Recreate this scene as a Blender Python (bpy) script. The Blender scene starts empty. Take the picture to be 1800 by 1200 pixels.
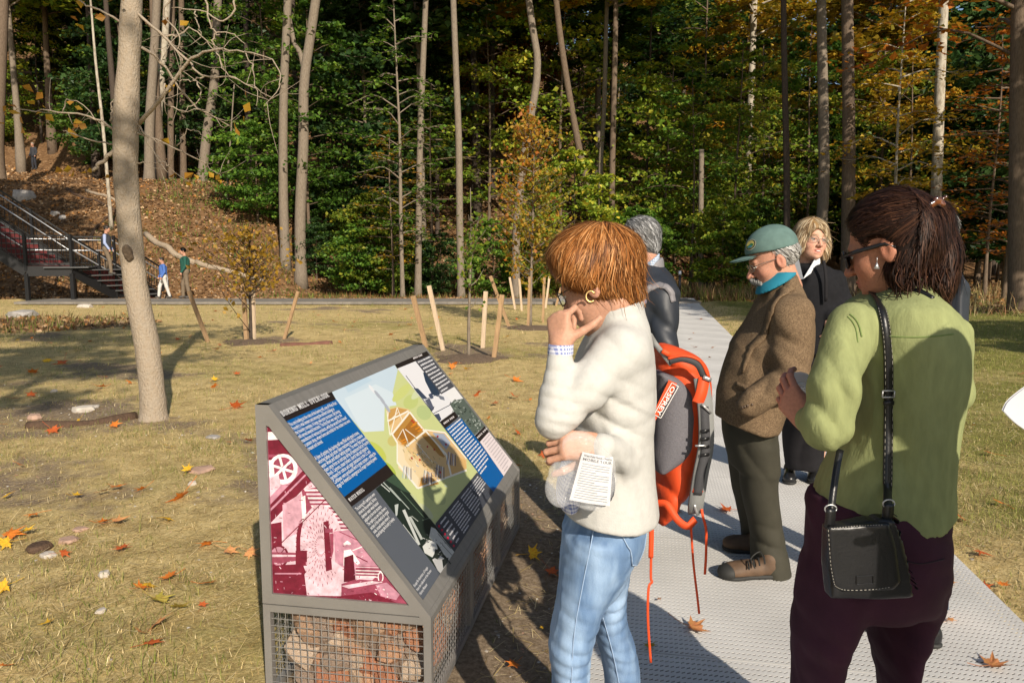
import bpy, math, random
import numpy as np
from mathutils import Vector, Matrix
SC = bpy.context.scene
COL = SC.collection
R = math.radians
rng = np.random.default_rng(7)
random.seed(7)

# ------------------------------------------------------------------ camera, sky, sun, exposure
CAM_H, FPX, PITCH = 1.52, 1323.0, 0.112
cam_d = bpy.data.cameras.new('camera')
cam = bpy.data.objects.new('camera', cam_d)
COL.objects.link(cam)
cam.location = (0, 0, CAM_H)
cam.rotation_euler = (math.pi / 2 - PITCH, 0, 0)
cam_d.sensor_width = 36
cam_d.lens = FPX / 1800 * 36
cam_d.clip_start, cam_d.clip_end = 0.05, 900
SC.camera = cam
SUN_EL = R(30)
SUN_AZ = (0.35, -0.937)                      # towards the sun: behind the camera, to its right
w = bpy.data.worlds.new('World'); SC.world = w; w.use_nodes = True
nt = w.node_tree; nt.nodes.clear()
sky = nt.nodes.new('ShaderNodeTexSky'); sky.sky_type = 'NISHITA'; sky.sun_disc = False
sky.sun_elevation = SUN_EL; sky.sun_rotation = math.atan2(SUN_AZ[0], SUN_AZ[1])
bg = nt.nodes.new('ShaderNodeBackground'); bg.inputs[1].default_value = 0.095
wo = nt.nodes.new('ShaderNodeOutputWorld')
nt.links.new(sky.outputs[0], bg.inputs[0]); nt.links.new(bg.outputs[0], wo.inputs[0])
sd = bpy.data.lights.new('sun', 'SUN'); sd.energy = 4.6; sd.angle = R(0.55); sd.color = (1.0, 0.89, 0.74)
sun = bpy.data.objects.new('sun', sd); COL.objects.link(sun)
sv = Vector((SUN_AZ[0] * math.cos(SUN_EL), SUN_AZ[1] * math.cos(SUN_EL), math.sin(SUN_EL)))
sun.rotation_euler = (-sv).to_track_quat('-Z', 'Y').to_euler(); sun.location = sv * 60
SC.view_settings.view_transform = 'Standard'; SC.view_settings.look = 'None'
SC.view_settings.exposure = 0.38; SC.view_settings.gamma = 1; SC.view_settings.use_curve_mapping = False
SC.render.engine = 'CYCLES'
SC.cycles.max_bounces = 6; SC.cycles.transparent_max_bounces = 8; SC.cycles.diffuse_bounces = 3
SC.cycles.caustics_reflective = SC.cycles.caustics_refractive = False

# ------------------------------------------------------------------ small helpers
CP, SP = math.cos(PITCH), math.sin(PITCH)
def ray(px, py):
    X = (px - 900) / FPX; Y = -(py - 600) / FPX
    return np.array([X, CP + Y * SP, -SP + Y * CP])
def at(px, py, dist):                         # the point seen at a photo pixel, so many metres ahead
    d = ray(px, py); return np.array([0, 0, CAM_H]) + d * (dist / d[1])
def ground(px, py, z=0.0):                    # the point of the flat ground seen at a photo pixel
    d = ray(px, py); return np.array([0, 0, CAM_H]) + d * ((z - CAM_H) / d[2])
def nrm(v):
    v = np.asarray(v, float); n = np.linalg.norm(v, axis=-1, keepdims=True); return v / np.maximum(n, 1e-9)
def wav(p, s=1.0, seed=0):                    # cheap smooth noise, about -1..1, on (N,3)
    r = np.random.default_rng(seed); o = np.zeros(len(p))
    for k in range(5):
        d = r.normal(size=3); d /= np.linalg.norm(d); f = s * (0.7 + 0.5 * k)
        o += np.sin(p @ (d * f) + r.uniform(0, 6.28) + 1.3 * np.sin(p @ (r.normal(size=3) * f * .6) + r.uniform(0, 6))) / (1 + .4 * k)
    return o / 2.6

def mesh_np(name, V, F, col=None, smooth=True, uv=None):
    """V (n,3); F list of int arrays (m,k); col (n,3) per-vertex colours"""
    me = bpy.data.meshes.new(name)
    if not isinstance(F, list): F = [F]
    F = [np.asarray(f, np.int32) for f in F if len(f)]
    me.vertices.add(len(V)); me.vertices.foreach_set('co', np.asarray(V, np.float32).ravel())
    idx = np.concatenate([f.ravel() for f in F]); cnt = np.concatenate([np.full(len(f), f.shape[1], np.int32) for f in F])
    me.loops.add(len(idx)); me.loops.foreach_set('vertex_index', idx)
    me.polygons.add(len(cnt)); me.polygons.foreach_set('loop_start', np.concatenate([[0], np.cumsum(cnt)[:-1]]).astype(np.int32))
    me.polygons.foreach_set('loop_total', cnt)
    me.polygons.foreach_set('use_smooth', np.full(len(cnt), bool(smooth)))
    if col is not None:
        a = me.attributes.new('Col', 'FLOAT_COLOR', 'POINT')
        c = np.ones((len(V), 4), np.float32); c[:, :3] = col; a.data.foreach_set('color', c.ravel())
    me.update(calc_edges=True); me.validate()
    return me
def link(name, me, mat=None, parent=None, loc=None, rz=None):
    o = bpy.data.objects.new(name, me); COL.objects.link(o)
    if mat is not None and me is not None:
        if len(me.materials) == 0: me.materials.append(mat)
        elif me.materials[0] != mat:
            o.material_slots[0].link = 'OBJECT'; o.material_slots[0].material = mat
    if parent is not None: o.parent = parent
    if loc is not None: o.location = [float(x) for x in loc]
    if rz is not None: o.rotation_euler = (0, 0, rz)
    return o
def wloc(o):
    v = np.zeros(3)
    while o is not None: v += np.array(o.location); o = o.parent
    return v
def tag(o, label=None, cat=None, group=None, kind=None):
    if label: o['label'] = label
    if cat: o['category'] = cat
    if group: o['group'] = group
    if kind: o['kind'] = kind
    return o
def thing(name, loc, label, cat, group=None, rz=0.0):
    o = link(name, None, loc=loc, rz=rz); o.empty_display_size = 0.1
    return tag(o, label, cat, group)

class MB:                                     # collects pieces of one mesh
    def __init__(s): s.V = []; s.F = {}; s.C = []; s.n = 0
    def add(s, V, F, col=None):
        V = np.asarray(V, float).reshape(-1, 3)
        for f in (F if isinstance(F, list) else [F]):
            f = np.asarray(f)
            if len(f): s.F.setdefault(f.shape[1], []).append(f + s.n)
        s.V.append(V); s.n += len(V)
        c = np.ones((len(V), 3)) * (np.array(col) if col is not None else 1.0); s.C.append(c)
        return s
    def box(s, c, size, rot=None, col=None, taper=1.0):
        h = np.array(size) / 2
        V = np.array([[x, y, z] for z in (-1, 1) for y in (-1, 1) for x in (-1, 1)], float)
        V[4:, :2] *= taper
        V = V * h
        if rot is not None: V = V @ np.array(rot).T
        F = np.array([[0, 2, 3, 1], [4, 5, 7, 6], [0, 1, 5, 4], [2, 6, 7, 3], [0, 4, 6, 2], [1, 3, 7, 5]])
        return s.add(V + np.array(c), F, col)
    def bar(s, a, b, w, h, up=(0, 0, 1), col=None):     # box from a to b
        a, b = np.array(a, float), np.array(b, float); d = b - a; L = np.linalg.norm(d); d = d / L
        up = np.array(up, float); sx = np.cross(d, up)
        if np.linalg.norm(sx) < 1e-4: sx = np.cross(d, (1, 0, 0))
        sx = nrm(sx); uz = np.cross(sx, d)
        return s.box((a + b) / 2, (w, L, h), np.stack([sx, d, uz], 1), col)
    def tube(s, P, rad, seg=8, col=None, cap=True, squash=None):
        V, F = tube_np(P, rad, seg, cap); return s.add(V, F, col)
    def poly(s, V, col=None): return s.add(V, [np.arange(len(V))[None, :]], col)
    def mesh(s, name, smooth=False):
        return mesh_np(name, np.concatenate(s.V), [np.concatenate(v) for v in s.F.values()], np.concatenate(s.C), smooth)
    def obj(s, name, mat, parent=None, smooth=False, loc=None): return link(name, s.mesh(name, smooth), mat, parent, loc)

def frames(P):
    P = np.asarray(P, float); T = np.gradient(P, axis=0); T = nrm(T)
    u = np.cross(T[0], (0, 0, 1.)); 
    if np.linalg.norm(u) < .1: u = np.cross(T[0], (1., 0, 0))
    u = nrm(u); U = []
    for t in T:
        u = u - t * (u @ t); u = nrm(u); U.append(u)
    U = np.array(U); return T, U, np.cross(T, U)
def tube_np(P, rad, seg=8, cap=True):
    P = np.asarray(P, float); n = len(P); rad = np.broadcast_to(rad, (n,))
    T, U, W = frames(P); a = np.linspace(0, 2 * np.pi, seg, endpoint=False)
    V = P[:, None] + rad[:, None, None] * (np.cos(a)[None, :, None] * U[:, None] + np.sin(a)[None, :, None] * W[:, None])
    V = V.reshape(-1, 3); i = np.arange(n - 1)[:, None] * seg; j = np.arange(seg)[None, :]; k = (j + 1) % seg
    F = np.stack([i + j, i + k, i + seg + k, i + seg + j], -1).reshape(-1, 4); Fs = [F]
    if cap: Fs.append(np.array([list(range(seg))[::-1]])); Fs.append(np.array([list(range((n - 1) * seg, n * seg))]))
    return V, Fs
def spline(P, n):                              # smooth resampling of a control polyline
    P = np.asarray(P, float); m = len(P)
    if m < 3: return P[0] + (P[-1] - P[0]) * np.linspace(0, 1, n)[:, None]
    Q = np.vstack([2 * P[0] - P[1], P, 2 * P[-1] - P[-2]]); t = np.linspace(0, m - 1 - 1e-6, n); i = t.astype(int); f = (t - i)[:, None]
    a, b, c, d = Q[i], Q[i + 1], Q[i + 2], Q[i + 3]
    return .5 * (2 * b + (c - a) * f + (2 * a - 5 * b + 4 * c - d) * f ** 2 + (3 * b - 3 * c + d - a) * f ** 3)

# ------------------------------------------------------------------ materials
MATS = {}
def mat(name, col=(.5, .5, .5), rough=.6, var=0.0, vscale=8.0, bump=0.0, bscale=40.0, bdist=None, attr=False, spec=.5, metal=0.0,
        col2=None, stretch=None, transl=0.0, sss=0.0, alpha=1.0, trans=0.0, extra=None, detail=4):
    if name in MATS: return MATS[name]
    m = bpy.data.materials.new(name); m.use_nodes = True; MATS[name] = m
    n = m.node_tree.nodes; l = m.node_tree.links; p = n['Principled BSDF']
    p.inputs['Roughness'].default_value = rough; p.inputs['Specular IOR Level'].default_value = spec
    p.inputs['Metallic'].default_value = metal
    tc = n.new('ShaderNodeTexCoord'); vec = tc.outputs['Object']
    if stretch:
        mp = n.new('ShaderNodeMapping'); mp.inputs['Scale'].default_value = stretch; l.new(vec, mp.inputs[0]); vec = mp.outputs[0]
    if attr:
        a = n.new('ShaderNodeAttribute'); a.attribute_name = 'Col'; c = a.outputs['Color']
    else:
        r = n.new('ShaderNodeRGB'); r.outputs[0].default_value = (*col, 1); c = r.outputs[0]
    if var or col2:
        t = n.new('ShaderNodeTexNoise'); t.inputs['Scale'].default_value = vscale; t.inputs['Detail'].default_value = detail; l.new(vec, t.inputs['Vector'])
        if col2:
            cr = n.new('ShaderNodeValToRGB'); cr.color_ramp.elements[0].position = .38; cr.color_ramp.elements[1].position = .62
            l.new(t.outputs[0], cr.inputs[0]); mx = n.new('ShaderNodeMix'); mx.data_type = 'RGBA'
            l.new(cr.outputs[0], mx.inputs[0]); l.new(c, mx.inputs[6]); mx.inputs[7].default_value = (*col2, 1); c = mx.outputs[2]
        if var:
            mr = n.new('ShaderNodeMapRange'); mr.inputs[1].default_value = .25; mr.inputs[2].default_value = .75
            mr.inputs[3].default_value = 1 - var; mr.inputs[4].default_value = 1 + var; l.new(t.outputs[0], mr.inputs[0])
            mx = n.new('ShaderNodeMix'); mx.data_type = 'RGBA'; mx.blend_type = 'MULTIPLY'; mx.inputs[0].default_value = 1
            cc = n.new('ShaderNodeCombineColor'); [l.new(mr.outputs[0], cc.inputs[i]) for i in range(3)]
            l.new(c, mx.inputs[6]); l.new(cc.outputs[0], mx.inputs[7]); c = mx.outputs[2]
    if extra: c = extra(n, l, vec, c)
    l.new(c, p.inputs['Base Color'])
    if bump:
        t2 = n.new('ShaderNodeTexNoise'); t2.inputs['Scale'].default_value = bscale; t2.inputs['Detail'].default_value = 5; l.new(vec, t2.inputs['Vector'])
        b = n.new('ShaderNodeBump'); b.inputs['Strength'].default_value = min(1, bump); b.inputs['Distance'].default_value = bdist or (.01 if bscale < 100 else .0016) * max(1, bump)
        l.new(t2.outputs[0], b.inputs['Height']); l.new(b.outputs[0], p.inputs['Normal'])
    if sss:
        p.inputs['Subsurface Weight'].default_value = sss; p.inputs['Subsurface Radius'].default_value = (.01, .004, .002); p.inputs['Subsurface Scale'].default_value = 1
    if trans: p.inputs['Transmission Weight'].default_value = trans
    if alpha < 1: p.inputs['Alpha'].default_value = alpha
    if transl:
        tr = n.new('ShaderNodeBsdfTranslucent'); l.new(c, tr.inputs[0]); ms = n.new('ShaderNodeMixShader'); ms.inputs[0].default_value = transl
        l.new(p.outputs[0], ms.inputs[1]); l.new(tr.outputs[0], ms.inputs[2]); l.new(ms.outputs[0], n['Material Output'].inputs[0])
    return m
def leafmat(name, cols, transl=.4, rough=.5):  # colour picked per leaf from a ramp by the leaf's own random number
    if name in MATS: return MATS[name]
    m = bpy.data.materials.new(name); m.use_nodes = True; MATS[name] = m
    n = m.node_tree.nodes; l = m.node_tree.links; p = n['Principled BSDF']; p.inputs['Roughness'].default_value = rough; p.inputs['Specular IOR Level'].default_value = .35
    a = n.new('ShaderNodeAttribute'); a.attribute_name = 'Col'; s = n.new('ShaderNodeSeparateColor'); l.new(a.outputs['Color'], s.inputs[0])
    cr = n.new('ShaderNodeValToRGB'); e = cr.color_ramp.elements
    while len(e) < len(cols): e.new(.5)
    for i, c in enumerate(cols): e[i].position = i / (len(cols) - 1); e[i].color = (*c, 1)
    l.new(s.outputs[0], cr.inputs[0])
    oi = n.new('ShaderNodeObjectInfo'); mr = n.new('ShaderNodeMapRange'); mr.inputs[3].default_value = .75; mr.inputs[4].default_value = 1.2; l.new(oi.outputs['Random'], mr.inputs[0])
    hs = n.new('ShaderNodeHueSaturation'); l.new(mr.outputs[0], hs.inputs['Value']); l.new(cr.outputs[0], hs.inputs['Color']); c = hs.outputs[0]
    l.new(c, p.inputs['Base Color'])
    tr = n.new('ShaderNodeBsdfTranslucent'); l.new(c, tr.inputs[0]); ms = n.new('ShaderNodeMixShader'); ms.inputs[0].default_value = transl
    l.new(p.outputs[0], ms.inputs[1]); l.new(tr.outputs[0], ms.inputs[2]); l.new(ms.outputs[0], n['Material Output'].inputs[0])
    return m
# ------------------------------------------------------------------ terrain
BW_YAW = 0.182                                # the boardwalk runs off to the right of the view
BW_D = np.array([math.sin(BW_YAW), math.cos(BW_YAW)]); BW_R = np.array([BW_D[1], -BW_D[0]])
def lat_along(x, y): return x * BW_R[0] + y * BW_R[1], x * BW_D[0] + y * BW_D[1]
def sstep(a, b, x): t = np.clip((x - a) / (b - a), 0, 1); return t * t * (3 - 2 * t)
def height(x, y):
    x = np.asarray(x, float); y = np.asarray(y, float)
    p = np.stack([x, y, 0 * x], -1).reshape(-1, 3)
    n1 = wav(p, .35, 3).reshape(x.shape); n2 = wav(p, 1.7, 4).reshape(x.shape); n3 = wav(p, 6., 5).reshape(x.shape)
    y0 = 28.6 + 5 * sstep(-12, -7, x) + 12 * sstep(0, 14, x) + 24 * sstep(12, 40, x)
    d = np.maximum(y - y0, 0)
    left = 1 - sstep(-12.8, -8.2, x - .25 * np.maximum(y - 34, 0) * (y < 60) - 6.5 * (y >= 60))
    bank = .50 * np.minimum(d, 9.5) + .16 * np.clip(d - 9.5, 0, 11) + .56 * np.maximum(d - 20.5, 0)
    slope = .34 * np.minimum(d, 9) + .42 * np.maximum(d - 9, 0)
    h = left * bank + (1 - left) * slope
    h = h + .28 * sstep(-12, -24, x) * sstep(12, 20, y)
    rough = sstep(26.5, 32, y)
    h = h + n1 * (.05 + .5 * rough) * sstep(3, 30, y) + n2 * (.012 + .10 * rough) + n3 * .006
    la, al = lat_along(x, y)
    nearbw = (1 - sstep(1.0, 1.6, np.abs(la - .63))) * (1 - sstep(27, 29, al))
    nearpath = 1 - sstep(1.4, 3., np.abs(y - 25.2))
    flat = np.maximum(nearbw, nearpath * (x < 7))
    h = h * (1 - flat) - .045 * nearbw - .02 * nearpath * (x < 7)
    h = np.minimum(h, 34 + .05 * h)
    return h
xs = np.unique(np.round(np.concatenate([np.linspace(-130, -30, 34), np.linspace(-30, -8, 60), np.linspace(-8, 8, 130), np.linspace(8, 30, 60), np.linspace(30, 130, 34)]), 3))
ys = np.unique(np.round(np.concatenate([np.linspace(-60, 0, 20), np.linspace(0, 9, 90), np.linspace(9, 28, 95), np.linspace(28, 60, 90), np.linspace(60, 190, 50)]), 3))
XX, YY = np.meshgrid(xs, ys); ZZ = height(XX, YY)
nx, ny = len(xs), len(ys)
GV = np.stack([XX, YY, ZZ], -1).reshape(-1, 3)
ii = (np.arange(ny - 1)[:, None] * nx + np.arange(nx - 1)[None, :]).ravel()
GF = np.stack([ii, ii + 1, ii + nx + 1, ii + nx], 1)
def soil_mask(x, y):
    la, al = lat_along(x, y); p = np.stack([x, y, 0 * x], -1)
    m = (1 - sstep(.35, 1.0, np.abs(la + .45) - .1)) * (1 - sstep(4.2, 5.6, al))           # worn earth round the sign
    for (cx, cy, r) in ((-4.6, 6.9, 1.2), (-.6, 11.6, .8), (.4, 16.4, .8), (-4.6, 13.6, .8)):
        m = np.maximum(m, .8 - .8 * sstep(r * .3, r * 1.3, np.hypot(x - cx, (y - cy))))
    m = np.maximum(m, .5 * np.clip(wav(p, 1.1, 15) * 1.8 - .55, 0, 1) * (x < 1))
    return np.clip(m + .35 * wav(p, 3.0, 8) * (m > .02), 0, 1)
def litter_mask(x, y):
    p = np.stack([x, y, 0 * x], -1); e = 26.6 + 6.5 * sstep(6, 14, x)
    m = sstep(e - .6, e + 1.0, y + .5 * wav(p, .9, 9))
    m = np.maximum(m, .75 * (1 - sstep(1.0, 3.5, np.hypot((x + 12.5) / 1.9, y - 16.8))))
    return m
cm = np.zeros((len(GV), 3)); cm[:, 0] = soil_mask(GV[:, 0], GV[:, 1]); cm[:, 1] = litter_mask(GV[:, 0], GV[:, 1])
cm[:, 2] = np.clip(sstep(1.6, 3.0, lat_along(GV[:, 0], GV[:, 1])[0]) * .7 + .4 * wav(GV, .8, 12) + .10, 0, 1)
gm = bpy.data.materials.new('ground'); gm.use_nodes = True
n = gm.node_tree.nodes; l = gm.node_tree.links; p = n['Principled BSDF']; p.inputs['Roughness'].default_value = .95; p.inputs['Specular IOR Level'].default_value = .1
a = n.new('ShaderNodeAttribute'); a.attribute_name = 'Col'; s = n.new('ShaderNodeSeparateColor'); l.new(a.outputs['Color'], s.inputs[0])
tc = n.new('ShaderNodeTexCoord')
def noise(sc, det=6, rough=.6, st=None):
    t = n.new('ShaderNodeTexNoise'); t.inputs['Scale'].default_value = sc; t.inputs['Detail'].default_value = det; t.inputs['Roughness'].default_value = rough
    if st is not None:
        mp = n.new('ShaderNodeMapping'); mp.inputs['Scale'].default_value = st; l.new(tc.outputs['Object'], mp.inputs[0]); l.new(mp.outputs[0], t.inputs['Vector'])
    else: l.new(tc.outputs['Object'], t.inputs['Vector'])
    return t.outputs[0]
def ramp(src, *st):
    r = n.new('ShaderNodeValToRGB'); e = r.color_ramp.elements
    while len(e) < len(st): e.new(.5)
    for i, (pp, c) in enumerate(st): e[i].position = pp; e[i].color = (*c, 1)
    l.new(src, r.inputs[0]); return r.outputs[0]
def mixc(f, a_, b_):
    m = n.new('ShaderNodeMix'); m.data_type = 'RGBA'
    if isinstance(f, float): m.inputs[0].default_value = f
    else: l.new(f, m.inputs[0])
    l.new(a_, m.inputs[6]); l.new(b_, m.inputs[7]); return m.outputs[2]
fine = noise(55, 8, .75)
dry = ramp(fine, (.28, (.20, .145, .06)), (.46, (.52, .395, .175)), (.6, (.68, .535, .26)), (.8, (.78, .66, .40)))
grn = ramp(fine, (.28, (.07, .07, .02)), (.5, (.22, .215, .055)), (.75, (.40, .36, .12)))
soil = ramp(noise(38, 9, .7), (.3, (.13, .095, .06)), (.5, (.26, .195, .13)), (.68, (.38, .30, .21)), (.8, (.50, .44, .35)))
vor = n.new('ShaderNodeTexVoronoi'); vor.inputs['Scale'].default_value = 9; l.new(tc.outputs['Object'], vor.inputs['Vector'])
lit = ramp(vor.outputs['Color'], (.1, (.055, .032, .017)), (.4, (.15, .085, .042)), (.65, (.23, .135, .065)), (.9, (.34, .22, .12)))
lit = mixc(noise(3, 4), ramp(fine, (.3, (.05, .028, .014)), (.7, (.24, .13, .06))), lit)
def thr(src, sc, lo, hi):                     # a mask broken up by noise
    ad = n.new('ShaderNodeMath'); ad.operation = 'MULTIPLY_ADD'; l.new(noise(sc, 5), ad.inputs[0]); ad.inputs[1].default_value = .9; l.new(src, ad.inputs[2])
    mr = n.new('ShaderNodeMapRange'); mr.inputs[1].default_value = lo; mr.inputs[2].default_value = hi; l.new(ad.outputs[0], mr.inputs[0]); return mr.outputs[0]
pat = ramp(noise(4.5, 5, .65), (.34, (.62, .6, .56)), (.58, (1.08, 1.08, 1.08)))
c = mixc(thr(s.outputs[2], 2.2, .65, 1.15), dry, grn)
mm = n.new('ShaderNodeMix'); mm.data_type = 'RGBA'; mm.blend_type = 'MULTIPLY'; mm.inputs[0].default_value = .8; l.new(c, mm.inputs[6]); l.new(pat, mm.inputs[7]); c = mm.outputs[2]
c = mixc(thr(s.outputs[0], 5., .72, 1.0), c, soil)
c = mixc(thr(s.outputs[1], 2., .8, 1.05), c, lit)
l.new(c, p.inputs['Base Color'])
b = n.new('ShaderNodeBump'); b.inputs['Strength'].default_value = .8; b.inputs['Distance'].default_value = .02; l.new(fine, b.inputs['Height']); l.new(b.outputs[0], p.inputs['Normal'])
tag(link('ground', mesh_np('ground', GV, GF, cm), gm), kind='structure')

# far path of boards that crosses in front of the wood
mb = MB()
pm = mat('path_surface', (.20, .18, .155), .8, var=.25, vscale=3, bump=.3, bscale=30)
for i in range(46):
    x0 = -16.0 + i * .48
    mb.box((x0 + .24, 25.15, .045), (.474, 2.0, .07 + .004 * (i % 3)), col=(1, 1, 1))
tag(mb.obj('path', pm), kind='structure')

# boardwalk: moulded grating panels with rows of real slots
def grating(Wd, Ln, px=.019, py=.033):
    nx_, ny_ = int(Wd / px), int(Ln / py); px, py = Wd / nx_, Ln / ny_
    gx = np.arange(nx_) * px - Wd / 2; gy = np.arange(ny_) * py
    q = np.array([[0, 0], [1, 0], [1, 1], [0, 1]]) * [px, py]; 
    V = []; F = []; k = 0
    cx, cy = px / 2, py / 2
    # slot: a slim lozenge, tilted across the cell; alternate rows shifted
    s = np.array([[cx - px * .41, cy - py * .26], [cx + px * .30, cy - py * .02], [cx + px * .41, cy + py * .26], [cx - px * .30, cy + py * .02]])
    cell = np.concatenate([q, s])
    X, Y = np.meshgrid(gx, gy); base = np.stack([X, Y], -1).reshape(-1, 2)
    P = base[:, None] + cell[None]
    top = np.concatenate([P, np.zeros(P.shape[:2] + (1,))], -1)
    low = top[:, 4:].copy(); low[:, :, 2] = -.0025
    V = np.concatenate([top, low], 1)        # 12 verts a cell
    f = np.array([[0, 1, 5, 4], [1, 2, 6, 5], [2, 3, 7, 6], [3, 0, 4, 7], [4, 5, 9, 8], [5, 6, 10, 9], [6, 7, 11, 10], [7, 4, 8, 11]])
    F = (np.arange(len(V))[:, None, None] * 12 + f[None]).reshape(-1, 4); V = V.reshape(-1, 3)
    return V, F
BW_L, BW_RR = -.27, 1.53
bwm = mat('boardwalk_grating', (.54, .53, .51), .75, var=.2, vscale=1.6, detail=9, bump=.12, bscale=220)
bwd = mat('boardwalk_under_shade', (.03, .028, .026), .8)  # blackened for the shade below the slots, bearers included
bw = tag(link('boardwalk', None, loc=(0, 0, 0), rz=-BW_YAW), kind='structure')
PL = 1.2
V, F = grating(BW_RR - BW_L - .006, PL - .006); mbp = MB(); mbp.add(V, F)
for (cx, sx) in ((-(BW_RR - BW_L) / 2 + .006, .012), ((BW_RR - BW_L) / 2 - .006, .012)): mbp.box((cx, PL / 2, -.0215), (sx, PL - .006, .04))
mbp.box((0, .003, -.0215), (BW_RR - BW_L - .03, .006, .04)); mbp.box((0, PL - .009, -.0215), (BW_RR - BW_L - .03, .006, .04))
gme = mbp.mesh('grating_panel')
for i in range(-3, 23):
    o = link('grating_panel', gme, bwm, bw, loc=((BW_L + BW_RR) / 2, .35 + i * PL, .035))
mb = MB()
for x in (BW_L + .25, .63, BW_RR - .25): mb.box((x, 12.5, -.03), (.10, 32, .09))
mb.box((.63, 12.5, -.032), (1.77, 32, .004))  # dark sheet standing in for the shaded void seen through the slots
mb.obj('bearer_and_shade_sheet', bwd, bw)

# ------------------------------------------------------------------ grass, straw, litter (nobody could count them)
def inview(x, y, m=1.06): return np.abs(x) < (y * .69 * m + .3)
def off_built(x, y, pad=.0):
    la, al = lat_along(x, y)
    return ((la < BW_L - pad) | (la > BW_RR + pad) | (al > 28)) & ~((la > -1.36) & (la < -.62) & (al > 2.2) & (al < 4.12)) & ~((np.abs(y - 25.15) < 1.05) & (x > -16.2) & (x < 6.2))
def scatter(n_, y0, y1, power=1.0):
    y = y0 + (y1 - y0) * rng.random(n_) ** power; x = (rng.random(n_) * 2 - 1) * (y * .72 + .4)
    return x, y
def blades(x, y, hgt, wid, lean, cols, seg2=True):
    n_ = len(x); z = height(x, y) - .004; az = rng.random(n_) * 6.283; L = lean
    d = np.stack([np.cos(az), np.sin(az), 0 * az], 1); sdir = np.stack([-np.sin(az), np.cos(az), 0 * az], 1)
    up = np.array([0, 0, 1.]); B = np.stack([x, y, z], 1)
    mid = B + (up * np.cos(L)[:, None] * .55 + d * np.sin(L)[:, None] * .45) * hgt[:, None]
    tip = B + (up * np.cos(L * 1.35)[:, None] + d * np.sin(np.minimum(L * 1.35, 1.9))[:, None]) * hgt[:, None]
    wv = sdir * wid[:, None]
    V = np.stack([B - wv, B + wv, mid + wv * .8, mid - wv * .8, tip], 1).reshape(-1, 3)
    k = np.arange(n_)[:, None] * 5
    return V, [k + np.array([[0, 1, 2, 3]]), k + np.array([[3, 2, 4]])], np.repeat(cols, 5, 0)
def pick(cols, n_, jit=.25):
    c = np.array(cols)[rng.integers(0, len(cols), n_)]; return c * (1 + jit * (rng.random((n_, 1)) * 2 - 1))
GREEN = [(.17, .21, .035), (.24, .27, .055), (.14, .17, .028), (.30, .30, .075), (.37, .35, .11)]
DRY = [(.56, .43, .18), (.66, .52, .25), (.44, .33, .13), (.74, .61, .35), (.30, .21, .095)]
gmat = mat('grass_blade', attr=True, rough=.7, spec=.25, transl=.25)
mb = MB()
for (n_, y0, y1, sc) in ((80000, 2.0, 7, 1.0), (64000, 6, 14, 1.3), (46000, 13, 26, 1.9)):
    x, y = scatter(n_, y0, y1, .8); p2 = np.stack([x, y, 0 * x], 1)
    clump = wav(p2, 2.6, 21) * .5 + wav(p2, 7, 22) * .5
    la, _ = lat_along(x, y)
    keep = off_built(x, y, .02) & (rng.random(n_) < np.clip(.6 + .55 * clump + .4 * (la > 1.5), .05, 1)) & (rng.random(n_) > soil_mask(x, y) * .93) & (rng.random(n_) > litter_mask(x, y) * .8)
    x, y, clump, la = x[keep], y[keep], clump[keep], la[keep]; k = len(x)
    isg = rng.random(k) < np.clip(.22 + .5 * clump + .35 * (la > 1.5) + .12 * (y > 9), .03, .95)
    cols = np.where(isg[:, None], pick(GREEN, k), pick(DRY, k))
    hg = np.where(isg, rng.uniform(.022, .06, k), rng.uniform(.02, .055, k)) * sc * np.clip(1 + .5 * clump, .5, 1.7)
    V, F, C = blades(x, y, hg, rng.uniform(.0009, .0019, k) * sc ** 1.2, np.where(isg, rng.uniform(.1, .9, k), rng.uniform(.5, 1.35, k)), cols)
    mb.add(V, F); mb.C[-1] = C
tag(mb.obj('grass', gmat), kind='stuff')
mb = MB()
for (n_, y0, y1, sc) in ((34000, 2.0, 7, 1.0), (24000, 6.5, 14, 1.5), (9000, 13, 25, 1.8)):     # dead stalks lying flat
    x, y = scatter(n_, y0, y1, .8); keep = off_built(x, y, .03) & (rng.random(n_) > soil_mask(x, y) * .75) & (rng.random(n_) > litter_mask(x, y) * .8); x, y = x[keep], y[keep]; k = len(x)
    L = rng.uniform(.03, .12, k) * sc * np.where(rng.random(k) < .04, 2.0, 1); az = rng.normal(.35, 1.0, k); z = height(x, y) + rng.uniform(.001, .012, k)
    d = np.stack([np.cos(az), np.sin(az), rng.normal(0, .12, k)], 1) * L[:, None]; sd_ = np.stack([-np.sin(az), np.cos(az), 0 * az], 1) * (rng.uniform(.0009, .0019, k) * sc)[:, None]
    B = np.stack([x, y, z], 1); V = np.stack([B - sd_, B + sd_, B + d + sd_ * .6, B + d - sd_ * .6], 1).reshape(-1, 3)
    mb.add(V, np.arange(k)[:, None] * 4 + np.array([[0, 1, 2, 3]])); mb.C[-1] = np.repeat(pick(DRY, k), 4, 0) * 1.05
tag(mb.obj('straw', gmat), kind='stuff')
def leaf_quads(P, size, up=.8, az=None):      # folded four-point leaves lying about
    k = len(P); nr = nrm(rng.normal(size=(k, 3)) * (1 - up) + np.array([0, 0, up])); t = nrm(np.cross(nr, rng.normal(size=(k, 3)))); s_ = np.cross(nr, t)
    size = np.broadcast_to(size, (k,))[:, None]; f = rng.uniform(.1, .35, (k, 1))
    return np.stack([P - t * size * .5, P + s_ * size * .42 + nr * size * f, P + t * size * .5, P - s_ * size * .42 + nr * size * f], 1).reshape(-1, 3)
QL = np.array([[0, 1, 2], [0, 2, 3]])
def qfaces(k): return (np.arange(k)[:, None, None] * 4 + QL[None]).reshape(-1, 3)
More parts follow.
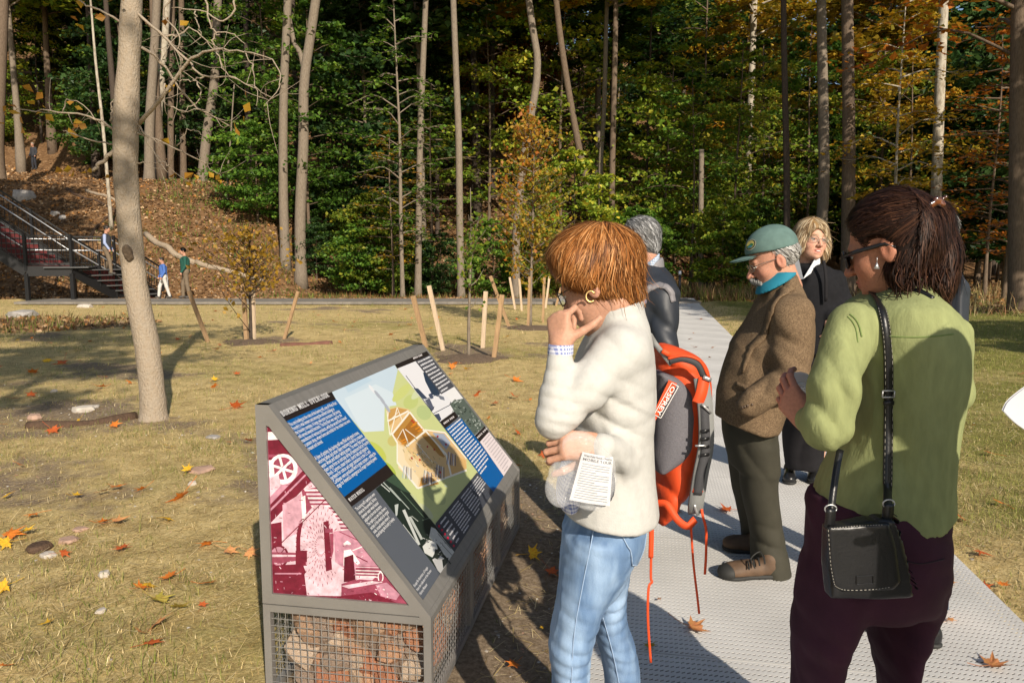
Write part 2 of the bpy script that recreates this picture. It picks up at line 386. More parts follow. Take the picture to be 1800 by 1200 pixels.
LITC = [(.27, .155, .07), (.36, .22, .11), (.18, .10, .05), (.46, .32, .19), (.12, .075, .045), (.38, .18, .055)]
mb = MB()
y = 26.3 + 24 * rng.random(60000) ** 1.5; x = (rng.random(60000) * 2 - 1) * (y * .72)
k_ = litter_mask(x, y) > .4; x, y = x[k_], y[k_]
x2, y2 = scatter(5000, 13.5, 20, 1); k2 = (litter_mask(x2, y2) > .3) & off_built(x2, y2); x = np.r_[x, x2[k2]]; y = np.r_[y, y2[k2]]
P = np.stack([x, y, height(x, y) + .015], 1); k = len(x)
mb.add(leaf_quads(P, rng.uniform(.09, .18, k) * (.7 + y / 90), .6), qfaces(k)); mb.C[-1] = np.repeat(pick(LITC, k, .3), 4, 0)
tag(mb.obj('leaf_litter', mat('dead_leaf', attr=True, rough=.8, spec=.2, transl=.15)), kind='stuff')
# gravel in the worn earth
def chunk(sz, jit=.25, sub=1):               # an irregular angular stone
    V = np.array([[x, y, z] for x in (-1, 0, 1) for y in (-1, 0, 1) for z in (-1, 0, 1)], float)
    V = V[np.abs(V).max(1) > .5]; V /= np.maximum(1, (np.linalg.norm(V, axis=1, keepdims=True) / 1.18))
    V = V * (1 + jit * (rng.random(V.shape) - .5)) * np.array(sz) / 2
    import bmesh
    bm = bmesh.new(); [bm.verts.new(v) for v in V]; bmesh.ops.convex_hull(bm, input=bm.verts[:])
    loose = [v for v in bm.verts if not v.link_faces]; bmesh.ops.delete(bm, geom=loose, context='VERTS')
    bm.verts.index_update(); VV = np.array([v.co[:] for v in bm.verts]); FF = np.array([[v.index for v in f.verts] for f in bm.faces]); bm.free()
    return VV, FF
mb = MB(); prot = [chunk((1, .8, .5), .5) for _ in range(8)]
GRV = [(.34, .30, .25), (.45, .42, .37), (.25, .2, .16), (.55, .52, .47), (.36, .22, .15), (.2, .17, .15)]
x, y = scatter(9000, 2.0, 9.5, .8); k_ = off_built(x, y, .01) & (rng.random(9000) < soil_mask(x, y) * .85 + .10); x, y = x[k_], y[k_]; z = height(x, y)
for i in range(len(x)):
    V, F = prot[i % 8]; sz = rng.uniform(.005, .016) * (1.8 if rng.random() < .07 else 1); a = rng.random() * 6.28; ca, sa = math.cos(a), math.sin(a)
    mb.add(V @ np.array([[ca, sa, 0], [-sa, ca, 0], [0, 0, 1]]) * sz + [x[i], y[i], z[i]], F, np.array(GRV[rng.integers(6)]) * rng.uniform(.7, 1.15))
tag(mb.obj('gravel', mat('gravel_stone', attr=True, rough=.9, spec=.2)), kind='stuff')
# ------------------------------------------------------------------ trees
def bark(name, c1, c2, vs=6.0, st=(6, 6, 1.2), bump=1.0, bs=14):
    return mat(name, c1, .9, var=.25, vscale=vs, col2=c2, stretch=st, bump=bump, bscale=bs, spec=.15)
BARK_G = bark('bark_grey', (.26, .215, .165), (.15, .12, .09))
BARK_B = bark('bark_brown', (.19, .14, .10), (.10, .072, .05))
BARK_D = bark('bark_dark', (.09, .07, .055), (.05, .038, .03))
BARK_P = bark('bark_pale', (.52, .47, .38), (.25, .21, .16), vs=3.0, st=(4, 4, 1.5))
L_GREEN = leafmat('leaf_green', [(.026, .070, .011), (.075, .17, .020), (.14, .26, .030), (.28, .38, .045)])
L_DEEP = leafmat('leaf_deep_green', [(.012, .034, .009), (.028, .074, .018), (.058, .12, .030), (.12, .19, .045)])
L_LIME = leafmat('leaf_yellow_green', [(.06, .14, .014), (.16, .26, .024), (.32, .37, .036), (.58, .47, .048)])
L_GOLD = leafmat('leaf_gold', [(.14, .15, .016), (.36, .27, .025), (.56, .36, .028), (.54, .22, .02)])
L_ORNG = leafmat('leaf_orange', [(.20, .06, .014), (.48, .14, .018), (.60, .21, .022), (.56, .30, .03)])
L_MIX = leafmat('leaf_orange_green', [(.15, .19, .025), (.34, .30, .03), (.54, .33, .03), (.52, .17, .03), (.26, .26, .035)])
def leaves_mesh(name, P, size, flat=.75, facing=None):
    k = len(P); nr = nrm(rng.normal(size=(k, 3)) * (1 - flat) + np.array([0, 0, flat])); t = nrm(np.cross(nr, rng.normal(size=(k, 3)))); s_ = np.cross(nr, t)
    size = np.broadcast_to(size, (k,))[:, None] * rng.uniform(.65, 1.3, (k, 1)); f = rng.uniform(-.12, .22, (k, 1))
    V = np.stack([P - t * size * .5, P + s_ * size * .40 + nr * size * f - t * size * .08, P + t * size * .55 - nr * size * .12, P - s_ * size * .40 + nr * size * f - t * size * .08], 1).reshape(-1, 3)
    # the random number drifts with place so clumps differ
    r = np.clip(.5 + .28 * wav(P, 1.2, 31) + rng.normal(0, .2, k), 0, 1)
    C = np.repeat(r[:, None] * np.ones(3), 4, 0)
    return mesh_np(name, V, qfaces(k), C, smooth=False)
def branchy(H, z0, z1, rad, nb, per, droop=.15, rise=.35, seed=0, twig=3, spread=.35, top=True, prof=None, r0=None):
    """limbs (as one MB) and the points where leaves hang"""
    g = np.random.default_rng(seed); mb = MB(); P = []
    for i in range(nb):
        f = (i + g.random()) / nb; z = z0 + (z1 - z0) * f; az = i * 2.4 + g.normal(0, .4)
        pr = prof(f) if prof else (math.sin(math.pi * min(1, .18 + .82 * f)) ** .7)
        L = rad * pr * g.uniform(.65, 1.15); d = np.array([math.cos(az), math.sin(az), 0])
        up = rise * g.uniform(.5, 1.4) * (1 - .0 * f)
        q = [np.array([0, 0, z]), d * L * .5 + [0, 0, z + up * L * .5], d * L + [0, 0, z + up * L * .75 - droop * L]]
        C = spline(np.array(q) + g.normal(0, .04 * L, (3, 3)) * [[0], [1], [1]], 7)
        rr = (r0 or .014 * rad + .006) * g.uniform(.7, 1.2)
        mb.tube(C, np.linspace(rr, rr * .25, 7), 5, cap=False)
        for j in range(twig):
            k = g.integers(2, 7); sgn = 1 if j % 2 else -1
            e = C[k] + (np.array([-d[1], d[0], 0]) * sgn * g.uniform(.3, .9) + d * g.uniform(.1, .7) + [0, 0, g.uniform(-.25, .25)]) * L * spread
            tw = spline(np.array([C[k], (C[k] + e) / 2 + g.normal(0, .03 * L, 3), e]), 4)
            mb.tube(tw, np.linspace(rr * .4, rr * .12, 4), 4, cap=False)
            m = int(per / (twig + 1)); t = g.random(m) ** .7
            P.append(C[k] + (e - C[k]) * t[:, None] + g.normal(0, 1, (m, 3)) * [L * .13, L * .13, L * .045])
        m = int(per / (twig + 1)); t = .35 + .65 * g.random(m); ix = t * 6; i0 = np.minimum(ix.astype(int), 5); fr = (ix - i0)[:, None]
        P.append(C[i0] * (1 - fr) + C[i0 + 1] * fr + g.normal(0, 1, (m, 3)) * [L * .12, L * .12, L * .04])
    return mb, np.concatenate(P)
def trunk_mb(H, r, lean=(0, 0), wob=.02, seed=0, seg=10, flare=1.35, n_=14, topr=.25):
    g = np.random.default_rng(seed); z = np.linspace(-.4, H, n_); t = np.clip(z / H, 0, 1)
    ph = g.uniform(0, 6, 2)
    C = np.stack([lean[0] * z + wob * H * np.sin(t * 5 + ph[0]) * t, lean[1] * z + wob * H * np.sin(t * 4 + ph[1]) * t, z], 1)
    rad = r * (1 - (1 - topr) * t ** .9); rad[:2] *= flare; rad[2] *= 1 + (flare - 1) * .3
    return C, rad
def put_tree(name, label, proto, loc, scale, rz, leafm, barkm, group=None, cat='tree', crown_name='crown'):
    t = thing(name, loc, label, cat, group, rz); t.scale = (scale, scale, scale)
    link('trunk', proto[0], barkm, t)
    if proto[1] is not None: link(crown_name, proto[1], leafm, t)
    return t
def proto_tree(H, r, z0, rad, nb, per, leaf, seed, **kw):
    C, rr = trunk_mb(H, r, seed=seed, wob=kw.pop('wob', .012)); mb = MB(); mb.tube(C, rr, 9)
    flat = kw.pop('flat', .75)
    l2, P = branchy(H, z0, H, rad, nb, per, seed=seed, **kw)
    for V in l2.V: V[:, :2] += np.stack([np.interp(V[:, 2], C[:, 2], C[:, 0]), np.interp(V[:, 2], C[:, 2], C[:, 1])], 1)
    P[:, :2] += np.stack([np.interp(P[:, 2], C[:, 2], C[:, 0]), np.interp(P[:, 2], C[:, 2], C[:, 1])], 1)
    off = mb.n
    for k, fs in l2.F.items(): mb.F.setdefault(k, []).extend([f + off for f in fs])
    mb.V += l2.V; mb.C += l2.C; mb.n += l2.n
    return (mb.mesh('trunk', True), leaves_mesh('crown', P, leaf, flat))
# growth forms: tall canopy trees, layered understorey maples, low bushes
TALL = [proto_tree(21, .24, 8.5 + i, 4.6, 56, 200, .40, 100 + i, droop=.22, rise=.5, twig=4) for i in range(3)]
EDGE = [proto_tree(23, .23, 13.5, 4.0, 34, 170, .30, 110 + i, droop=.2, rise=.5, twig=4) for i in range(2)]
MID = [proto_tree(10.5 + i, .11, 1.2, 3.4, 64, 190, .27, 120 + i, droop=.16, rise=.30, twig=5, flat=.62, r0=.028) for i in range(3)]
LOW = [proto_tree(5.0 + i * .8, .06, .4, 2.5, 46, 170, .20, 130 + i, droop=.1, rise=.25, twig=4, flat=.62, r0=.018) for i in range(3)]
POLE = [proto_tree(18., .085 + .02 * i, 7.0, 2.0, 26, 60, .24, 150 + i, droop=.1, rise=.4, twig=3, wob=.006) for i in range(3)]
AIRY = [proto_tree(11. + i, .09, 2.4, 3.2, 34, 105, .21, 160 + i, droop=.14, rise=.25, twig=5, flat=.66, r0=.024) for i in range(3)]
SPARSE = [proto_tree(9.0, .065, 1.5, 1.9, 40, 30, .16, 140 + i, droop=.02, rise=.12, twig=3, flat=.8) for i in range(2)]
def tz(x, y): return float(height(np.array([x]), np.array([y]))[0]) - .05
taken = []
def free(x, y, d): return all((x - a) ** 2 + (y - b) ** 2 > d * d for a, b in taken)
# --- hero trunks, traced one by one: (pixels of centre line from base to top), width px, distance
def hero(label, pts, wpx, dist, barkm, name='forest_tree', crown=None, leafm=None, cz=0, side=None, topw=.72, seg=12, extra=None):
    C = [at(px, py, dist) for px, py in pts]; base = C[0].copy(); base[2] = tz(base[0], base[1])
    r = wpx / 2 / FPX * dist
    loc = base; Q = np.array(C) - loc; Q[0] = [0, 0, -.3]; Q = Q * np.array([1, 1, 1.0])
    up = Q[-1] + (Q[-1] - Q[-2]) / np.linalg.norm(Q[-1] - Q[-2]) * (3 if not crown else crown[0] - Q[-1][2])
    Q = np.vstack([Q, up]); Q[:, 1] += np.linspace(0, .3, len(Q))
    S = spline(Q, 22); zz = np.linspace(0, 1, 22); rad = r * (1.0 - (1 - topw) * zz); rad[0] *= 1.45; rad[1] *= 1.12
    t = thing(name, loc, label, 'tree'); mb = MB(); mb.tube(S, rad, seg)
    if extra: extra(mb, S, rad)
    P = None
    if crown:
        top, rad_, nb, per, leaf = crown
        l2, P = branchy(top, cz, top, rad_, nb, per, seed=int(pts[0][0]), droop=.2, rise=.4, twig=4)
        for V in l2.V + [P]: V[:, :2] += np.stack([np.interp(V[:, 2], S[:, 2], S[:, 0]), np.interp(V[:, 2], S[:, 2], S[:, 1])], 1)
        off = mb.n
        for k, fs in l2.F.items(): mb.F.setdefault(k, []).extend([f + off for f in fs])
        mb.V += l2.V; mb.C += l2.C; mb.n += l2.n
    link('trunk', mb.mesh('trunk', True), barkm, t)
    if P is not None: link('crown', leaves_mesh('crown', P, leaf), leafm, t)
    taken.append((loc[0], loc[1])); return t
CR = (22., 3.8, 26, 170, .30)
hero('left trunk of the twin grey trees wrapped in leaves left of centre', [(503, 505), (497, 330), (497, 160), (503, 0)], 17, 33, BARK_G, crown=CR, leafm=L_GREEN, cz=12.5)
def fork(mb, S, rad):
    a = S[13]; b = at(512, 60, 33.4) - (S[0] * 0) - np.array(loc_fork); mb.tube(spline([a, (a + b) / 2 + [.1, 0, 0], b, b + [-.3, 0, 4]], 8), np.linspace(rad[13] * .6, rad[13] * .45, 8), 8)
loc_fork = at(529, 502, 32.6)
hero('right trunk of the twin grey trees forking high up left of centre', [(529, 502), (527, 380), (532, 250), (533, 140), (552, 0)], 20, 32.6, BARK_G, crown=CR, leafm=L_LIME, cz=12.5, extra=fork)
hero('thin straight trunk beside the far path left of the bare pole tree', [(708, 521), (704, 380), (702, 250), (697, 150)], 8, 28.6, BARK_G, crown=(11.5, 1.9, 34, 46, .17), leafm=L_GREEN, cz=2.4, topw=.25)
hero('slim grey forest trunk with many side twigs between two thinner trunks', [(734, 512), (736, 380), (738, 240), (743, 100), (747, 0)], 12, 31, BARK_G, crown=CR, leafm=L_GOLD, cz=13)
hero('straight bare pole tree standing alone at the far path near centre', [(811, 517), (808, 400), (806, 250), (802, 150), (796, 0)], 13, 29.3, BARK_G, crown=(22., 3., 20, 120, .3), leafm=L_GREEN, cz=14)
hero('grey trunk rising behind the small orange staked tree', [(907, 510), (908, 400), (925, 250), (945, 120), (930, 0)], 15, 31, BARK_G, crown=CR, leafm=L_GOLD, cz=12)
hero('pair of dark trunks right of the orange tree, left one thinner', [(1057, 470), (1056, 300), (1062, 200), (1066, 60), (1068, 0)], 9, 37, BARK_G, crown=CR, leafm=L_LIME, cz=13)
hero('pair of dark trunks right of the orange tree, right one taller', [(1075, 470), (1076, 330), (1079, 200), (1082, 90), (1084, 0)], 11, 36, BARK_B, crown=CR, leafm=L_GOLD, cz=13)
hero('crooked brown trunk behind the red-haired head', [(1040, 470), (1035, 350), (1018, 260), (1000, 160), (985, 60), (974, -40)], 13, 36, BARK_B, crown=CR, leafm=L_LIME, cz=13)
hero('mottled white-barked trunk half hidden deep in yellow foliage', [(1312, 430), (1318, 240), (1322, 150), (1328, 0)], 13, 46, BARK_P, crown=CR, leafm=L_GOLD, cz=14)
hero('dark slender upright trunk above the green cap', [(1386, 470), (1384, 300), (1382, 150), (1381, 0)], 12, 30, BARK_D, crown=CR, leafm=L_GREEN, cz=13)
hero('grey furrowed trunk leaning at its foot behind the blonde head', [(1436, 470), (1448, 350), (1450, 240), (1449, 120), (1448, 0)], 20, 31, BARK_G, crown=CR, leafm=L_LIME, cz=12.5)
hero('thick smooth brown trunk right behind the dark-haired head', [(1493, 470), (1493, 330), (1495, 200), (1494, 0)], 24, 29, BARK_B, crown=CR, leafm=L_LIME, cz=12)
hero('mottled pale sycamore trunk in front of the dark right wood', [(1640, 470), (1648, 330), (1655, 180), (1665, 0)], 19, 30, BARK_P, crown=CR, leafm=L_LIME, cz=13)
hero('thick dark trunk at the right edge beside the brush', [(1791, 545), (1792, 420), (1796, 280), (1800, 100)], 32, 21.5, BARK_B, crown=(20., 4.5, 26, 110, .25), leafm=L_ORNG, cz=6.2)
hero('tall dead snag standing in brush by the boardwalk end', [(1233, 478), (1233, 440), (1234, 386)], 10, 33, BARK_G, name='dead_snag', topw=.9)
hero('thin sapling with gold leaves above the dark-haired head', [(1572, 470), (1576, 330), (1583, 200), (1592, 90)], 6, 27, BARK_P, crown=(11.5, 1.9, 34, 60, .17), leafm=L_GOLD, cz=3.2, topw=.25)
hero('broad trunk at the left edge on the hillside', [(2, 330), (-6, 270), (-4, 150), (0, 0)], 22, 40, BARK_B, crown=CR, leafm=L_GREEN, cz=13)
for (lb, pts, wd, ds, bm_) in (('pale trunk nearest the leaning foreground tree on the bank top', [(262, 318), (262, 220), (268, 100), (272, 0)], 17, 40, BARK_G),
        ('second pale trunk on the bank top, curving left at its foot', [(276, 322), (277, 200), (285, 90), (290, 0)], 15, 41, BARK_P),
        ('narrow brown trunk right of the pale pair on the bank', [(299, 312), (299, 180), (300, 0)], 11, 42, BARK_B),
        ('brown trunk in the middle of the bank top row', [(322, 312), (319, 160), (316, 0)], 11, 43, BARK_B),
        ('grey trunk leaning right at the end of the bank top row', [(352, 314), (362, 240), (376, 130), (380, 0)], 17, 42, BARK_G),
        ('slender dark trunk on the shaded hill above the standing man', [(84, 150), (85, 60), (86, -20)], 9, 62, BARK_D),
        ('second slender dark trunk on the shaded hill', [(64, 110), (66, 40), (70, -40)], 10, 66, BARK_D),
        ('dark trunk deep in shade left of the twin trees', [(452, 260), (455, 150), (458, 0)], 9, 50, BARK_D),
        ('dark trunk deep in shade right of the twin trees', [(648, 330), (650, 200), (655, 0)], 11, 46, BARK_D),
        ('dark trunk deep in the wood left of the pole tree', [(770, 480), (768, 300), (770, 100)], 8, 40, BARK_D)):
    hero(lb, pts, wd, ds, bm_, crown=CR, leafm=L_DEEP, cz=14)
hero('bare white birch sapling leaning left on the bank', [(192, 325), (180, 230), (165, 110), (155, 10)], 6, 33, BARK_P, name='birch_sapling', topw=.4)
hero('stunted thin dead stem on the bank edge', [(398, 340), (400, 280), (401, 262)], 4, 36, BARK_G, name='dead_sapling', topw=.5)

# --- understorey placed where the photo shows it: (x px, base y px, distance, kind, scale, leaf, label)
def under(px, dist, proto, sc, leafm, label, dx=0, group=None, name='maple_tree'):
    p = at(px, 451, dist); x, y = p[0] + dx, dist
    put_tree(name, label, proto, (x, y, tz(x, y)), sc, rng.random() * 6.28, leafm, BARK_B, group); taken.append((x, y))
under(475, 37, AIRY[0], .95, L_GREEN, 'bright green maple behind the twin trunks at the bank')
under(545, 34.5, AIRY[1], .95, L_GREEN, 'airy green maple at the right of the twin trunks')
under(590, 39, AIRY[2], .95, L_GREEN, 'airy green maple above the dark gully')
under(456, 34.5, LOW[1], .8, L_GREEN, 'leafy low green maple at the left foot of the twin trunks')
under(632, 31.2, LOW[0], .62, L_GREEN, 'low spreading green maple at the foot of the dark gully')
under(655, 31.5, LOW[1], .75, L_LIME, 'low green maple bough beside the thin pale trunk')
under(556, 33.5, LOW[2], .42, L_DEEP, 'small dark green shrub between the twin trunks and gully')
under(690, 40, AIRY[0], 1.0, L_GREEN, 'green layered maple behind the slim grey trunk')
under(725, 33.5, LOW[0], .55, L_GREEN, 'low green bush on the slope behind the thin trunk')
under(775, 33, LOW[1], .5, L_DEEP, 'low dark bush on the slope left of the pole tree')
under(868, 32.5, LOW[2], .55, L_GREEN, 'low green bush on the slope right of the pole tree')
under(960, 33, LOW[0], .6, L_LIME, 'low lime bush behind the small orange tree')
under(575, 36.5, LOW[2], .6, L_GREEN, 'green bush up the gully behind the twin trunks')
under(760, 33, SPARSE[0], 1.0, L_LIME, 'sparse twiggy tree left of the bare pole tree')
under(690, 30, SPARSE[1], .8, L_GOLD, 'sparse gold-leaved tree at the thin pale trunk')
under(860, 38, AIRY[1], 1.0, L_LIME, 'yellow-green maple right of the bare pole tree')
under(985, 40, AIRY[2], 1.15, L_LIME, 'lime maple above and behind the small orange tree')
under(1010, 34, LOW[2], 1.0, L_LIME, 'yellow-green bush right of the small orange tree')
under(1120, 34, LOW[0], .8, L_GREEN, 'green bush behind the grey-haired man')
under(1170, 38, AIRY[0], 1.05, L_LIME, 'lime-leaved maple behind the grey-haired man')
under(1215, 36, AIRY[1], .85, L_GREEN, 'layered green maple behind the dead snag')
under(1290, 36, AIRY[2], .9, L_LIME, 'lime maple behind the green cap')
under(1335, 42, AIRY[0], 1.2, L_LIME, 'yellow-green maple around the mottled white trunk')
under(1300, 50, AIRY[1], 1.5, L_GOLD, 'gold maple high at centre right')
under(1270, 31.5, LOW[1], .7, L_LIME, 'low lime shrub at the end of the boardwalk')
under(1330, 31.5, LOW[2], .6, L_GREEN, 'low green shrub beside the green cap peak')
under(1415, 38, AIRY[2], 1.0, L_GREEN, 'green maple between the dark and grey trunks')
under(1540, 36, AIRY[0], 1.05, L_LIME, 'yellow-green maple right of the thick brown trunk')
under(1590, 33, AIRY[1], .85, L_GOLD, 'gold layered maple left of the pale sycamore')
under(1720, 36, MID[0], 1.1, L_DEEP, 'dark green hemlock-like tree in the right wood')
under(1770, 33, MID[1], 1.1, L_DEEP, 'dark evergreen tree near the right edge')
under(1690, 42, MID[2], 1.3, L_DEEP, 'tall dark evergreen behind the pale sycamore')
under(1770, 26, SPARSE[0], 1.1, L_ORNG, 'sparse orange maple at the right edge')
under(1735, 29, SPARSE[1], 1.1, L_ORNG, 'sparse orange maple left of the right edge trunk')
under(130, 62, MID[0], 1.1, L_DEEP, 'dark green tree on the upper left hillside')
under(190, 50, LOW[0], 1.1, L_GREEN, 'small green tree left of the leaning trunk on the hill')
under(230, 47, MID[2], .9, L_DEEP, 'dark green tree behind the leaning foreground trunk')
under(390, 45, MID[1], 1.0, L_DEEP, 'dark green tree behind the bank top row')
QUICK=0
for i, (x, y) in enumerate(((-14.5, 42.5), (-18.5, 40.5), (-22.3, 43.5), (-17, 47), (-21, 49), (-13, 46.5), (-26, 48))):
    put_tree('forest_tree', 'tall straight tree on the bank top whose crown is above the picture', EDGE[i % 2], (x, y, tz(x, y)), .9, i * 2.1, L_DEEP, [BARK_D, BARK_B, BARK_D][i % 3], 'straight trees on the bank top'); taken.append((x, y))  # darker barks put the shade on these trunks into their colour
# --- the rest of the wood, by kind
n_t = 0
KINDS = [(TALL, 'tall canopy tree with deep green leaves in the wood behind', L_DEEP, 'green canopy trees in the wood', 34),
         (TALL, 'tall canopy tree with gold autumn leaves in the wood behind', L_GOLD, 'gold canopy trees in the wood', 24),
         (TALL, 'tall canopy tree with yellow-green leaves in the wood behind', L_LIME, 'yellow-green canopy trees in the wood', 36),
         (AIRY, 'understorey tree with green leaves deep in the wood', L_GREEN, 'green understorey trees', 34),
         (MID, 'understorey tree with dark leaves deep in the wood', L_DEEP, 'dark understorey trees', 20),
         (MID, 'understorey tree with orange leaves deep in the wood', L_ORNG, 'orange understorey trees', 9),
         (POLE, 'slender pole-like tree with thin yellow-green foliage deep in the wood', L_LIME, 'slender pole trees in the wood', 40),
         (AIRY, 'airy yellow-green tree filling the middle of the wood', L_LIME, 'airy yellow-green trees in the wood', 30),
         (AIRY, 'airy gold tree in the upper wood', L_GOLD, 'airy gold trees in the wood', 22),
         (LOW, 'low yellow-green bush on the forest floor', L_LIME, 'low bushes on the forest floor', 22)]
for proto, lb, lm, gp, cnt in KINDS:
    made = 0
    for _ in range(4000):
        if made >= cnt: break
        if proto is LOW and made >= cnt: break
        y = (30 if proto in (POLE, LOW) else 36) + 70 * random.random() ** 1.3; x = random.uniform(-1, 1) * (y * .74 + 6)
        if x < -8 and y < 46: continue
        if x < -14 and y < 60 and proto is MID: continue
        if x > 14 and y < 40: continue
        if lm is L_GOLD and proto is AIRY and (x < -4 or y < 46): continue
        if not free(x, y, 3.0 if proto in (TALL, POLE) else 2.0): continue
        put_tree('forest_tree' if proto in (TALL, POLE) else 'maple_tree', lb, proto[made % 3], (x, y, tz(x, y)), random.uniform(.85, 1.15), random.random() * 6.28, lm, [BARK_B, BARK_D, BARK_G][made % 3], gp)
        taken.append((x, y)); made += 1
# ------------------------------------------------------------------ interpretive sign on a stone-filled steel base
S_YAW = 0.176; S_L, S_D, S_H1, S_H2, S_W = 1.777, .598, .335, 1.031, .046
S_O = np.array([-.268, 2.364, 0]); S_A = np.array([math.sin(S_YAW), math.cos(S_YAW), 0]); S_R = np.array([S_A[1], -S_A[0], 0]); S_Z = np.array([0, 0, 1.])
def s_local(P): q = np.asarray(P) - S_O; return np.stack([q @ S_R, q @ S_A, q[..., 2]], -1)
steel = mat('sign_steel', (.25, .24, .225), .42, var=.12, vscale=5, bump=.06, bscale=90, metal=.35, stretch=(1, 8, 1))
wire = mat('wire_steel', (.42, .42, .41), .35, metal=.6)
sign = thing('information_sign', S_O, 'slanted interpretive sign reading BORING MILL OVERLOOK on a steel base filled with rubble', 'sign', rz=-S_YAW)
D_, L_, h1, h2, w_ = S_D, S_L, S_H1, S_H2, S_W
sl = np.array([D_ - w_, 0, -(h2 - h1)]); SLEN = np.linalg.norm(sl); sl = sl / SLEN; sn = np.array([-sl[2], 0, sl[0]])   # down-slope, outward normal
gap = .004
def ring(mb, quads, back):                   # a flat frame between an outer and an inner outline, with thickness towards back
    o, i = [np.asarray(q, float) for q in quads]; n_ = len(o); b = np.asarray(back)
    V = np.concatenate([o, i, o + b, i + b]); k = np.arange(n_); k2 = (k + 1) % n_
    F = np.concatenate([np.stack([k, k2, n_ + k2, n_ + k], 1), np.stack([2 * n_ + k2, 2 * n_ + k, 3 * n_ + k, 3 * n_ + k2], 1), np.stack([k2, k, 2 * n_ + k, 2 * n_ + k2], 1), np.stack([n_ + k, n_ + k2, 3 * n_ + k2, 3 * n_ + k], 1)])
    mb.add(V, F)
fw = .036
zb = h1 + gap
tri = lambda y, i: [(-D_ + i, y, zb + i), (0 - i * 2.05, y, zb + i), (-D_ + w_ + (0 if i == 0 else -w_ + i + .012), y, h2 - i * (1 if i == 0 else 2.05)), (-D_ + i, y, h2 - i * (1 if i == 0 else 1.93))]
mb = MB(); ring(mb, (tri(0, 0), tri(0, fw)), (0, .03, 0)); mb.obj('end_frame', steel, sign)
mb = MB(); ring(mb, (tri(L_, 0)[::-1], tri(L_, fw)[::-1]), (0, -.03, 0)); mb.obj('end_frame', steel, sign)
def sp(t, y): return np.array([-D_ + w_, 0, h2]) + sl * t + np.array([0, y, 0])     # a point of the slope: t metres down, y along
pt0, pt1, py0, py1 = .045, SLEN - .058, .030, L_ - .030
e = .0005
mb = MB(); ring(mb, ([sp(0, e), sp(SLEN, e), sp(SLEN, L_ - e), sp(0, L_ - e)], [sp(pt0, py0), sp(pt1, py0), sp(pt1, py1), sp(pt0, py1)]), -sn * .03); mb.obj('slope_frame', steel, sign)
mb = MB(); mb.box((-D_ + w_ / 2, L_ / 2, h2 - .006), (w_, L_ - .002, .012)); mb.obj('ridge_cap', steel, sign)
mb = MB(); mb.box((-D_ + .012, L_ / 2, (zb + h2) / 2 - .006), (.012, L_ - .062, h2 - zb - .02)); mb.obj('back_panel', steel, sign)
mb = MB(); mb.box((-.03, L_ / 2, zb - .0015 + .006), (.04, L_ - .07, .012)); mb.obj('bottom_rail', steel, sign)

def s2l(c):
    c = np.array(c, float) / 255; return np.where(c <= .04045, c / 12.92, ((c + .055) / 1.055) ** 2.4)
class Art:                                    # flat print: outlines read off the photograph and laid in the real plane of the panel
    def __init__(s, p0, nl, gain, tint=None): s.mb = MB(); s.p0 = np.array(p0, float); s.n = np.array(nl, float); s.k = 0; s.gain = gain
    def loc(s, px, py):
        nW = S_R * s.n[0] + S_A * s.n[1] + S_Z * s.n[2]; p0W = S_O + S_R * s.p0[0] + S_A * s.p0[1] + S_Z * s.p0[2]
        d = ray(px, py); C0 = np.array([0, 0, CAM_H]); t = ((p0W - C0) @ nW) / (d @ nW); return s_local(C0 + d * t)
    def put(s, V, c): s.k += 1; s.mb.poly(np.asarray(V) + s.n * (.0004 + .000006 * s.k), s2l(c) * s.gain)
    def poly(s, pts, c): s.put([s.loc(*p) for p in pts], c)
    def line(s, a, b, wd, c):                 # wd in pixels
        a, b = np.array(a, float), np.array(b, float); d = nrm(b - a); q = np.array([-d[1], d[0]]) * wd / 2
        s.poly([a - q, b - q, b + q, a + q], c)
    def ell(s, c0, rx, ry, c, n_=18, rot=0): 
        a = np.linspace(0, 6.283, n_, endpoint=False); ca, sa = math.cos(rot), math.sin(rot); X, Y = rx * np.cos(a), ry * np.sin(a)
        s.poly([(c0[0] + x * ca - y * sa, c0[1] + x * sa + y * ca) for x, y in zip(X, Y)], c)
    def rects(s, O, eu, ev, rs, c):
        for q in rs:
            s.k += 1
            q = np.array(q, float)
            if len(q.shape) == 1: q = np.array([[q[0], q[1]], [q[2], q[1]], [q[2], q[3]], [q[0], q[3]]])
            s.mb.poly(O + q[:, :1] * eu + q[:, 1:] * ev + s.n * (.0004 + .000006 * s.k), s2l(c) * s.gain)
sb = lambda x: [(x, 0, x + .24, 1), (x - .07, 0, x + .30, .08), (x - .07, .92, x + .30, 1)]
dg = lambda x0, y0, x1, y1, t=.2: [[(x0, y0), (x0 + t, y0), (x1 + t, y1), (x1, y1)]]
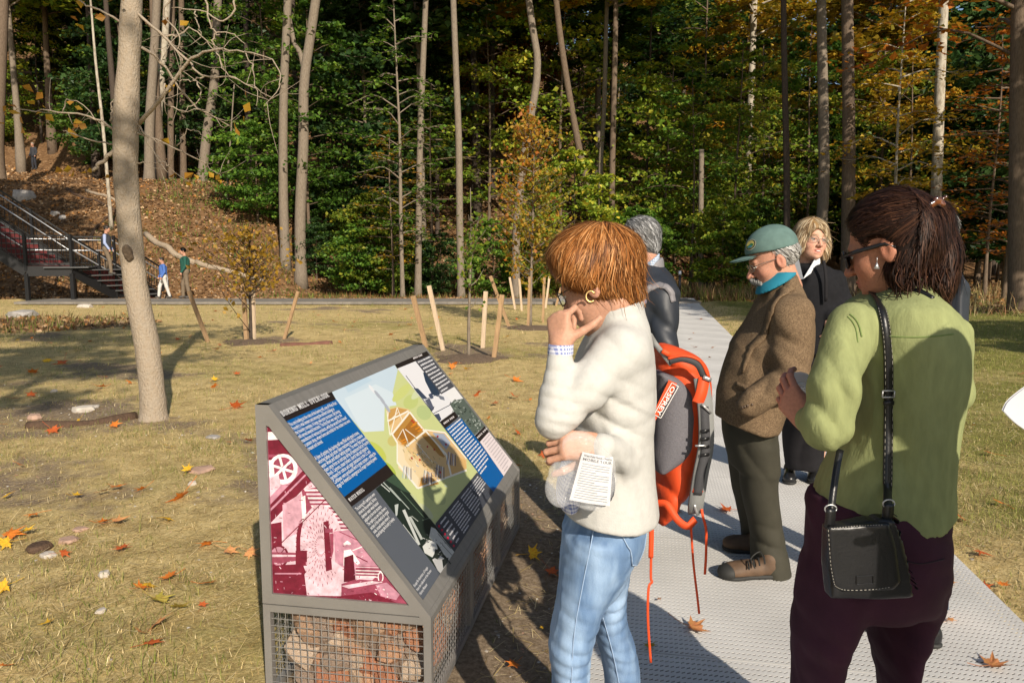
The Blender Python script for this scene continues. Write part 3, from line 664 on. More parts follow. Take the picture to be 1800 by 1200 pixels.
GL = {'B': sb(.1) + [(.3, .89, .78, 1), (.3, .45, .76, .57), (.3, 0, .8, .11), (.66, .55, .9, .92), (.68, .07, .94, .48)],
 'O': [(.04, .14, .3, .86), (.7, .14, .96, .86), (.16, .87, .84, 1), (.16, 0, .84, .13)],
 'R': sb(.1) + [(.3, .89, .78, 1), (.3, .45, .76, .57), (.66, .52, .92, .92)] + dg(.72, 0, .5, .46, .26) + [(.62, 0, 1.04, .11)],
 'I': [(.36, 0, .64, 1), (.22, 0, .78, .11), (.22, .89, .78, 1)],
 'N': sb(.06) + [(.74, 0, .92, 1), (.62, .89, 1, 1)] + dg(.7, 0, .1, 1, .24),
 'G': [(.04, .14, .3, .86), (.16, .87, .84, 1), (.16, 0, .84, .13), (.7, .1, .95, .48), (.52, .38, 1, .5), (.72, .68, .94, .95)],
 'M': sb(.04) + [(.74, 0, .98, 1), (.68, 0, 1.06, .11), (.68, .89, 1.06, 1)] + dg(.42, .2, .12, 1, .2) + dg(.42, .2, .72, 1, .2),
 'L': sb(.14) + [(.3, 0, .9, .12), (.76, 0, .92, .38)],
 'V': dg(.38, 0, .06, 1, .26) + dg(.4, 0, .74, 1, .2) + [(-.02, .89, .44, 1), (.6, .89, 1.02, 1)],
 'E': sb(.1) + [(.3, .88, .88, 1), (.3, 0, .9, .12), (.3, .44, .66, .57), (.74, .66, .9, 1), (.76, 0, .92, .36)],
 'K': sb(.06) + dg(.28, .38, .7, 1, .2) + dg(.7, 0, .42, .56, .24) + [(.6, 0, 1.04, .11), (.6, .89, 1, 1)],
 'W': dg(.2, 0, .0, 1, .2) + dg(.22, 0, .42, 1, .14) + dg(.64, 0, .42, 1, .18) + dg(.66, 0, .84, 1, .14) + [(-.06, .89, .3, 1), (.74, .89, 1.06, 1)],
 'A': dg(.02, 0, .36, 1, .16) + dg(.72, 0, .4, 1, .26) + [(.2, .28, .8, .4), (-.06, 0, .34, .11), (.62, 0, 1.06, .11)],
 'T': [(.38, 0, .64, 1), (.24, 0, .78, .11), (.04, .87, .98, 1), (.04, .62, .18, 1), (.84, .62, .98, 1)],
 'H': sb(.06) + [(.7, 0, .94, 1), (.62, 0, 1.02, .11), (.62, .89, 1.02, 1), (.2, .43, .8, .57)]}
def slab_text(art, txt, a, b, hpx, c):        # a, b: pixels of the baseline's ends, hpx: pixel above a at cap height
    A, B, T = art.loc(*a), art.loc(*b), art.loc(*hpx); e1 = B - A; Ln = np.linalg.norm(e1); e1 /= Ln; ev = T - A; ev = ev - e1 * (ev @ e1)
    un = sum(.5 if ch == ' ' else (.62 if ch == 'I' else (1.18 if ch in 'MW' else 1)) for ch in txt); u = Ln / un; x = 0
    for ch in txt:
        wd = .5 if ch == ' ' else (.62 if ch == 'I' else (1.18 if ch in 'MW' else 1))
        if ch != ' ': 
            off = -.18 if ch == 'I' else 0
            art.rects(A + e1 * u * (x + off), e1 * u * (.80 if wd != 1.18 else .96), ev, GL[ch], c)
        x += wd
    art.k += 1
def font_mesh(txt):
    cu = bpy.data.curves.new('t', 'FONT'); cu.body = txt; cu.size = 1; cu.resolution_u = 2; cu.offset = .012
    o = bpy.data.objects.new('t', cu); me = bpy.data.meshes.new_from_object(o)
    V = np.array([v.co[:] for v in me.vertices]).reshape(-1, 3); F = [list(p_.vertices) for p_ in me.polygons]
    bpy.data.objects.remove(o); bpy.data.curves.remove(cu); bpy.data.meshes.remove(me); return V, F
def text_block(art, lines, a0, a1, b, which, hpx, c):   # a0/a1 first/last baseline starts, b: end pixel of line `which`
    A0, A1 = art.loc(*a0), art.loc(*a1); n_ = len(lines); Bm = art.loc(*b); Am = A0 + (A1 - A0) * which / max(1, n_ - 1)
    e1 = np.array([0, 1., 0]); ev = -(np.array(sl)) if art.n[0] > .1 else np.array([0, 0, 1.])
    ms = [font_mesh(t) for t in lines]; wd = (Bm - Am) @ e1; sx = wd / ms[which][0][:, 0].max(); sy = np.linalg.norm(art.loc(*hpx) - A0) / .72
    for i, (V, F) in enumerate(ms):
        O = A0 + (A1 - A0) * i / max(1, n_ - 1)
        P = O + V[:, :1] * sx * e1 + V[:, 1:2] * sy * ev + art.n * (.0004 + .000006 * (art.k + 1))
        for k in (3, 4, 5, 6):
            fs = np.array([f for f in F if len(f) == k])
            if len(fs): art.mb.F.setdefault(k, []).append(fs + art.mb.n)
        art.mb.V.append(P); art.mb.C.append(np.ones((len(P), 3)) * s2l(c) * art.gain); art.mb.n += len(P)
    art.k += 1
def bars(art, p00, p10, p01, n_, c, hf=.42, rag=.12, seed=1):   # lines of print too small to read: first line start, last line start, first line end
    g = np.random.default_rng(seed); A, B, E = art.loc(*p00), art.loc(*p10), art.loc(*p01); e1 = np.array([0, 1., 0]); W = (E - A) @ e1
    st = (B - A) / (n_ - 1); hgt = np.linalg.norm(st) * hf; ev = -np.array(sl)
    for i in range(n_):
        x = 0; Wl = W * (1 - rag * g.random()) * (.6 if i == n_ - 1 else 1)
        while x < Wl:
            wl = min(W * g.uniform(.05, .16), Wl - x); k0 = art.k; art.rects(A + st * i + e1 * x, e1 * wl, ev * hgt * g.uniform(.85, 1.1), [(0, 0, 1, 1)], c); art.k = k0; x += wl + W * .02
    art.k += 1
G_ = .80
art = Art(sp(.4, .5) - np.array([0, 0, 0]), sn, G_)
BLK, BLU, GRY, WHT = (38, 30, 28), (0, 96, 170), (92, 98, 108), (238, 238, 240)
base = [sp(pt0 + .0005, py0 + .0005), sp(pt1 - .0005, py0 + .0005), sp(pt1 - .0005, py1 - .0005), sp(pt0 + .0005, py1 - .0005)]
def clip_panel(pts):                          # keep print inside the frame
    out = []
    for q in pts:
        t = (q - np.array([-D_ + w_, 0, h2])) @ sl; y = q[1]; out.append(sp(np.clip(t, pt0 + .001, pt1 - .001), np.clip(y, py0 + .001, py1 - .001)))
    return out
def A(pts, c): art.put(clip_panel([art.loc(*p_) for p_ in pts]), c)
art.put(base, GRY)
# painting of the mill, cut away
A([(560, 676), (688, 632), (840, 830), (765, 922), (692, 833)], (206, 214, 150))
A([(570, 680), (688, 634), (699, 650), (690, 690), (697, 712), (676, 715), (675, 757), (640, 759), (633, 753)], (202, 221, 235))
A([(605, 700), (660, 675), (690, 690), (697, 712), (676, 715), (675, 757), (640, 759), (633, 753)], (215, 230, 240))
A([(600, 672), (640, 655), (655, 668), (612, 690)], (190, 214, 232))
for (x, y, rx, ry, c) in ((660, 795, 24, 13, (196, 206, 96)), (706, 690, 8, 22, (206, 214, 132)), (722, 706, 12, 14, (196, 208, 130)), (682, 825, 18, 9, (178, 196, 80)), (745, 725, 14, 12, (186, 202, 140)), (690, 775, 9, 9, (206, 196, 120)), (720, 880, 22, 12, (198, 206, 158)), (765, 868, 24, 12, (182, 192, 138)), (748, 898, 18, 7, (206, 212, 172)), (735, 690, 6, 16, (212, 222, 180))):
    art.ell((x, y), rx, ry, c, rot=.8)
z4 = lambda *P: [(560 + x / 5, 620 + y / 5) for x, y in P]
A(z4((595, 500), (690, 475), (790, 495), (930, 670), (1110, 700), (1300, 930), (1300, 1020), (870, 1190), (700, 1010), (690, 780), (640, 700)), (232, 196, 140))
A(z4((600, 505), (690, 480), (780, 500), (620, 640)), (206, 160, 90)); A(z4((650, 720), (800, 520), (930, 680), (770, 830)), (190, 140, 66))
A(z4((700, 730), (820, 580), (900, 680), (770, 810)), (168, 112, 44)); A(z4((690, 790), (760, 830), (1060, 1150), (880, 1190), (700, 1010)), (238, 214, 168))
A(z4((900, 720), (960, 690), (1120, 890), (1100, 920), (1060, 900)), (186, 136, 66)); A(z4((880, 1190), (1060, 1150), (960, 1060), (900, 1100)), (214, 160, 84))
A(z4((700, 1000), (690, 800), (740, 830), (760, 940), (880, 1100), (870, 1180)), (244, 226, 190))
A(z4((1130, 870), (1290, 940), (1300, 1010), (1170, 1080)), (226, 184, 120)); A(z4((1000, 700), (1100, 710), (1160, 790), (1120, 850)), (168, 178, 196))
for a_, b_, wd in (((605, 600), (790, 510), 5), ((630, 725), (690, 480), 3), ((690, 480), (740, 610), 2), ((605, 600), (620, 470), 2), ((620, 600), (700, 520), 2), ((640, 720), (800, 520), 6), ((800, 520), (930, 690), 5), ((760, 830), (935, 690), 6), ((740, 670), (790, 800), 3), ((735, 680), (690, 760), 2), ((760, 670), (850, 740), 2.5), ((935, 680), (1120, 890), 5), ((1120, 890), (1165, 1080), 5), ((1110, 700), (1300, 930), 4), ((930, 675), (1110, 700), 4), ((870, 1190), (1300, 1030), 6), ((690, 780), (690, 960), 4), ((690, 960), (870, 1190), 6), ((640, 705), (690, 790), 5), ((625, 720), (600, 510), 3), ((860, 790), (1000, 960), 2), ((1010, 760), (1110, 900), 3)):
    (p_, q_) = z4(a_, b_); art.line(p_, q_, wd * .55, (248, 244, 230))
for x, y, a_ in ((470, 320, .9), (520, 370, .9), (560, 420, 1.0), (600, 480, 1.0)): art.ell(z4((x, y))[0], 10, 2.6, (176, 184, 198) if x > 480 else (232, 236, 242), rot=a_)
g_ = np.random.default_rng(5)
for i in range(95):                           # machinery on the shop floor
    t = g_.random(); x = 790 + 260 * t + g_.normal(0, 45); y = 800 + 280 * t + g_.normal(0, 50)
    c = [(246, 240, 214), (196, 160, 84), (150, 146, 110), (176, 190, 206), (120, 104, 66), (235, 220, 150)][i % 6]; q_ = z4((x, y))[0]; ang = g_.uniform(.4, 1.1); ln = g_.uniform(2, 7)
    art.line(q_, (q_[0] + ln * math.cos(ang), q_[1] + ln * math.sin(ang)), g_.uniform(.6, 1.5), c)
for bx_, by_, c0 in ((960, 1090, (150, 160, 178)), (1070, 1040, (104, 116, 150)), (780, 1050, (176, 194, 210)), (1170, 930, (120, 134, 170))):
    for j in range(6): p_, q_ = z4((bx_ - 30 + j * 12, by_ - 60 + j * 5), (bx_ - 45 + j * 15, by_ + 50 + j * 3)); art.line(p_, q_, 1.3, [c0, (226, 230, 238), (84, 90, 116)][j % 3])
for x, y in ((820, 595), (835, 610), (955, 825), (1015, 850), (818, 925), (888, 940), (1045, 735), (1118, 805), (1068, 1050)): art.ell(z4((x, y))[0], 1.6, 2, (190, 40, 44), 8)
for x, y in ((740, 770), (750, 790), (830, 640), (870, 660), (890, 680), (845, 620)): p_, q_ = z4((x - 22, y + 12), (x + 22, y - 12)); art.line(p_, q_, 2.4, (222, 140, 40))
# top strip, dark text, harbour photograph
A([(698, 648), (730, 635), (775, 693), (799, 679), (853, 747), (834, 766), (810, 735), (798, 723), (773, 741)], (236, 236, 240))
r3 = lambda *P: [(690 + x / 4.8, 610 + y / 4.8) for x, y in P]
for P_, c in ((((255, 215), (275, 215), (400, 390), (385, 420), (330, 400), (275, 290)), (44, 60, 82)), (((175, 345), (215, 350), (290, 430), (260, 440), (205, 385)), (58, 72, 96)), (((270, 450), (310, 430), (350, 520), (330, 540)), (90, 96, 116)), (((300, 400), (330, 385), (345, 430), (320, 440)), (70, 80, 104)), (((350, 570), (390, 560), (410, 610), (395, 625)), (66, 76, 100)), (((375, 400), (430, 420), (440, 450), (400, 440)), (120, 126, 140))): A(r3(*P_), c)
for a_, b_, wd, c in (((110, 240), (190, 350), 1.1, (60, 66, 84)), ((345, 560), (480, 490), 1.2, (40, 48, 66)), ((480, 490), (490, 460), 1., (40, 48, 66)), ((270, 440), (380, 400), 1, (80, 90, 110)), ((180, 345), (330, 540), 1.2, (40, 52, 76)), ((330, 540), (350, 500), 1.2, (60, 60, 76))): p_, q_ = r3(a_, b_); art.line(p_, q_, wd, c)
A(r3((480, 480), (520, 450), (600, 430), (640, 450), (780, 660), (690, 745), (575, 600), (520, 545)), (92, 104, 96))
A(r3((440, 400), (520, 335), (600, 420), (500, 460)), (240, 240, 240))
for i in range(80):
    x = g_.uniform(510, 740); y = 470 + (x - 510) * .85 + g_.normal(0, 40); y = min(max(y, 450), 715)
    q_ = r3((x, y))[0]; art.line(q_, (q_[0] + g_.uniform(-4, 4), q_[1] + g_.uniform(-3, 4)), g_.uniform(.7, 1.8), [(34, 44, 40), (196, 204, 198), (60, 76, 66), (140, 152, 140)][i % 4])
A([(688, 634), (750, 611), (755, 624), (698, 648)], BLK); A([(730, 635), (755, 624), (799, 679), (775, 693)], (78, 80, 88))
A([(773, 741), (798, 723), (805, 733), (782, 753)], BLK); A([(782, 753), (810, 735), (834, 766), (889, 842), (871, 872)], BLU)
A([(833.7, 766), (852.5, 747.5), (861, 757), (843, 776.7)], BLK); A([(843, 776.7), (861, 757), (908, 816), (889, 842)], (240, 228, 230))
A([(765, 920), (838, 830), (871, 870), (800, 975)], (72, 76, 86))
# water wheel photograph
A([(659, 860), (692, 833), (763, 922), (801, 973), (777, 1014)], (34, 46, 40))
z2 = lambda *P: [(600 + x / 5.217, 830 + y / 5.217) for x, y in P]
for P_, c in ((((390, 60), (480, 10), (600, 160), (640, 200), (560, 170)), (62, 84, 66)), (((485, 300), (520, 290), (510, 390), (495, 410)), (196, 204, 200)), (((555, 350), (580, 340), (720, 660), (700, 670)), (208, 212, 208)), (((610, 410), (635, 405), (745, 610), (725, 620)), (190, 196, 190)), (((820, 500), (860, 520), (1040, 740), (1000, 850), (880, 660), (800, 600)), (206, 208, 204)), (((740, 680), (800, 620), (860, 640), (880, 700), (830, 780), (760, 740)), (222, 224, 220)), (((830, 800), (900, 760), (1000, 850), (920, 945), (880, 900)), (216, 216, 214)), (((860, 700), (920, 740), (880, 800), (840, 780)), (44, 52, 46)), (((920, 800), (980, 780), (990, 850), (930, 880)), (40, 46, 44))): A(z2(*P_), c)
for a_, b_, wd, c in (((360, 110), (440, 180), 1.6, (206, 212, 206)), ((370, 80), (540, 260), 1.8, (180, 190, 184)), ((440, 140), (620, 340), 1.6, (170, 180, 172)), ((540, 170), (760, 420), 1.2, (96, 118, 96)), ((640, 400), (700, 450), 1.4, (170, 176, 168)), ((560, 480), (690, 650), 1.6, (206, 210, 204)), ((940, 760), (1000, 840), 1.6, (40, 46, 44)), ((880, 560), (1000, 700), 1.4, (110, 112, 110)), ((900, 640), (1010, 760), 1.2, (120, 122, 120)), ((740, 440), (800, 420), 1.2, (110, 130, 110))): p_, q_ = z2(a_, b_); art.line(p_, q_, wd, c)
for i in range(46): q_ = z2((g_.uniform(760, 960), g_.uniform(560, 880)))[0]; art.line(q_, (q_[0] + g_.uniform(-4, 4), q_[1] + g_.uniform(-3, 4)), g_.uniform(.6, 1.4), [(70, 76, 72), (236, 236, 234), (150, 152, 148)][i % 3]) if q_[0] < 790 and q_[1] < 985 and q_[0] > 735 + (q_[1] - 930) * .6 else None
# left column
A([(482, 719.6), (577, 682), (590, 702.5), (500, 741.7)], BLK); A([(500, 741.7), (590, 702.5), (679, 816), (603.5, 874)], BLU); A([(603.5, 874), (679, 816), (692, 833), (616, 892)], BLK)
A([(616, 892), (659.4, 859.7), (777, 1014), (747, 1061)], GRY)
slab_text(art, 'BORING MILL OVERLOOK', (497, 732.5), (579.5, 697), (490.5, 724), WHT)
slab_text(art, 'WATER WHEEL', (614.5, 882.5), (640.5, 862), (610.5, 877), WHT)
text_block(art, ['You are looking at the ruins of the boring mill, one of West Point', "Foundry's vital centers and among the earliest buildings in", 'the foundry complex. A large, two-story structure, the boring', 'mill served several functions. The first floor was used for the', 'manufacture of various products, while the second floor housed', 'a pattern shop, where forms and molds for the molten iron were', 'created and stored.'], (509, 750), (541.5, 793), (616, 743), 5, (504.6, 743.8), WHT)
text_block(art, ['A hive of activity, the boring mill was filled with grand cranes,', 'whirring lathes and other heavy machinery driven by a massive', 'water wheel and leather belting system. The water that powered', 'them came from an intricate series of headraces fed by Foundry', 'Brook. Cannons, steam boilers, church bells and industrial', 'hardware for cotton and sugar plantations in the U.S. and', 'Caribbean were produced here in great numbers - setting the', "stage for America's emergence as a major industrial power."], (554.5, 809.5), (593, 858.5), (643, 770.5), 2, (549.6, 803), WHT)
text_block(art, ["The boring mill's operations were", 'driven by the powerful, 36-foot', 'diameter water wheel located', 'adjacent to the main structure.', 'The replica you see today shows a', 'section of the wheel at its original', 'scale, located exactly where it', "stood during the foundry's heyday."], (626, 898.5), (662, 945), (658, 869.5), 0, (622.5, 893), WHT)
text_block(art, ['Except for illustration, all images', 'from the collection of the Putnam', 'History Museum'], (727.5, 1032.5), (738, 1046.5), (751.5, 999), 0, (724.5, 1028), (225, 226, 230))
bars(art, (735, 638.5), (775, 690), (757, 628), 10, (222, 222, 226), seed=2); bars(art, (787, 757), (844, 834), (811, 738.5), 16, WHT, seed=3); bars(art, (849, 777.5), (886, 829), (862, 763), 12, (196, 186, 190), seed=4, hf=.3)
bars(art, (826, 857), (842, 872), (842, 836), 6, (214, 214, 218), seed=5); bars(art, (810, 877), (834, 907), (826, 858), 8, (214, 214, 218), seed=6); bars(art, (789, 903), (814, 938), (807, 879), 9, (214, 214, 218), seed=7)
bars(art, (774, 922), (801, 955), (784, 909), 6, (214, 214, 218), seed=8, hf=.34)
for i in range(6): art.ell((770.5 + i * 5.2, 925 + i * 6.9), 1.9, 2.4, (214, 34, 70), 8)
slab = lambda a_, b_, wd: [art.line((a_[0] + (b_[0] - a_[0]) * f0, a_[1] + (b_[1] - a_[1]) * f0), (a_[0] + (b_[0] - a_[0]) * f1, a_[1] + (b_[1] - a_[1]) * f1), wd, (214, 208, 208)) for f0, f1 in ((0, .1), (.13, .24), (.27, .36), (.4, .5), (.6, .7), (.74, .86), (.9, 1))]
slab((725.5, 630.5), (741, 624), 3.4); slab((779, 745), (797, 732.5), 3.4); slab((838, 770), (855, 753), 3.0)
print_mat = mat('sign_print', attr=True, rough=.42, spec=.35)
art.mb.obj('interpretive_panel', print_mat, sign)
# maroon photograph on the near end
end = Art((0, fw * 0 + .010, 0), (0, -1, 0), .82)
z7 = lambda *P: [(440 + x / 3, 700 + y / 3) for x, y in P]
M0, M1, M2, M3, M4 = (116, 32, 52), (150, 70, 92), (196, 140, 160), (226, 196, 208), (244, 236, 238)
inner = tri(0, fw + .0015)
def inside(V):                                # cut a polygon to the triangle of the end frame
    V = [np.array([v[0], v[2]]) for v in V]; Cc = [np.array([q[0], q[2]]) for q in inner]; out = V
    for i in range(len(Cc)):
        a_, b_ = Cc[i], Cc[(i + 1) % len(Cc)]; nn = np.array([-(b_ - a_)[1], (b_ - a_)[0]]); new = []
        for j in range(len(out)):
            p_, q_ = out[j], out[(j + 1) % len(out)]; dp, dq = (p_ - a_) @ nn, (q_ - a_) @ nn
            if dp >= 0: new.append(p_)
            if dp * dq < 0: new.append(p_ + (q_ - p_) * dp / (dp - dq))
        out = new
        if len(out) < 3: return None
    return [np.array([v[0], .010, v[1]]) for v in out]
_put = end.put
def put2(V, c):
    V = inside(V)
    if V is not None: _put(V, c)
end.put = put2
E_ = lambda P, c: end.poly(z7(*P), c)
_put([np.array([q[0], .010, q[2]]) for q in tri(0, fw - .002)], M1)
E_([(60, 325), (260, 325), (520, 640), (700, 900), (560, 1040), (100, 1040), (70, 600)], M3)
E_([(40, 60), (120, 60), (200, 180), (55, 185)], M0); E_([(40, 180), (140, 174), (240, 212), (40, 222)], M4); E_([(40, 222), (260, 213), (330, 322), (40, 326)], M0); E_([(40, 296), (260, 292), (280, 306), (40, 312)], M1)
E_([(66, 325), (300, 325), (360, 420), (82, 590)], M2); end.ell(z7((172, 372))[0], 26, 27, M4, rot=.2); end.ell(z7((172, 368))[0], 19, 20, M1)
for a_ in (.3, 1.3, 2.4): p_ = z7((172, 370))[0]; end.line((p_[0] - 24 * math.cos(a_), p_[1] - 24 * math.sin(a_)), (p_[0] + 24 * math.cos(a_), p_[1] + 24 * math.sin(a_)), 4.5, M4)
E_([(68, 325), (120, 325), (130, 420), (80, 520)], M4); E_([(90, 420), (150, 400), (160, 460), (85, 540)], M3)
E_([(76, 590), (290, 366), (345, 410), (80, 684)], M0); E_([(80, 606), (300, 388), (306, 394), (80, 622)], M2)
E_([(270, 480), (400, 460), (620, 760), (560, 800), (420, 700), (290, 600)], M1)
for i in range(13): E_([(285 + i * 9, 478 + i * 21), (440 + i * 16, 478 + i * 21), (446 + i * 16, 488 + i * 21), (288 + i * 9, 488 + i * 21)], M3 if i % 2 else M4)
E_([(82, 680), (250, 520), (280, 540), (280, 900), (95, 900)], M3); E_([(110, 660), (165, 650), (168, 800), (116, 800)], M0); E_([(170, 560), (268, 500), (276, 700), (176, 740)], (208, 160, 176)); E_([(268, 520), (290, 510), (300, 700), (280, 720)], M4)
end.ell(z7((275, 790))[0], 11, 46, M0, rot=-.03)
for i in range(24):
    a_ = 1.2 + 3.9 * i / 24; p_ = z7((282 + 36 * math.cos(a_), 780 + 145 * math.sin(a_)))[0]; end.line(p_, (p_[0] - 2.4, p_[1] + .4), 1.8, M0)
end.ell(z7((378, 780))[0], 38, 74, M3, 26, rot=-.06); end.ell(z7((372, 778))[0], 36, 71, (222, 188, 200), 26, rot=-.06)
for ring_ in range(6):
    for i in range(26):
        a_ = 6.283 * i / 26 + ring_ * .1; rx, ry = 8 + 5.0 * ring_, 14 + 10.4 * ring_; p_ = z7((372, 778))[0]
        if math.cos(a_) < .75: end.line((p_[0] + rx * math.cos(a_), p_[1] + ry * math.sin(a_)), (p_[0] + (rx + 3) * math.cos(a_), p_[1] + (ry + 5) * math.sin(a_)), .9, M0)
E_([(386, 650), (414, 642), (432, 900), (400, 910)], M0); E_([(394, 684), (436, 684), (436, 706), (394, 706)], M1); E_([(420, 712), (440, 708), (440, 800), (428, 850)], M1); end.line(*z7((150, 775), (410, 518)), 1.6, M0)
end.ell(z7((150, 830))[0], 18, 20, M0); end.ell(z7((150, 830))[0], 14.5, 16.5, M2)
for a_ in (.2, 1.2, 2.3): p_ = z7((150, 830))[0]; end.line((p_[0] - 15 * math.cos(a_), p_[1] - 17 * math.sin(a_)), (p_[0] + 15 * math.cos(a_), p_[1] + 17 * math.sin(a_)), 1.6, M0)
E_([(98, 808), (270, 812), (270, 850), (98, 876)], M1); E_([(98, 820), (270, 824), (270, 832), (98, 834)], M3); E_([(96, 880), (280, 870), (300, 1040), (104, 1042)], M0); E_([(130, 918), (270, 918), (270, 925), (130, 925)], M2); E_([(240, 800), (300, 800), (300, 880), (240, 880)], M0)
E_([(440, 700), (520, 690), (600, 780), (680, 850), (700, 920), (560, 940), (450, 860)], M2); end.line(*z7((470, 700), (640, 780)), 1.6, M1); end.line(*z7((540, 800), (640, 760)), 1.6, M4); end.line(*z7((560, 830), (620, 860)), 1.8, M0)
E_([(492, 762), (512, 748), (532, 762), (530, 770), (494, 772)], M4); end.ell(z7((512, 782))[0], 4, 5, M2); E_([(494, 800), (530, 794), (556, 830), (580, 866), (566, 876), (540, 850), (540, 880), (492, 880)], M4); E_([(496, 836), (544, 820), (556, 962), (494, 966)], (92, 22, 40))
E_([(556, 880), (690, 884), (706, 936), (560, 930)], M1); 
for y in (884, 902, 918, 934): E_([(556, y), (690, y + 4), (694, y + 9), (556, y + 5)], M4 if y % 4 else M3)
end.ell(z7((688, 940))[0], 5, 10, M4); end.ell(z7((688, 940))[0], 3.4, 7.4, M1)
E_([(482, 976), (560, 950), (700, 960), (760, 1000), (860, 1110), (480, 1080)], M1); E_([(480, 986), (640, 960), (700, 968), (520, 1000)], M3); E_([(470, 1040), (640, 1020), (860, 1110), (100, 1060), (100, 1032)], M0); E_([(660, 980), (720, 968), (790, 1030), (770, 1060), (690, 1040)], M2)
for i in range(26): q_ = z7((g_.uniform(560, 800), g_.uniform(950, 1070)))[0]; end.line(q_, (q_[0] + g_.uniform(-4, 5), q_[1] + g_.uniform(-3, 3)), g_.uniform(.8, 2), [M0, M3, M4][i % 3])
for i in range(190):
    x_, y_ = g_.uniform(70, 760), g_.uniform(330, 1060)
    if x_ < 60 + (y_ - 60) * .74: q_ = z7((x_, y_))[0]; a_ = g_.choice([0.1, 1.5, .9, -.7]); ln = g_.uniform(1.5, 7); end.line(q_, (q_[0] + ln * math.cos(a_), q_[1] + ln * math.sin(a_)), g_.uniform(.5, 1.5), [M1, M2, M3, M0, (208, 160, 176)][i % 5])
E_([(100, 1020), (470, 1050), (470, 1058), (100, 1030)], M2)
end.mb.obj('end_panel', mat('maroon_print', attr=True, rough=.4, spec=.35, var=.3, vscale=45, detail=8), sign)
# stone-filled base: three welded modules, wire grids, rubble
NM = 3; ml = L_ / NM; ft = .026
for m in range(NM):
    mb = MB(); y0, y1 = m * ml + .001, (m + 1) * ml - .001
    for (x, y) in ((-ft / 2, y0 + ft / 2), (-D_ + ft / 2, y0 + ft / 2), (-ft / 2, y1 - ft / 2), (-D_ + ft / 2, y1 - ft / 2)): mb.box((x, y, h1 / 2), (ft, ft, h1))
    for z in (ft / 2, h1 - ft / 2):
        for x in (-ft / 2, -D_ + ft / 2): mb.box((x, (y0 + y1) / 2, z), (ft - .001, y1 - y0 - 2 * ft, ft - .0005))
        for y in (y0 + ft / 2, y1 - ft / 2): mb.box((-D_ / 2, y, z), (D_ - 2 * ft, ft - .001, ft - .0005))
    gf = mb.obj('gabion_frame', steel, sign)
    def grid(name, o, eu, ev, nu, nv, th=.002):
        mb = MB(); nn = np.cross(eu, ev); nn = nn / np.linalg.norm(nn)
        for i in range(1, nu): mb.bar(o + eu * i / nu, o + eu * i / nu + ev, th, th, nn)
        for j in range(1, nv): mb.bar(o + ev * j / nv + nn * th * .9, o + ev * j / nv + eu + nn * th * .9, th, th, nn)
        return tag(mb.obj(name, wire, gf), kind='stuff')
    v3 = lambda *a_: np.array(a_, float)
    grid('wire_mesh', v3(-ft * .4, y0 + ft, ft), v3(0, ml - 2 * ft, 0), v3(0, 0, h1 - 2 * ft), 21, 11)
    grid('wire_mesh', v3(-D_ + ft * .4, y0 + ft, ft), v3(0, ml - 2 * ft, 0), v3(0, 0, h1 - 2 * ft), 21, 11)
    if m == 0: grid('wire_mesh', v3(-D_ + ft, .4 * ft, ft), v3(D_ - 2 * ft, 0, 0), v3(0, 0, h1 - 2 * ft), 21, 11)
    if m == 2: grid('wire_mesh', v3(-D_ + ft, L_ - .4 * ft, ft), v3(D_ - 2 * ft, 0, 0), v3(0, 0, h1 - 2 * ft), 21, 11)
RC = [(.50, .22, .11), (.54, .29, .16), (.44, .27, .16), (.48, .33, .21), (.56, .41, .28), (.44, .18, .09), (.38, .27, .19)]
rock_m = [mat('rubble_%d' % i, c, .9, var=.28, vscale=22, bump=.9, bscale=60, spec=.15, col2=tuple(np.array(c) * [.75, .8, .9] + .03)) for i, c in enumerate(RC)]
protos = []
for i in range(14):
    V, F = chunk((1, rng.uniform(.6, .95), rng.uniform(.5, .75)), .55); protos.append(mesh_np('brick_rubble', V, [F], None, False)); protos[-1].materials.append(rock_m[i % 7])
def rubble(x, y, z, s, i):
    o = link('brick_rubble', protos[i % 14], rock_m[int(rr_.integers(0, 7))], sign, loc=(x, y, z)); o.scale = (s, s, s); o.rotation_euler = (rr_.uniform(-.9, .9), rr_.uniform(-.9, .9), rr_.uniform(0, 6.28)); return o
i = 0
rr_ = np.random.default_rng(12)
def face_fill(nu, nv, f):
    global i
    for r_ in range(nv):
        for c_ in range(nu):
            x, y = f(((c_ + .5 + (.35 if r_ % 2 else -.1)) / nu)); z = .03 + (h1 - .075) * (r_ + .55) / nv + rng.uniform(-.012, .012)
            s_ = rr_.uniform(.105, .16); rubble(x + rng.uniform(-.01, .01), y + rng.uniform(-.012, .012), min(max(z, s_ * .42), h1 - .07), s_, i); i += 1
face_fill(8, 5, lambda t: (-D_ + .085 + (D_ - .17) * t, .105)); face_fill(20, 5, lambda t: (-.105, .16 + (L_ - .26) * t)); face_fill(5, 3, lambda t: (-D_ + .12 + (D_ - .24) * t, .19))
face_fill(16, 3, lambda t: (-.2, .2 + (L_ - .3) * t)); face_fill(14, 3, lambda t: (-D_ + .09, .2 + (L_ - .3) * t))
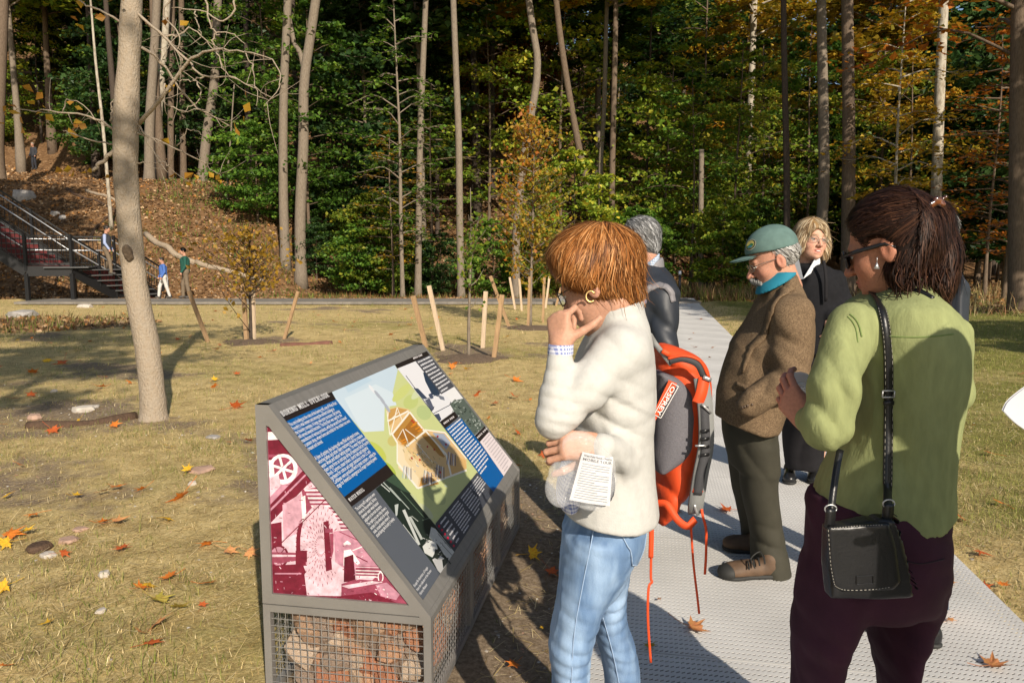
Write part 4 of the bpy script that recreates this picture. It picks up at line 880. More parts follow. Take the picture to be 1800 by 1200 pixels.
# ------------------------------------------------------------------ implicit surfaces for people and soft goods
def smin(a, b, k):
    h = np.clip(.5 + .5 * (b - a) / k, 0, 1); return b * (1 - h) + a * h - k * h * (1 - h)
def smax(a, b, k): return -smin(-a, -b, k)
V3 = lambda *a: np.array(a, float)
def rp(r, Y): return r / FPX * Y
def capsule(a, b, ra, rb):
    a, b = np.asarray(a, float), np.asarray(b, float); ba = b - a; L2 = max(ba @ ba, 1e-9)
    def f(P):
        pa = P - a; t = np.clip(pa @ ba / L2, 0, 1); return np.linalg.norm(pa - t[:, None] * ba, axis=1) - (ra + (rb - ra) * t)
    r = max(ra, rb); return f, np.minimum(a, b) - r, np.maximum(a, b) + r
def pc(p, q): return capsule(at(*p[:3]), at(*q[:3]), rp(p[3], p[2]), rp(q[3], q[2]))      # capsule from pixels, distance, radius in px
def ellip(c, r, rot=None):
    c, r = np.asarray(c, float), np.asarray(r, float)
    def f(P):
        q = P - c
        if rot is not None: q = q @ rot
        k0 = np.linalg.norm(q / r, axis=1); k1 = np.linalg.norm(q / (r * r), axis=1) + 1e-6; return k0 * (k0 - 1) / k1
    m = r.max() if rot is not None else r; return f, c - m, c + m
def pe(px, py, Y, rx, ry, rz): return ellip(at(px, py, Y), (rp(rx, Y), ry, rp(rz, Y)))
def loft(sl, endk=.02):                      # stacked elliptical sections: (py, x left, x right, half depth, distance)
    T = []
    for py, xl, xr, dh, Y in sl:
        c = at((xl + xr) / 2, py, Y); ml, mr = at(xl, py, Y)[0] / Y, at(xr, py, Y)[0] / Y      # edges are the sight lines that graze the section
        u = (ml + mr) * (Y * Y - dh * dh) / (2 * Y); a = math.sqrt(max((u - mr * Y) ** 2 - (mr * dh) ** 2, 1e-4)); T.append((c[2], u, c[1], a, dh))
    T = np.array(sorted(T)); S = spline(T, 60); S = S[np.argsort(S[:, 0])]
    z0, z1 = T[0, 0], T[-1, 0]
    def f(P):
        z = np.clip(P[:, 2], z0, z1); cx, cy, a, b = (np.interp(z, S[:, 0], S[:, i]) for i in (1, 2, 3, 4))
        x, y = (P[:, 0] - cx), (P[:, 1] - cy); k0 = np.sqrt((x / a) ** 2 + (y / b) ** 2); k1 = np.sqrt((x / a ** 2) ** 2 + (y / b ** 2) ** 2) + 1e-6
        return smax(k0 * (k0 - 1) / k1, np.maximum(z0 - P[:, 2], P[:, 2] - z1), endk)
    m = T[:, 3:].max(); return f, V3((T[:, 1] - T[:, 3]).min(), (T[:, 2] - T[:, 4]).min(), z0), V3((T[:, 1] + T[:, 3]).max(), (T[:, 2] + T[:, 4]).max(), z1)
def union(prims, k=.02):                     # prims: (f, lo, hi) or ((f, lo, hi), k)
    L = [(q if len(q) == 2 else (q, k)) for q in prims]
    def f(P):
        d = None
        for (g, lo, hi), kk in L: e = g(P); d = e if d is None else smin(d, e, kk)
        return d
    return f, np.min([q[0][1] for q in L], 0), np.max([q[0][2] for q in L], 0)
def minus(A, B, k=.006): return (lambda P: smax(A[0](P), -B[0](P), k)), A[1], A[2]
def cutz(A, fn, k=.006): return (lambda P: smax(A[0](P), fn(P), k)), A[1], A[2]
def displace(A, fn): return (lambda P: A[0](P) - fn(P)), A[1] - .02, A[2] + .02
def folds(items, base=((9, .004), (24, .0014)), seed=1, crease=None):
    """items: (centre, direction, waves per metre, height, reach)"""
    def fn(P):
        o = np.zeros(len(P))
        for i, (fq, am) in enumerate(base): o += am * wav(P, fq, seed + i)
        if crease:
            for q, (fq, am, st) in enumerate(crease): o += am * np.clip(1 - np.abs(wav(P * np.array(st), fq, seed + 60 + q)) * 3.2, 0, 1) ** 1.5 * np.clip(.55 + .8 * wav(P, 5, seed + 70 + q), 0, 1)
        for j, (c, d, fq, am, rd) in enumerate(items):
            c = np.asarray(c, float); d = nrm(np.asarray(d, float)); q = P - c; w_ = np.exp(-(q ** 2).sum(1) / rd ** 2)
            m = w_ > .02
            if m.any():
                ph = q[m] @ d * fq * 6.283 + 1.6 * wav(P[m], 7, seed + 11 + j); s_ = 2 * np.abs(np.sin(ph / 2)) ** .75 - 1.25; o[m] += 1.35 * am * w_[m] * s_ * (.7 + .6 * wav(P[m], 11, seed + 31 + j))
        return o
    return fn
def polygonize(A, h, pad=.02):
    f, lo, hi = A; lo = np.asarray(lo) - pad; hi = np.asarray(hi) + pad; B = 4
    nb = np.ceil((hi - lo) / (h * B)).astype(int) + 1; n_ = nb * B
    ax = [lo[i] + (np.arange(nb[i]) + .5) * h * B - h * .5 for i in range(3)]
    Cc = np.stack(np.meshgrid(*ax, indexing='ij'), -1).reshape(-1, 3); dc = f(Cc)
    act = np.abs(dc) < h * B * 1.9
    D = np.repeat(np.repeat(np.repeat(np.where(dc < 0, -1., 1.).reshape(nb), B, 0), B, 1), B, 2).astype(np.float32)
    idx = np.stack(np.unravel_index(np.nonzero(act)[0], nb), 1) * B
    o = np.stack(np.meshgrid(*[np.arange(B)] * 3, indexing='ij'), -1).reshape(-1, 3)
    I = (idx[:, None] + o[None]).reshape(-1, 3); P = lo + I * h
    d = np.concatenate([f(P[i:i + 400000]) for i in range(0, len(P), 400000)]) if len(P) else np.zeros(0)
    D[I[:, 0], I[:, 1], I[:, 2]] = d
    N = np.array(D.shape); cs = N - 1; S = D < 0; acc = np.zeros((cs.prod(), 3)); cnt = np.zeros(cs.prod()); quads = []
    for a in range(3):
        s0 = [slice(None)] * 3; s1 = [slice(None)] * 3; s0[a] = slice(0, -1); s1[a] = slice(1, None)
        e = np.stack(np.nonzero(S[tuple(s0)] != S[tuple(s1)]), 1)
        b, c = [(1, 2), (2, 0), (0, 1)][a]
        e = e[(e[:, b] > 0) & (e[:, c] > 0) & (e[:, b] < N[b] - 1) & (e[:, c] < N[c] - 1)]
        if not len(e): continue
        e1 = e.copy(); e1[:, a] += 1; d0 = D[e[:, 0], e[:, 1], e[:, 2]]; d1 = D[e1[:, 0], e1[:, 1], e1[:, 2]]; t = d0 / (d0 - d1)
        X = e.astype(float); X[:, a] += t; q = []
        for db, dc_ in ((-1, -1), (0, -1), (0, 0), (-1, 0)):
            cidx = e.copy(); cidx[:, b] += db; cidx[:, c] += dc_; fl = (cidx[:, 0] * cs[1] + cidx[:, 1]) * cs[2] + cidx[:, 2]
            cnt += np.bincount(fl, minlength=len(cnt)); 
            for k in range(3): acc[:, k] += np.bincount(fl, X[:, k], minlength=len(cnt))
            q.append(fl)
        q = np.stack(q, 1); q[d0 > 0] = q[d0 > 0][:, ::-1]; quads.append(q)
    used = np.nonzero(cnt > 0)[0]; mp = np.full(len(cnt), -1); mp[used] = np.arange(len(used))
    V = lo + acc[used] / cnt[used][:, None] * h; return V, mp[np.concatenate(quads)]
def soft(name, A, h, m, parent=None, col=None):
    V, F = polygonize(A, h); C = None if col is None else (col(V) if callable(col) else np.ones((len(V), 3)) * col)
    if parent is not None: V = V - wloc(parent)
    return link(name, mesh_np(name, V, [F], C, True), m, parent)
def grad(f, P, e=.001):
    g = np.zeros_like(P)
    for s_ in ((1, -1, -1), (-1, -1, 1), (-1, 1, -1), (1, 1, 1)): s_ = np.array(s_, float); g += s_ * f(P + s_ * e)[:, None]
    return nrm(g)
def groom(name, A, m, parent, n_, flow, L, width, pal, seg=9, mask=None, lift=.004, h=.008, seed=1, frizz=.12, base=True, basecol=None, clump=.0):
    """hair: a base volume covered with ribbons that follow its surface"""
    g_ = np.random.default_rng(seed); f = A[0]; V, F = polygonize(A, h)
    mb = MB()
    if base:
        mb.add(V, F); mb.C[-1] = np.ones((len(V), 3)) * np.array(basecol if basecol is not None else np.mean(pal, 0) * .6)
    c = V[F].mean(1); 
    if mask is not None: c = c[mask(c)]
    P = c[g_.integers(0, len(c), n_)] + g_.normal(0, h * .4, (n_, 3)); Ls = L * g_.uniform(.55, 1.25, n_); step = (Ls / seg)[:, None]
    off0 = g_.uniform(.0005, .005, n_); fly = g_.uniform(.3, 1.2, n_) * np.where(g_.random(n_) < .06, 3.5, 1); pts = []; sides = []; jit = g_.normal(0, frizz, (n_, 3)); cl = wav(P, 60, seed + 5)
    for i in range(seg + 1):
        nr = grad(f, P); d = f(P); t = i / seg; off = off0 + lift * t ** 2 * fly + clump * cl * t
        P = P - nr * (d - off)[:, None]; fl = nrm(flow(P, t) + jit); fl = nrm(fl - nr * (fl * nr).sum(1, keepdims=True) * (1 - .25 * t))
        pts.append(P.copy()); sides.append(np.cross(fl, nr)); P = P + fl * step
    pts = np.stack(pts, 1); sides = np.stack(sides, 1); wdt = width * g_.uniform(.6, 1.4, n_)[:, None, None] * np.sqrt(np.clip(np.array([1 - abs(2 * i / seg - .7) ** 3 * .5 if i < seg else .1 for i in range(seg + 1)]), .1, 1))[None, :, None]
    A_, B_ = pts - sides * wdt, pts + sides * wdt; VV = np.stack([A_, B_], 2).reshape(-1, 3); k = np.arange(n_)[:, None, None] * (seg + 1) * 2 + np.arange(seg)[None, :, None] * 2
    FF = (k + np.array([0, 1, 3, 2])).reshape(-1, 4); pal = np.array(pal); ci = np.clip(g_.integers(0, len(pal), n_) + np.round(.8 * wav(pts[:, 0], 35, seed + 2)).astype(int), 0, len(pal) - 1)
    mb.add(VV, FF); mb.C[-1] = np.repeat(pal[ci] * g_.uniform(.8, 1.2, (n_, 1)), (seg + 1) * 2, 0)
    if parent is not None: mb.V = [v - wloc(parent) for v in mb.V]
    return mb.obj(name, m, parent, smooth=True)
# --- heads and hands
def basis(fw, up=(0, 0, 1)):
    fw = nrm(np.asarray(fw, float)); r = nrm(np.cross(fw, up)); u = np.cross(r, fw); return np.stack([r, fw, u], 1)      # columns right, forward, up
def tilt(Bm, roll): c, s_ = math.cos(roll), math.sin(roll); return Bm @ np.array([[c, 0, s_], [0, 1, 0], [-s_, 0, c]])
def head_sdf(c, Bm, s=1.0, neck=None, neck_r=.056, male=False, mouth_open=0):
    c = np.asarray(c, float); L = lambda *p: c + Bm @ (np.array(p) * s); E = lambda p, r: ellip(L(*p), np.array(r) * s, Bm)
    jw = .006 if male else 0
    pr = [(E((0, -.012, .035), (.077, .096, .088)), .01), (E((0, .028, -.03), (.064 + jw * .5, .064, .088)), .03), (E((0, .040, -.082), (.046 + jw, .046, .034)), .025), (E((0, .074, -.100), (.018 + jw, .017, .015)), .018),
          (E((-.036, .055, -.032), (.026, .026, .026)), .02), (E((.036, .055, -.032), (.026, .026, .026)), .02), (E((0, .080, .018), (.048, .014, .012)), .016),
          (capsule(L(0, .088, .006), L(0, .112 + jw * .5, -.034), .007 * s, .0115 * s), .010), (E((.0115, .101, -.037), (.009, .010, .008)), .006), (E((-.0115, .101, -.037), (.009, .010, .008)), .006),
          (E((0, .090, -.0625), (.023, .010, .0065)), .006), (E((0, .088, -.075 - mouth_open), (.020, .010, .007)), .006)]
    A = union(pr)
    for sx in (-1, 1): A = minus(A, E((sx * .032, .098, .001), (.017, .014, .0105)), .012)
    A = minus(A, E((0, .103, -.0685 - mouth_open * .5), (.021, .012, .0015 + mouth_open * .5)), .003)
    lids = []
    for sx in (-1, 1): lids += [(E((sx * .032, .0775, .0055), (.0155, .0125, .0075)), .003), (E((sx * .032, .0765, -.0075), (.0145, .0115, .005)), .003)]
    ears = []
    for sx in (-1, 1):
        er = minus(E((sx * .080, -.012, -.012), (.0085, .019, .032)), E((sx * .0895, -.006, -.008), (.006, .010, .019)), .004); ears.append((er, .005))
    A = union([A] + lids + ears)
    if neck is not None: A = union([(A, .01), (capsule(L(0, -.022, -.065), neck, neck_r * .92, neck_r * 1.08), .028)])
    return A, L
def face_col(c, Bm, s, skin, lip=(.42, .10, .09), blush=(.46, .18, .13), brow=None):
    c = np.asarray(c, float); skin = np.array(skin)
    def fn(P):
        q = (P - c) @ Bm / s; C = np.ones((len(P), 3)) * skin * (1 + .06 * wav(P, 40, 77)[:, None])
        g = lambda p, r: np.exp(-(((q - np.array(p)) / np.array(r)) ** 2).sum(1))[:, None]
        for sx in (-1, 1):
            w_ = .55 * g((sx * .042, .075, -.035), (.024, .04, .022)); C = C * (1 - w_) + np.array(blush) * w_
            w_ = .5 * g((sx * .08, -.01, -.01), (.016, .03, .035)); C = C * (1 - w_) + np.array(blush) * w_
            if brow is not None: w_ = np.clip(1.6 * g((sx * .034, .088, .022), (.020, .03, .0055)), 0, .9); C = C * (1 - w_) + np.array(brow) * w_
        w_ = .5 * g((0, .11, -.033), (.013, .02, .014)); C = C * (1 - w_) + np.array(blush) * w_
        w_ = np.clip(1.5 * g((0, .096, -.069), (.021, .02, .0105)), 0, .85); return C * (1 - w_) + np.array(lip) * w_
    return fn
def eyes(L, parent, s=1.0, iris=(.10, .07, .04)):
    for sx in (-1, 1):
        V, F = [], []
        import bmesh
        bm = bmesh.new(); bmesh.ops.create_uvsphere(bm, u_segments=16, v_segments=10, radius=.0122 * s); V = np.array([v.co[:] for v in bm.verts])
        FF = [[v.index for v in f.verts] for f in bm.faces]; bm.free(); o = L(sx * .032, .0765, 0); fw = nrm(L(sx * .033, 1, -.25) - o)
        q = V @ fw / (.0122 * s); C = np.where(q[:, None] > .93, np.array([.01, .01, .01]), np.where(q[:, None] > .80, np.array(iris), np.array([.62, .58, .54])))
        link('eye', mesh_np('eye', V + o - wloc(parent), [np.array([f for f in FF if len(f) == 3]), np.array([f for f in FF if len(f) == 4])], C, True), mat('eye', attr=True, rough=.15, spec=.6), parent)
def hand_sdf(wr, f, nb, side=1, curl=((.3, .5, .3),) * 4, s=1.0, thumb=(.6, .75, -.35), tbend=(.2, .3), spread=.10, forearm=None):
    """wr wrist, f towards the knuckles, nb back of the hand, side: thumb on +/- cross(nb, f)"""
    f = nrm(np.asarray(f, float)); nb = np.asarray(nb, float); nb = nrm(nb - f * (nb @ f)); t = np.cross(nb, f) * side; wr = np.asarray(wr, float)
    X = lambda a, b, c: wr + (f * a + t * b + nb * c) * s; pr = []
    kn = [(.086, .027), (.090, .007), (.085, -.0125), (.076, -.030)]; ln = [(.043, .025, .021), (.047, .029, .023), (.044, .027, .022), (.034, .020, .019)]
    for i in range(4):
        a, b = kn[i]; pr.append((capsule(X(.004, b * .62, -.002), X(a, b, .002 if i in (1, 2) else 0), .0150 * s, .0112 * s), .014))
    pr.append((capsule(X(.02, .016, -.012), X(.055, .020, -.010), .015 * s, .012 * s), .014)); pr.append((capsule(X(.02, -.018, -.011), X(.055, -.022, -.009), .013 * s, .011 * s), .014))
    if forearm is not None: pr.append((capsule(wr + f * .006, forearm, .0250 * s, .034 * s), .02))
    for i in range(4):
        a, b = kn[i]; p = X(a, b, 0); sp_ = spread * (1.2 - .8 * i); d = nrm(f + t * sp_); ang = 0; r0 = (.0098, .0100, .0096, .0084)[i] * s
        for j in range(3):
            ang += curl[i][j]; dd = d * math.cos(ang) - nb * math.sin(ang); q = p + dd * ln[i][j] * s; pr.append((capsule(p, q, r0 * (1 - .09 * j), r0 * (1 - .09 * (j + 1))), .0028)); p = q
    p = X(.022, .026, -.010); d = nrm(f * thumb[0] + t * thumb[1] + nb * thumb[2]); bend = nrm(f - t * .2 - nb * .35)
    for j, (l_, r0, r1) in enumerate(((.042, .0150, .0118), (.033, .0112, .0104), (.026, .0105, .0085))):
        q = p + d * l_ * s; pr.append((capsule(p, q, r0 * s, r1 * s), .008 if j == 0 else .003)); p = q
        if j < 2: d = nrm(d + bend * tbend[j])
    return union(pr)
def person(label, parts, loc, group=None, inner=()):
    """one continuous body mesh (skin) as the root; parts: (sdf, step, colour function)"""
    loc = np.array(loc, float); V, F, C, n_ = [], [], [], 0
    for A, h, col in list(parts):
        v, f = polygonize(A, h); V.append(v - loc); F.append(f + n_); n_ += len(v); C.append(col(v) if callable(col) else np.ones((len(v), 3)) * np.array(col))
    o = link('person', mesh_np('person', np.concatenate(V), [np.concatenate(F)], np.concatenate(C), True), SKIN, loc=loc)
    return tag(o, label, 'person', group)
SKIN = mat('skin', attr=True, rough=.55, spec=.35, sss=.10, var=.14, vscale=130, bump=.5, bscale=420)
def pobj(mb, name, m, parent, smooth=False):   # mesh built in world space, hung on a parent
    mb.V = [v - wloc(parent) for v in mb.V]; return mb.obj(name, m, parent, smooth)
def ribbon(mb, P, wdt, th, nrml=None, col=None):   # a flat strap along a line, nrml: direction its face looks
    P = np.asarray(P, float); T = nrm(np.gradient(P, axis=0)); N = np.asarray(nrml, float) if nrml is not None else V3(0, -1, 0); N = np.broadcast_to(N, P.shape); S = nrm(np.cross(T, N)); N = nrm(np.cross(S, T))
    wdt = np.broadcast_to(wdt, (len(P),))[:, None]; V = np.stack([P - S * wdt / 2 - N * th / 2, P + S * wdt / 2 - N * th / 2, P + S * wdt / 2 + N * th / 2, P - S * wdt / 2 + N * th / 2], 1).reshape(-1, 3)
    i = np.arange(len(P) - 1)[:, None] * 4; F = np.concatenate([i + np.array([[j, (j + 1) % 4, 4 + (j + 1) % 4, 4 + j]]) for j in range(4)]); return mb.add(V, [F, np.array([[3, 2, 1, 0], [len(V) - 4, len(V) - 3, len(V) - 2, len(V) - 1]])], col)
def zpy(z, Y):                                # photo row at which height z shows, so far ahead
    zz = z - CAM_H; d = Y * CP - zz * SP; u = zz * CP + Y * SP; return 600 - FPX * u / d
def front(A, P, off, start=.25):              # slide points along the line of sight until they lie on a surface
    P = np.asarray(P, float); C0 = V3(0, 0, CAM_H); t0 = np.linalg.norm(P - C0, axis=1); D = (P - C0) / t0[:, None]; t = t0 - start
    for _ in range(50): t = t + np.maximum(A[0](C0 + D * t[:, None]) - off, 0) * .8 + 1e-5
    t = np.where(t > t0 + .2, t0, t); k = np.ones(5) / 5; ts = np.convolve(np.pad(t, 2, mode='edge'), k, 'valid'); return C0 + D * np.minimum(ts, t + .001)[:, None]
def shoe(name, toe, heel, parent, m, ms, w_=.048, hgt=.075, boot=0.0, zg=.035):
    toe, heel = V3(toe[0], toe[1], zg), V3(heel[0], heel[1], zg); d = nrm(toe - heel); up = V3(0, 0, 1); L = np.linalg.norm(toe - heel); q = lambda t, z: heel + d * L * t + up * z
    Bm = np.stack([np.cross(d, up), d, up], 1)
    A = union([(ellip(q(.16, .045), (w_ * .72, .17 * L, .05), Bm), .02), (ellip(q(.5, .04), (w_ * .88, .34 * L, .042), Bm), .03), (ellip(q(.80, .034), (w_ * .98, .22 * L, .034), Bm), .03), (capsule(q(.2, .06), q(.22, hgt + boot), w_ * .72, w_ * .8), .03)])
    A = cutz(A, lambda P: zg + .012 - P[:, 2], .004); o = soft(name, A, .006, m, parent)
    S = union([(ellip(q(.22, .012), (w_ * .86, .24 * L, .02), Bm), .02), (ellip(q(.52, .012), (w_ * .86, .36 * L, .02), Bm), .02), (ellip(q(.78, .012), (w_ * 1.1, .25 * L, .02), Bm), .02)]); S = cutz(cutz(S, lambda P: zg - P[:, 2], .002), lambda P: P[:, 2] - zg - .022, .004)
    V, F = polygonize(S, .006); so = link('sole', mesh_np('sole', V - wloc(parent), [F], None, True), ms, o); return o
# ------------------------------------------------------------------ cloth materials
def checks(c1, c2, sc):
    def ex(n, l, vec, c):
        out = None
        sp_ = n.new('ShaderNodeSeparateXYZ'); l.new(vec, sp_.inputs[0]); acc = None
        ad = n.new('ShaderNodeMath'); ad.operation = 'ADD'; l.new(sp_.outputs[0], ad.inputs[0]); l.new(sp_.outputs[1], ad.inputs[1])
        for src in (ad.outputs[0], sp_.outputs[2]):
            m = n.new('ShaderNodeMath'); m.operation = 'MULTIPLY'; l.new(src, m.inputs[0]); m.inputs[1].default_value = sc
            f = n.new('ShaderNodeMath'); f.operation = 'FRACT'; l.new(m.outputs[0], f.inputs[0])
            g = n.new('ShaderNodeMath'); g.operation = 'GREATER_THAN'; l.new(f.outputs[0], g.inputs[0]); g.inputs[1].default_value = .5
            if acc is None: acc = g.outputs[0]
            else:
                a = n.new('ShaderNodeMath'); a.operation = 'ADD'; l.new(acc, a.inputs[0]); l.new(g.outputs[0], a.inputs[1]); h = n.new('ShaderNodeMath'); h.operation = 'MULTIPLY'; l.new(a.outputs[0], h.inputs[0]); h.inputs[1].default_value = .5; acc = h.outputs[0]
        m = n.new('ShaderNodeMix'); m.data_type = 'RGBA'; l.new(acc, m.inputs[0]); l.new(c, m.inputs[6]); m.inputs[7].default_value = (*c2, 1); return m.outputs[2]
    return ex
FLEECE = mat('fleece', (.49, .485, .46), .95, var=.05, vscale=70, bump=.5, bscale=230, bdist=.0018, spec=.1)
DENIM = mat('denim', (.14, .235, .40), .85, col2=(.28, .395, .56), vscale=9, stretch=(1.6, 1.6, .5), var=.22, bump=.8, bscale=420, spec=.15, detail=8)
GINGHAM = mat('gingham', (.72, .72, .78), .85, extra=checks(None, (.16, .2, .42), 110))
def hairmat(name): return mat(name, attr=True, rough=.5, spec=.16)
HAIR = hairmat('hair')
SK1 = (.50, .27, .18)
# ------------------------------------------------------------------ woman in white fleece, hand at her chin
YW = 1.93
Wf = basis((-.80, .44, -.42), (0, 0, 1)); Wc = at(1052, 497, 1.90)
Whead, WL = head_sdf(Wc, Wf, .98, neck=at(1084, 582, 1.92), neck_r=.050)
el = at(972, 742, 1.72); wrL = at(986, 606, 1.76); sh = at(1088, 618, 1.79)
hL = hand_sdf(at(985, 609, 1.755), at(983, 565, 1.768) - at(985, 609, 1.755), V3(-.62, -.72, .1), side=-1, curl=((1.0, 1.05, .5), (1.3, 1.25, .6), (1.4, 1.3, .6), (1.4, 1.3, .6)), s=.84, thumb=(.42, .78, -.45), tbend=(.1, .3), forearm=wrL + V3(0, 0, -.06))
wrR = at(1048, 782, 1.70)
hR = hand_sdf(wrR, V3(-.92, -.15, .02), V3(-.25, -.85, .42), side=1, curl=((.7, 1.0, .5), (.75, 1.05, .5), (.8, 1.1, .5), (.85, 1.1, .5)), s=.90, thumb=(.75, .45, -.5), tbend=(.3, .3), forearm=None)
inner = union([loft([(560, 1070, 1120, .05, YW), (640, 1040, 1120, .12, YW), (780, 1030, 1120, .11, YW), (880, 1020, 1125, .11, YW)]), (capsule(sh, el, .03, .03), .03), (capsule(el, wrL, .028, .024), .03), (capsule(at(1040, 930, YW), at(1000, zpy(.5, YW), YW), .05, .04), .05), (capsule(at(1000, zpy(.5, YW), YW), at(990, zpy(.1, YW), YW), .04, .03), .03), (capsule(at(1068, 930, 2.02), at(1068, 1040, 2.05), .035, .03), .05), (capsule(at(1068, 1040, 2.05), at(1088, 1150, 2.07), .03, .03), .03), (capsule(at(1088, 1150, 2.07), at(1098, zpy(.1, 2.13), 2.13), .04, .03), .03)])
W_ = person('woman in a white fleece jacket and blue jeans, hand on chin, reading the sign', [(Whead, .0032, face_col(Wc, Wf, .98, SK1)), (hL, .0026, SK1), (hR, .0026, SK1), (inner, .014, SK1)], (.23, YW, 0))
eyes(WL, W_, .98)
tors = loft([(546, 1056, 1130, .080, 1.92), (556, 1046, 1135, .10, 1.92), (570, 1042, 1140, .125, YW), (600, 1024, 1147, .185, YW), (650, 1006, 1152, .178, YW), (720, 1002, 1153, .165, YW), (780, 1000, 1150, .158, YW), (832, 993, 1152, .16, YW), (872, 984, 1157, .172, YW), (906, 978, 1161, .178, YW)])
slv = [((1090, 616, 1.80, 45), (1030, 680, 1.745, 39)), ((1030, 680, 1.745, 39), (976, 738, 1.715, 32)), ((976, 738, 1.715, 31), (979, 690, 1.73, 27)), ((979, 690, 1.73, 27), (985, 618, 1.755, 22))]
jk = union([(tors, .02)] + [(pc(*q), .03 if i < 1 else .018) for i, q in enumerate(slv)] + [(pc((1060, 650, 2.06, 36), (1000, 765, 1.98, 30)), .03), (pc((1090, 806, 1.80, 34), (1058, 786, 1.705, 25)), .02)])
hemW = lambda P: (at(0, 886, YW)[2] - .032 * np.clip((P[:, 0] - at(980, 890, YW)[0]) / .2, -.5, 1.4)) - P[:, 2]
jk = cutz(jk, hemW, .006)
jk = cutz(jk, lambda P: np.where(np.abs(P[:, 0] - wrL[0]) < .06, 1, -1) * 0 + np.where((np.linalg.norm(P - wrL, axis=1) < .07), (P[:, 2] - at(0, 617, 1.755)[2]), -1.), .003)
coll = minus(loft([(510, 1038, 1131, .078, 1.905), (545, 1037, 1134, .084, 1.91), (578, 1036, 1142, .094, 1.92)], .006), loft([(495, 1046, 1122, .066, 1.905), (545, 1046, 1125, .071, 1.91), (600, 1048, 1130, .08, 1.92)], .005), .003)
coll = cutz(coll, lambda P: P[:, 2] - (at(0, 556, 1.9)[2] + .30 * (P[:, 0] - at(1042, 0, 1.9)[0])) - .006, .005)
jk = union([(jk, .01), (coll, .005)])
jk = displace(jk, folds([(at(985, 725, 1.66), (.2, 0, 1), 35, 0.0030, .07), (at(975, 650, 1.70), (.1, 0, 1), 30, 0.0025, .05), (at(1060, 735, 1.78), (.45, 0, .9), 20, 0.0055, .10), (at(1120, 700, 1.82), (-.3, 0, 1), 15, 0.0039, .10), (at(1075, 800, 1.76), (.9, 0, .35), 16, 0.0039, .10), (at(1090, 610, 1.74), (.7, 0, .7), 19, 0.0028, .07), (at(1020, 660, 1.68), (.7, 0, -.6), 22, 0.0025, .07), (at(1120, 860, 1.8), (1, 0, .15), 14, 0.0033, .09), (at(1110, 640, 1.85), (.4, 0, .9), 16, 0.0028, .08)], ((6, .002), (20, .0007)), 3, ((10, .0035, (1, 1, 1.6)), (16, .002, (1.5, 1, 1)))))
jkW = soft('jacket', jk, .0062, FLEECE, W_)
mb = MB(); zx = at(1041, 540, 1.87)                                                       # stitched seams and zip
seam = [at(x, y, 1.93 - d) for x, y, d in ((1124, 590, .13), (1140, 640, .12), (1143, 700, .1), (1138, 760, .12))]
cuff = minus(capsule(at(985, 621, 1.755), at(986, 603, 1.757), rp(23, 1.755), rp(22.5, 1.757)), capsule(at(985, 640, 1.755), at(986, 590, 1.757), rp(19.5, 1.755), rp(19, 1.757)), .002)
cuff = cutz(cutz(cuff, lambda P: P[:, 2] - at(0, 604, 1.756)[2], .002), lambda P: at(0, 624, 1.756)[2] - P[:, 2], .002)
soft('shirt_cuff', cuff, .003, GINGHAM, W_)
soft('shirt_tail', cutz(loft([(800, 990, 1030, .1, 1.9), (850, 979, 1024, .11, 1.9), (880, 977, 1020, .12, 1.9)], .01), lambda P: at(0, 802, 1.9)[2] * 0 - 1 + 0 * P[:, 2], .004), .008, GINGHAM, W_)
soft('shirt_collar', union([ellip(at(1117, 529, 1.93), (.028, .05, .014)), ]), .004, GINGHAM, W_)
# jeans
zk = zpy(.45, YW); za = zpy(.09, YW)
legN = loft([(930, 992, 1105, .13, 1.90), (1000, 984, 1092, .115, 1.89), (1054, 977, 1066, .10, 1.88), (1100, 969, 1050, .092, 1.88), (1140, 965, 1040, .086, 1.88), (1190, 970, 1037, .078, 1.88), (1300, 968, 1034, .07, 1.89), (za - 30, 978, 1030, .062, 1.92)])
legF = loft([(930, 1040, 1134, .12, 2.02), (985, 1040, 1112, .11, 2.04), (1050, 1036, 1102, .10, 2.05), (1100, 1042, 1106, .092, 2.06), (1140, 1054, 1119, .088, 2.07), (1190, 1062, 1126, .08, 2.08), (1290, 1068, 1128, .07, 2.1), (za - 95, 1072, 1124, .062, 2.13)])
hips = loft([(880, 998, 1140, .155, 1.95), (910, 996, 1138, .168, 1.95), (945, 994, 1132, .170, 1.95), (985, 990, 1112, .155, 1.95), (1030, 1000, 1092, .12, 1.96)])
jn = union([(hips, .02), (legN, .03), (legF, .028)])
jn = displace(jn, folds([(at(1010, 1170, 1.8), (.15, 0, 1), 30, 0.0030, .09), (at(1005, 1090, 1.8), (.3, 0, 1), 21, 0.0022, .09), (at(1065, 1020, 1.84), (.75, 0, -.6), 25, 0.0028, .09), (at(1030, 940, 1.8), (.25, 0, 1), 27, 0.0022, .09), (at(1085, 1100, 1.96), (-.25, 0, 1), 28, 0.0030, .09), (at(1070, 1000, 1.86), (.5, 0, -.9), 27, 0.0030, .07), (at(1100, 1165, 1.98), (.2, 0, 1), 30, 0.0028, .08), (at(1005, 1240, 1.8), (.1, 0, 1), 30, 0.0028, .1)], ((8, .002), (26, .0008)), 5, ((13, .0045, (.7, .7, 1.8)), (24, .003, (.8, .8, 1.6)), (20, .0025, (1.5, 1.5, .6)))))
jnW = soft('jeans', jn, .0062, DENIM, W_)
STITCH = mat('denim_seam', (.30, .41, .57), .8)
fS = jn[0]
def onto(A, P, off):                          # lay points on a surface
    P = np.asarray(P, float).copy()
    for _ in range(6): P -= grad(A[0], P) * (A[0](P) - off)[:, None]
    return P
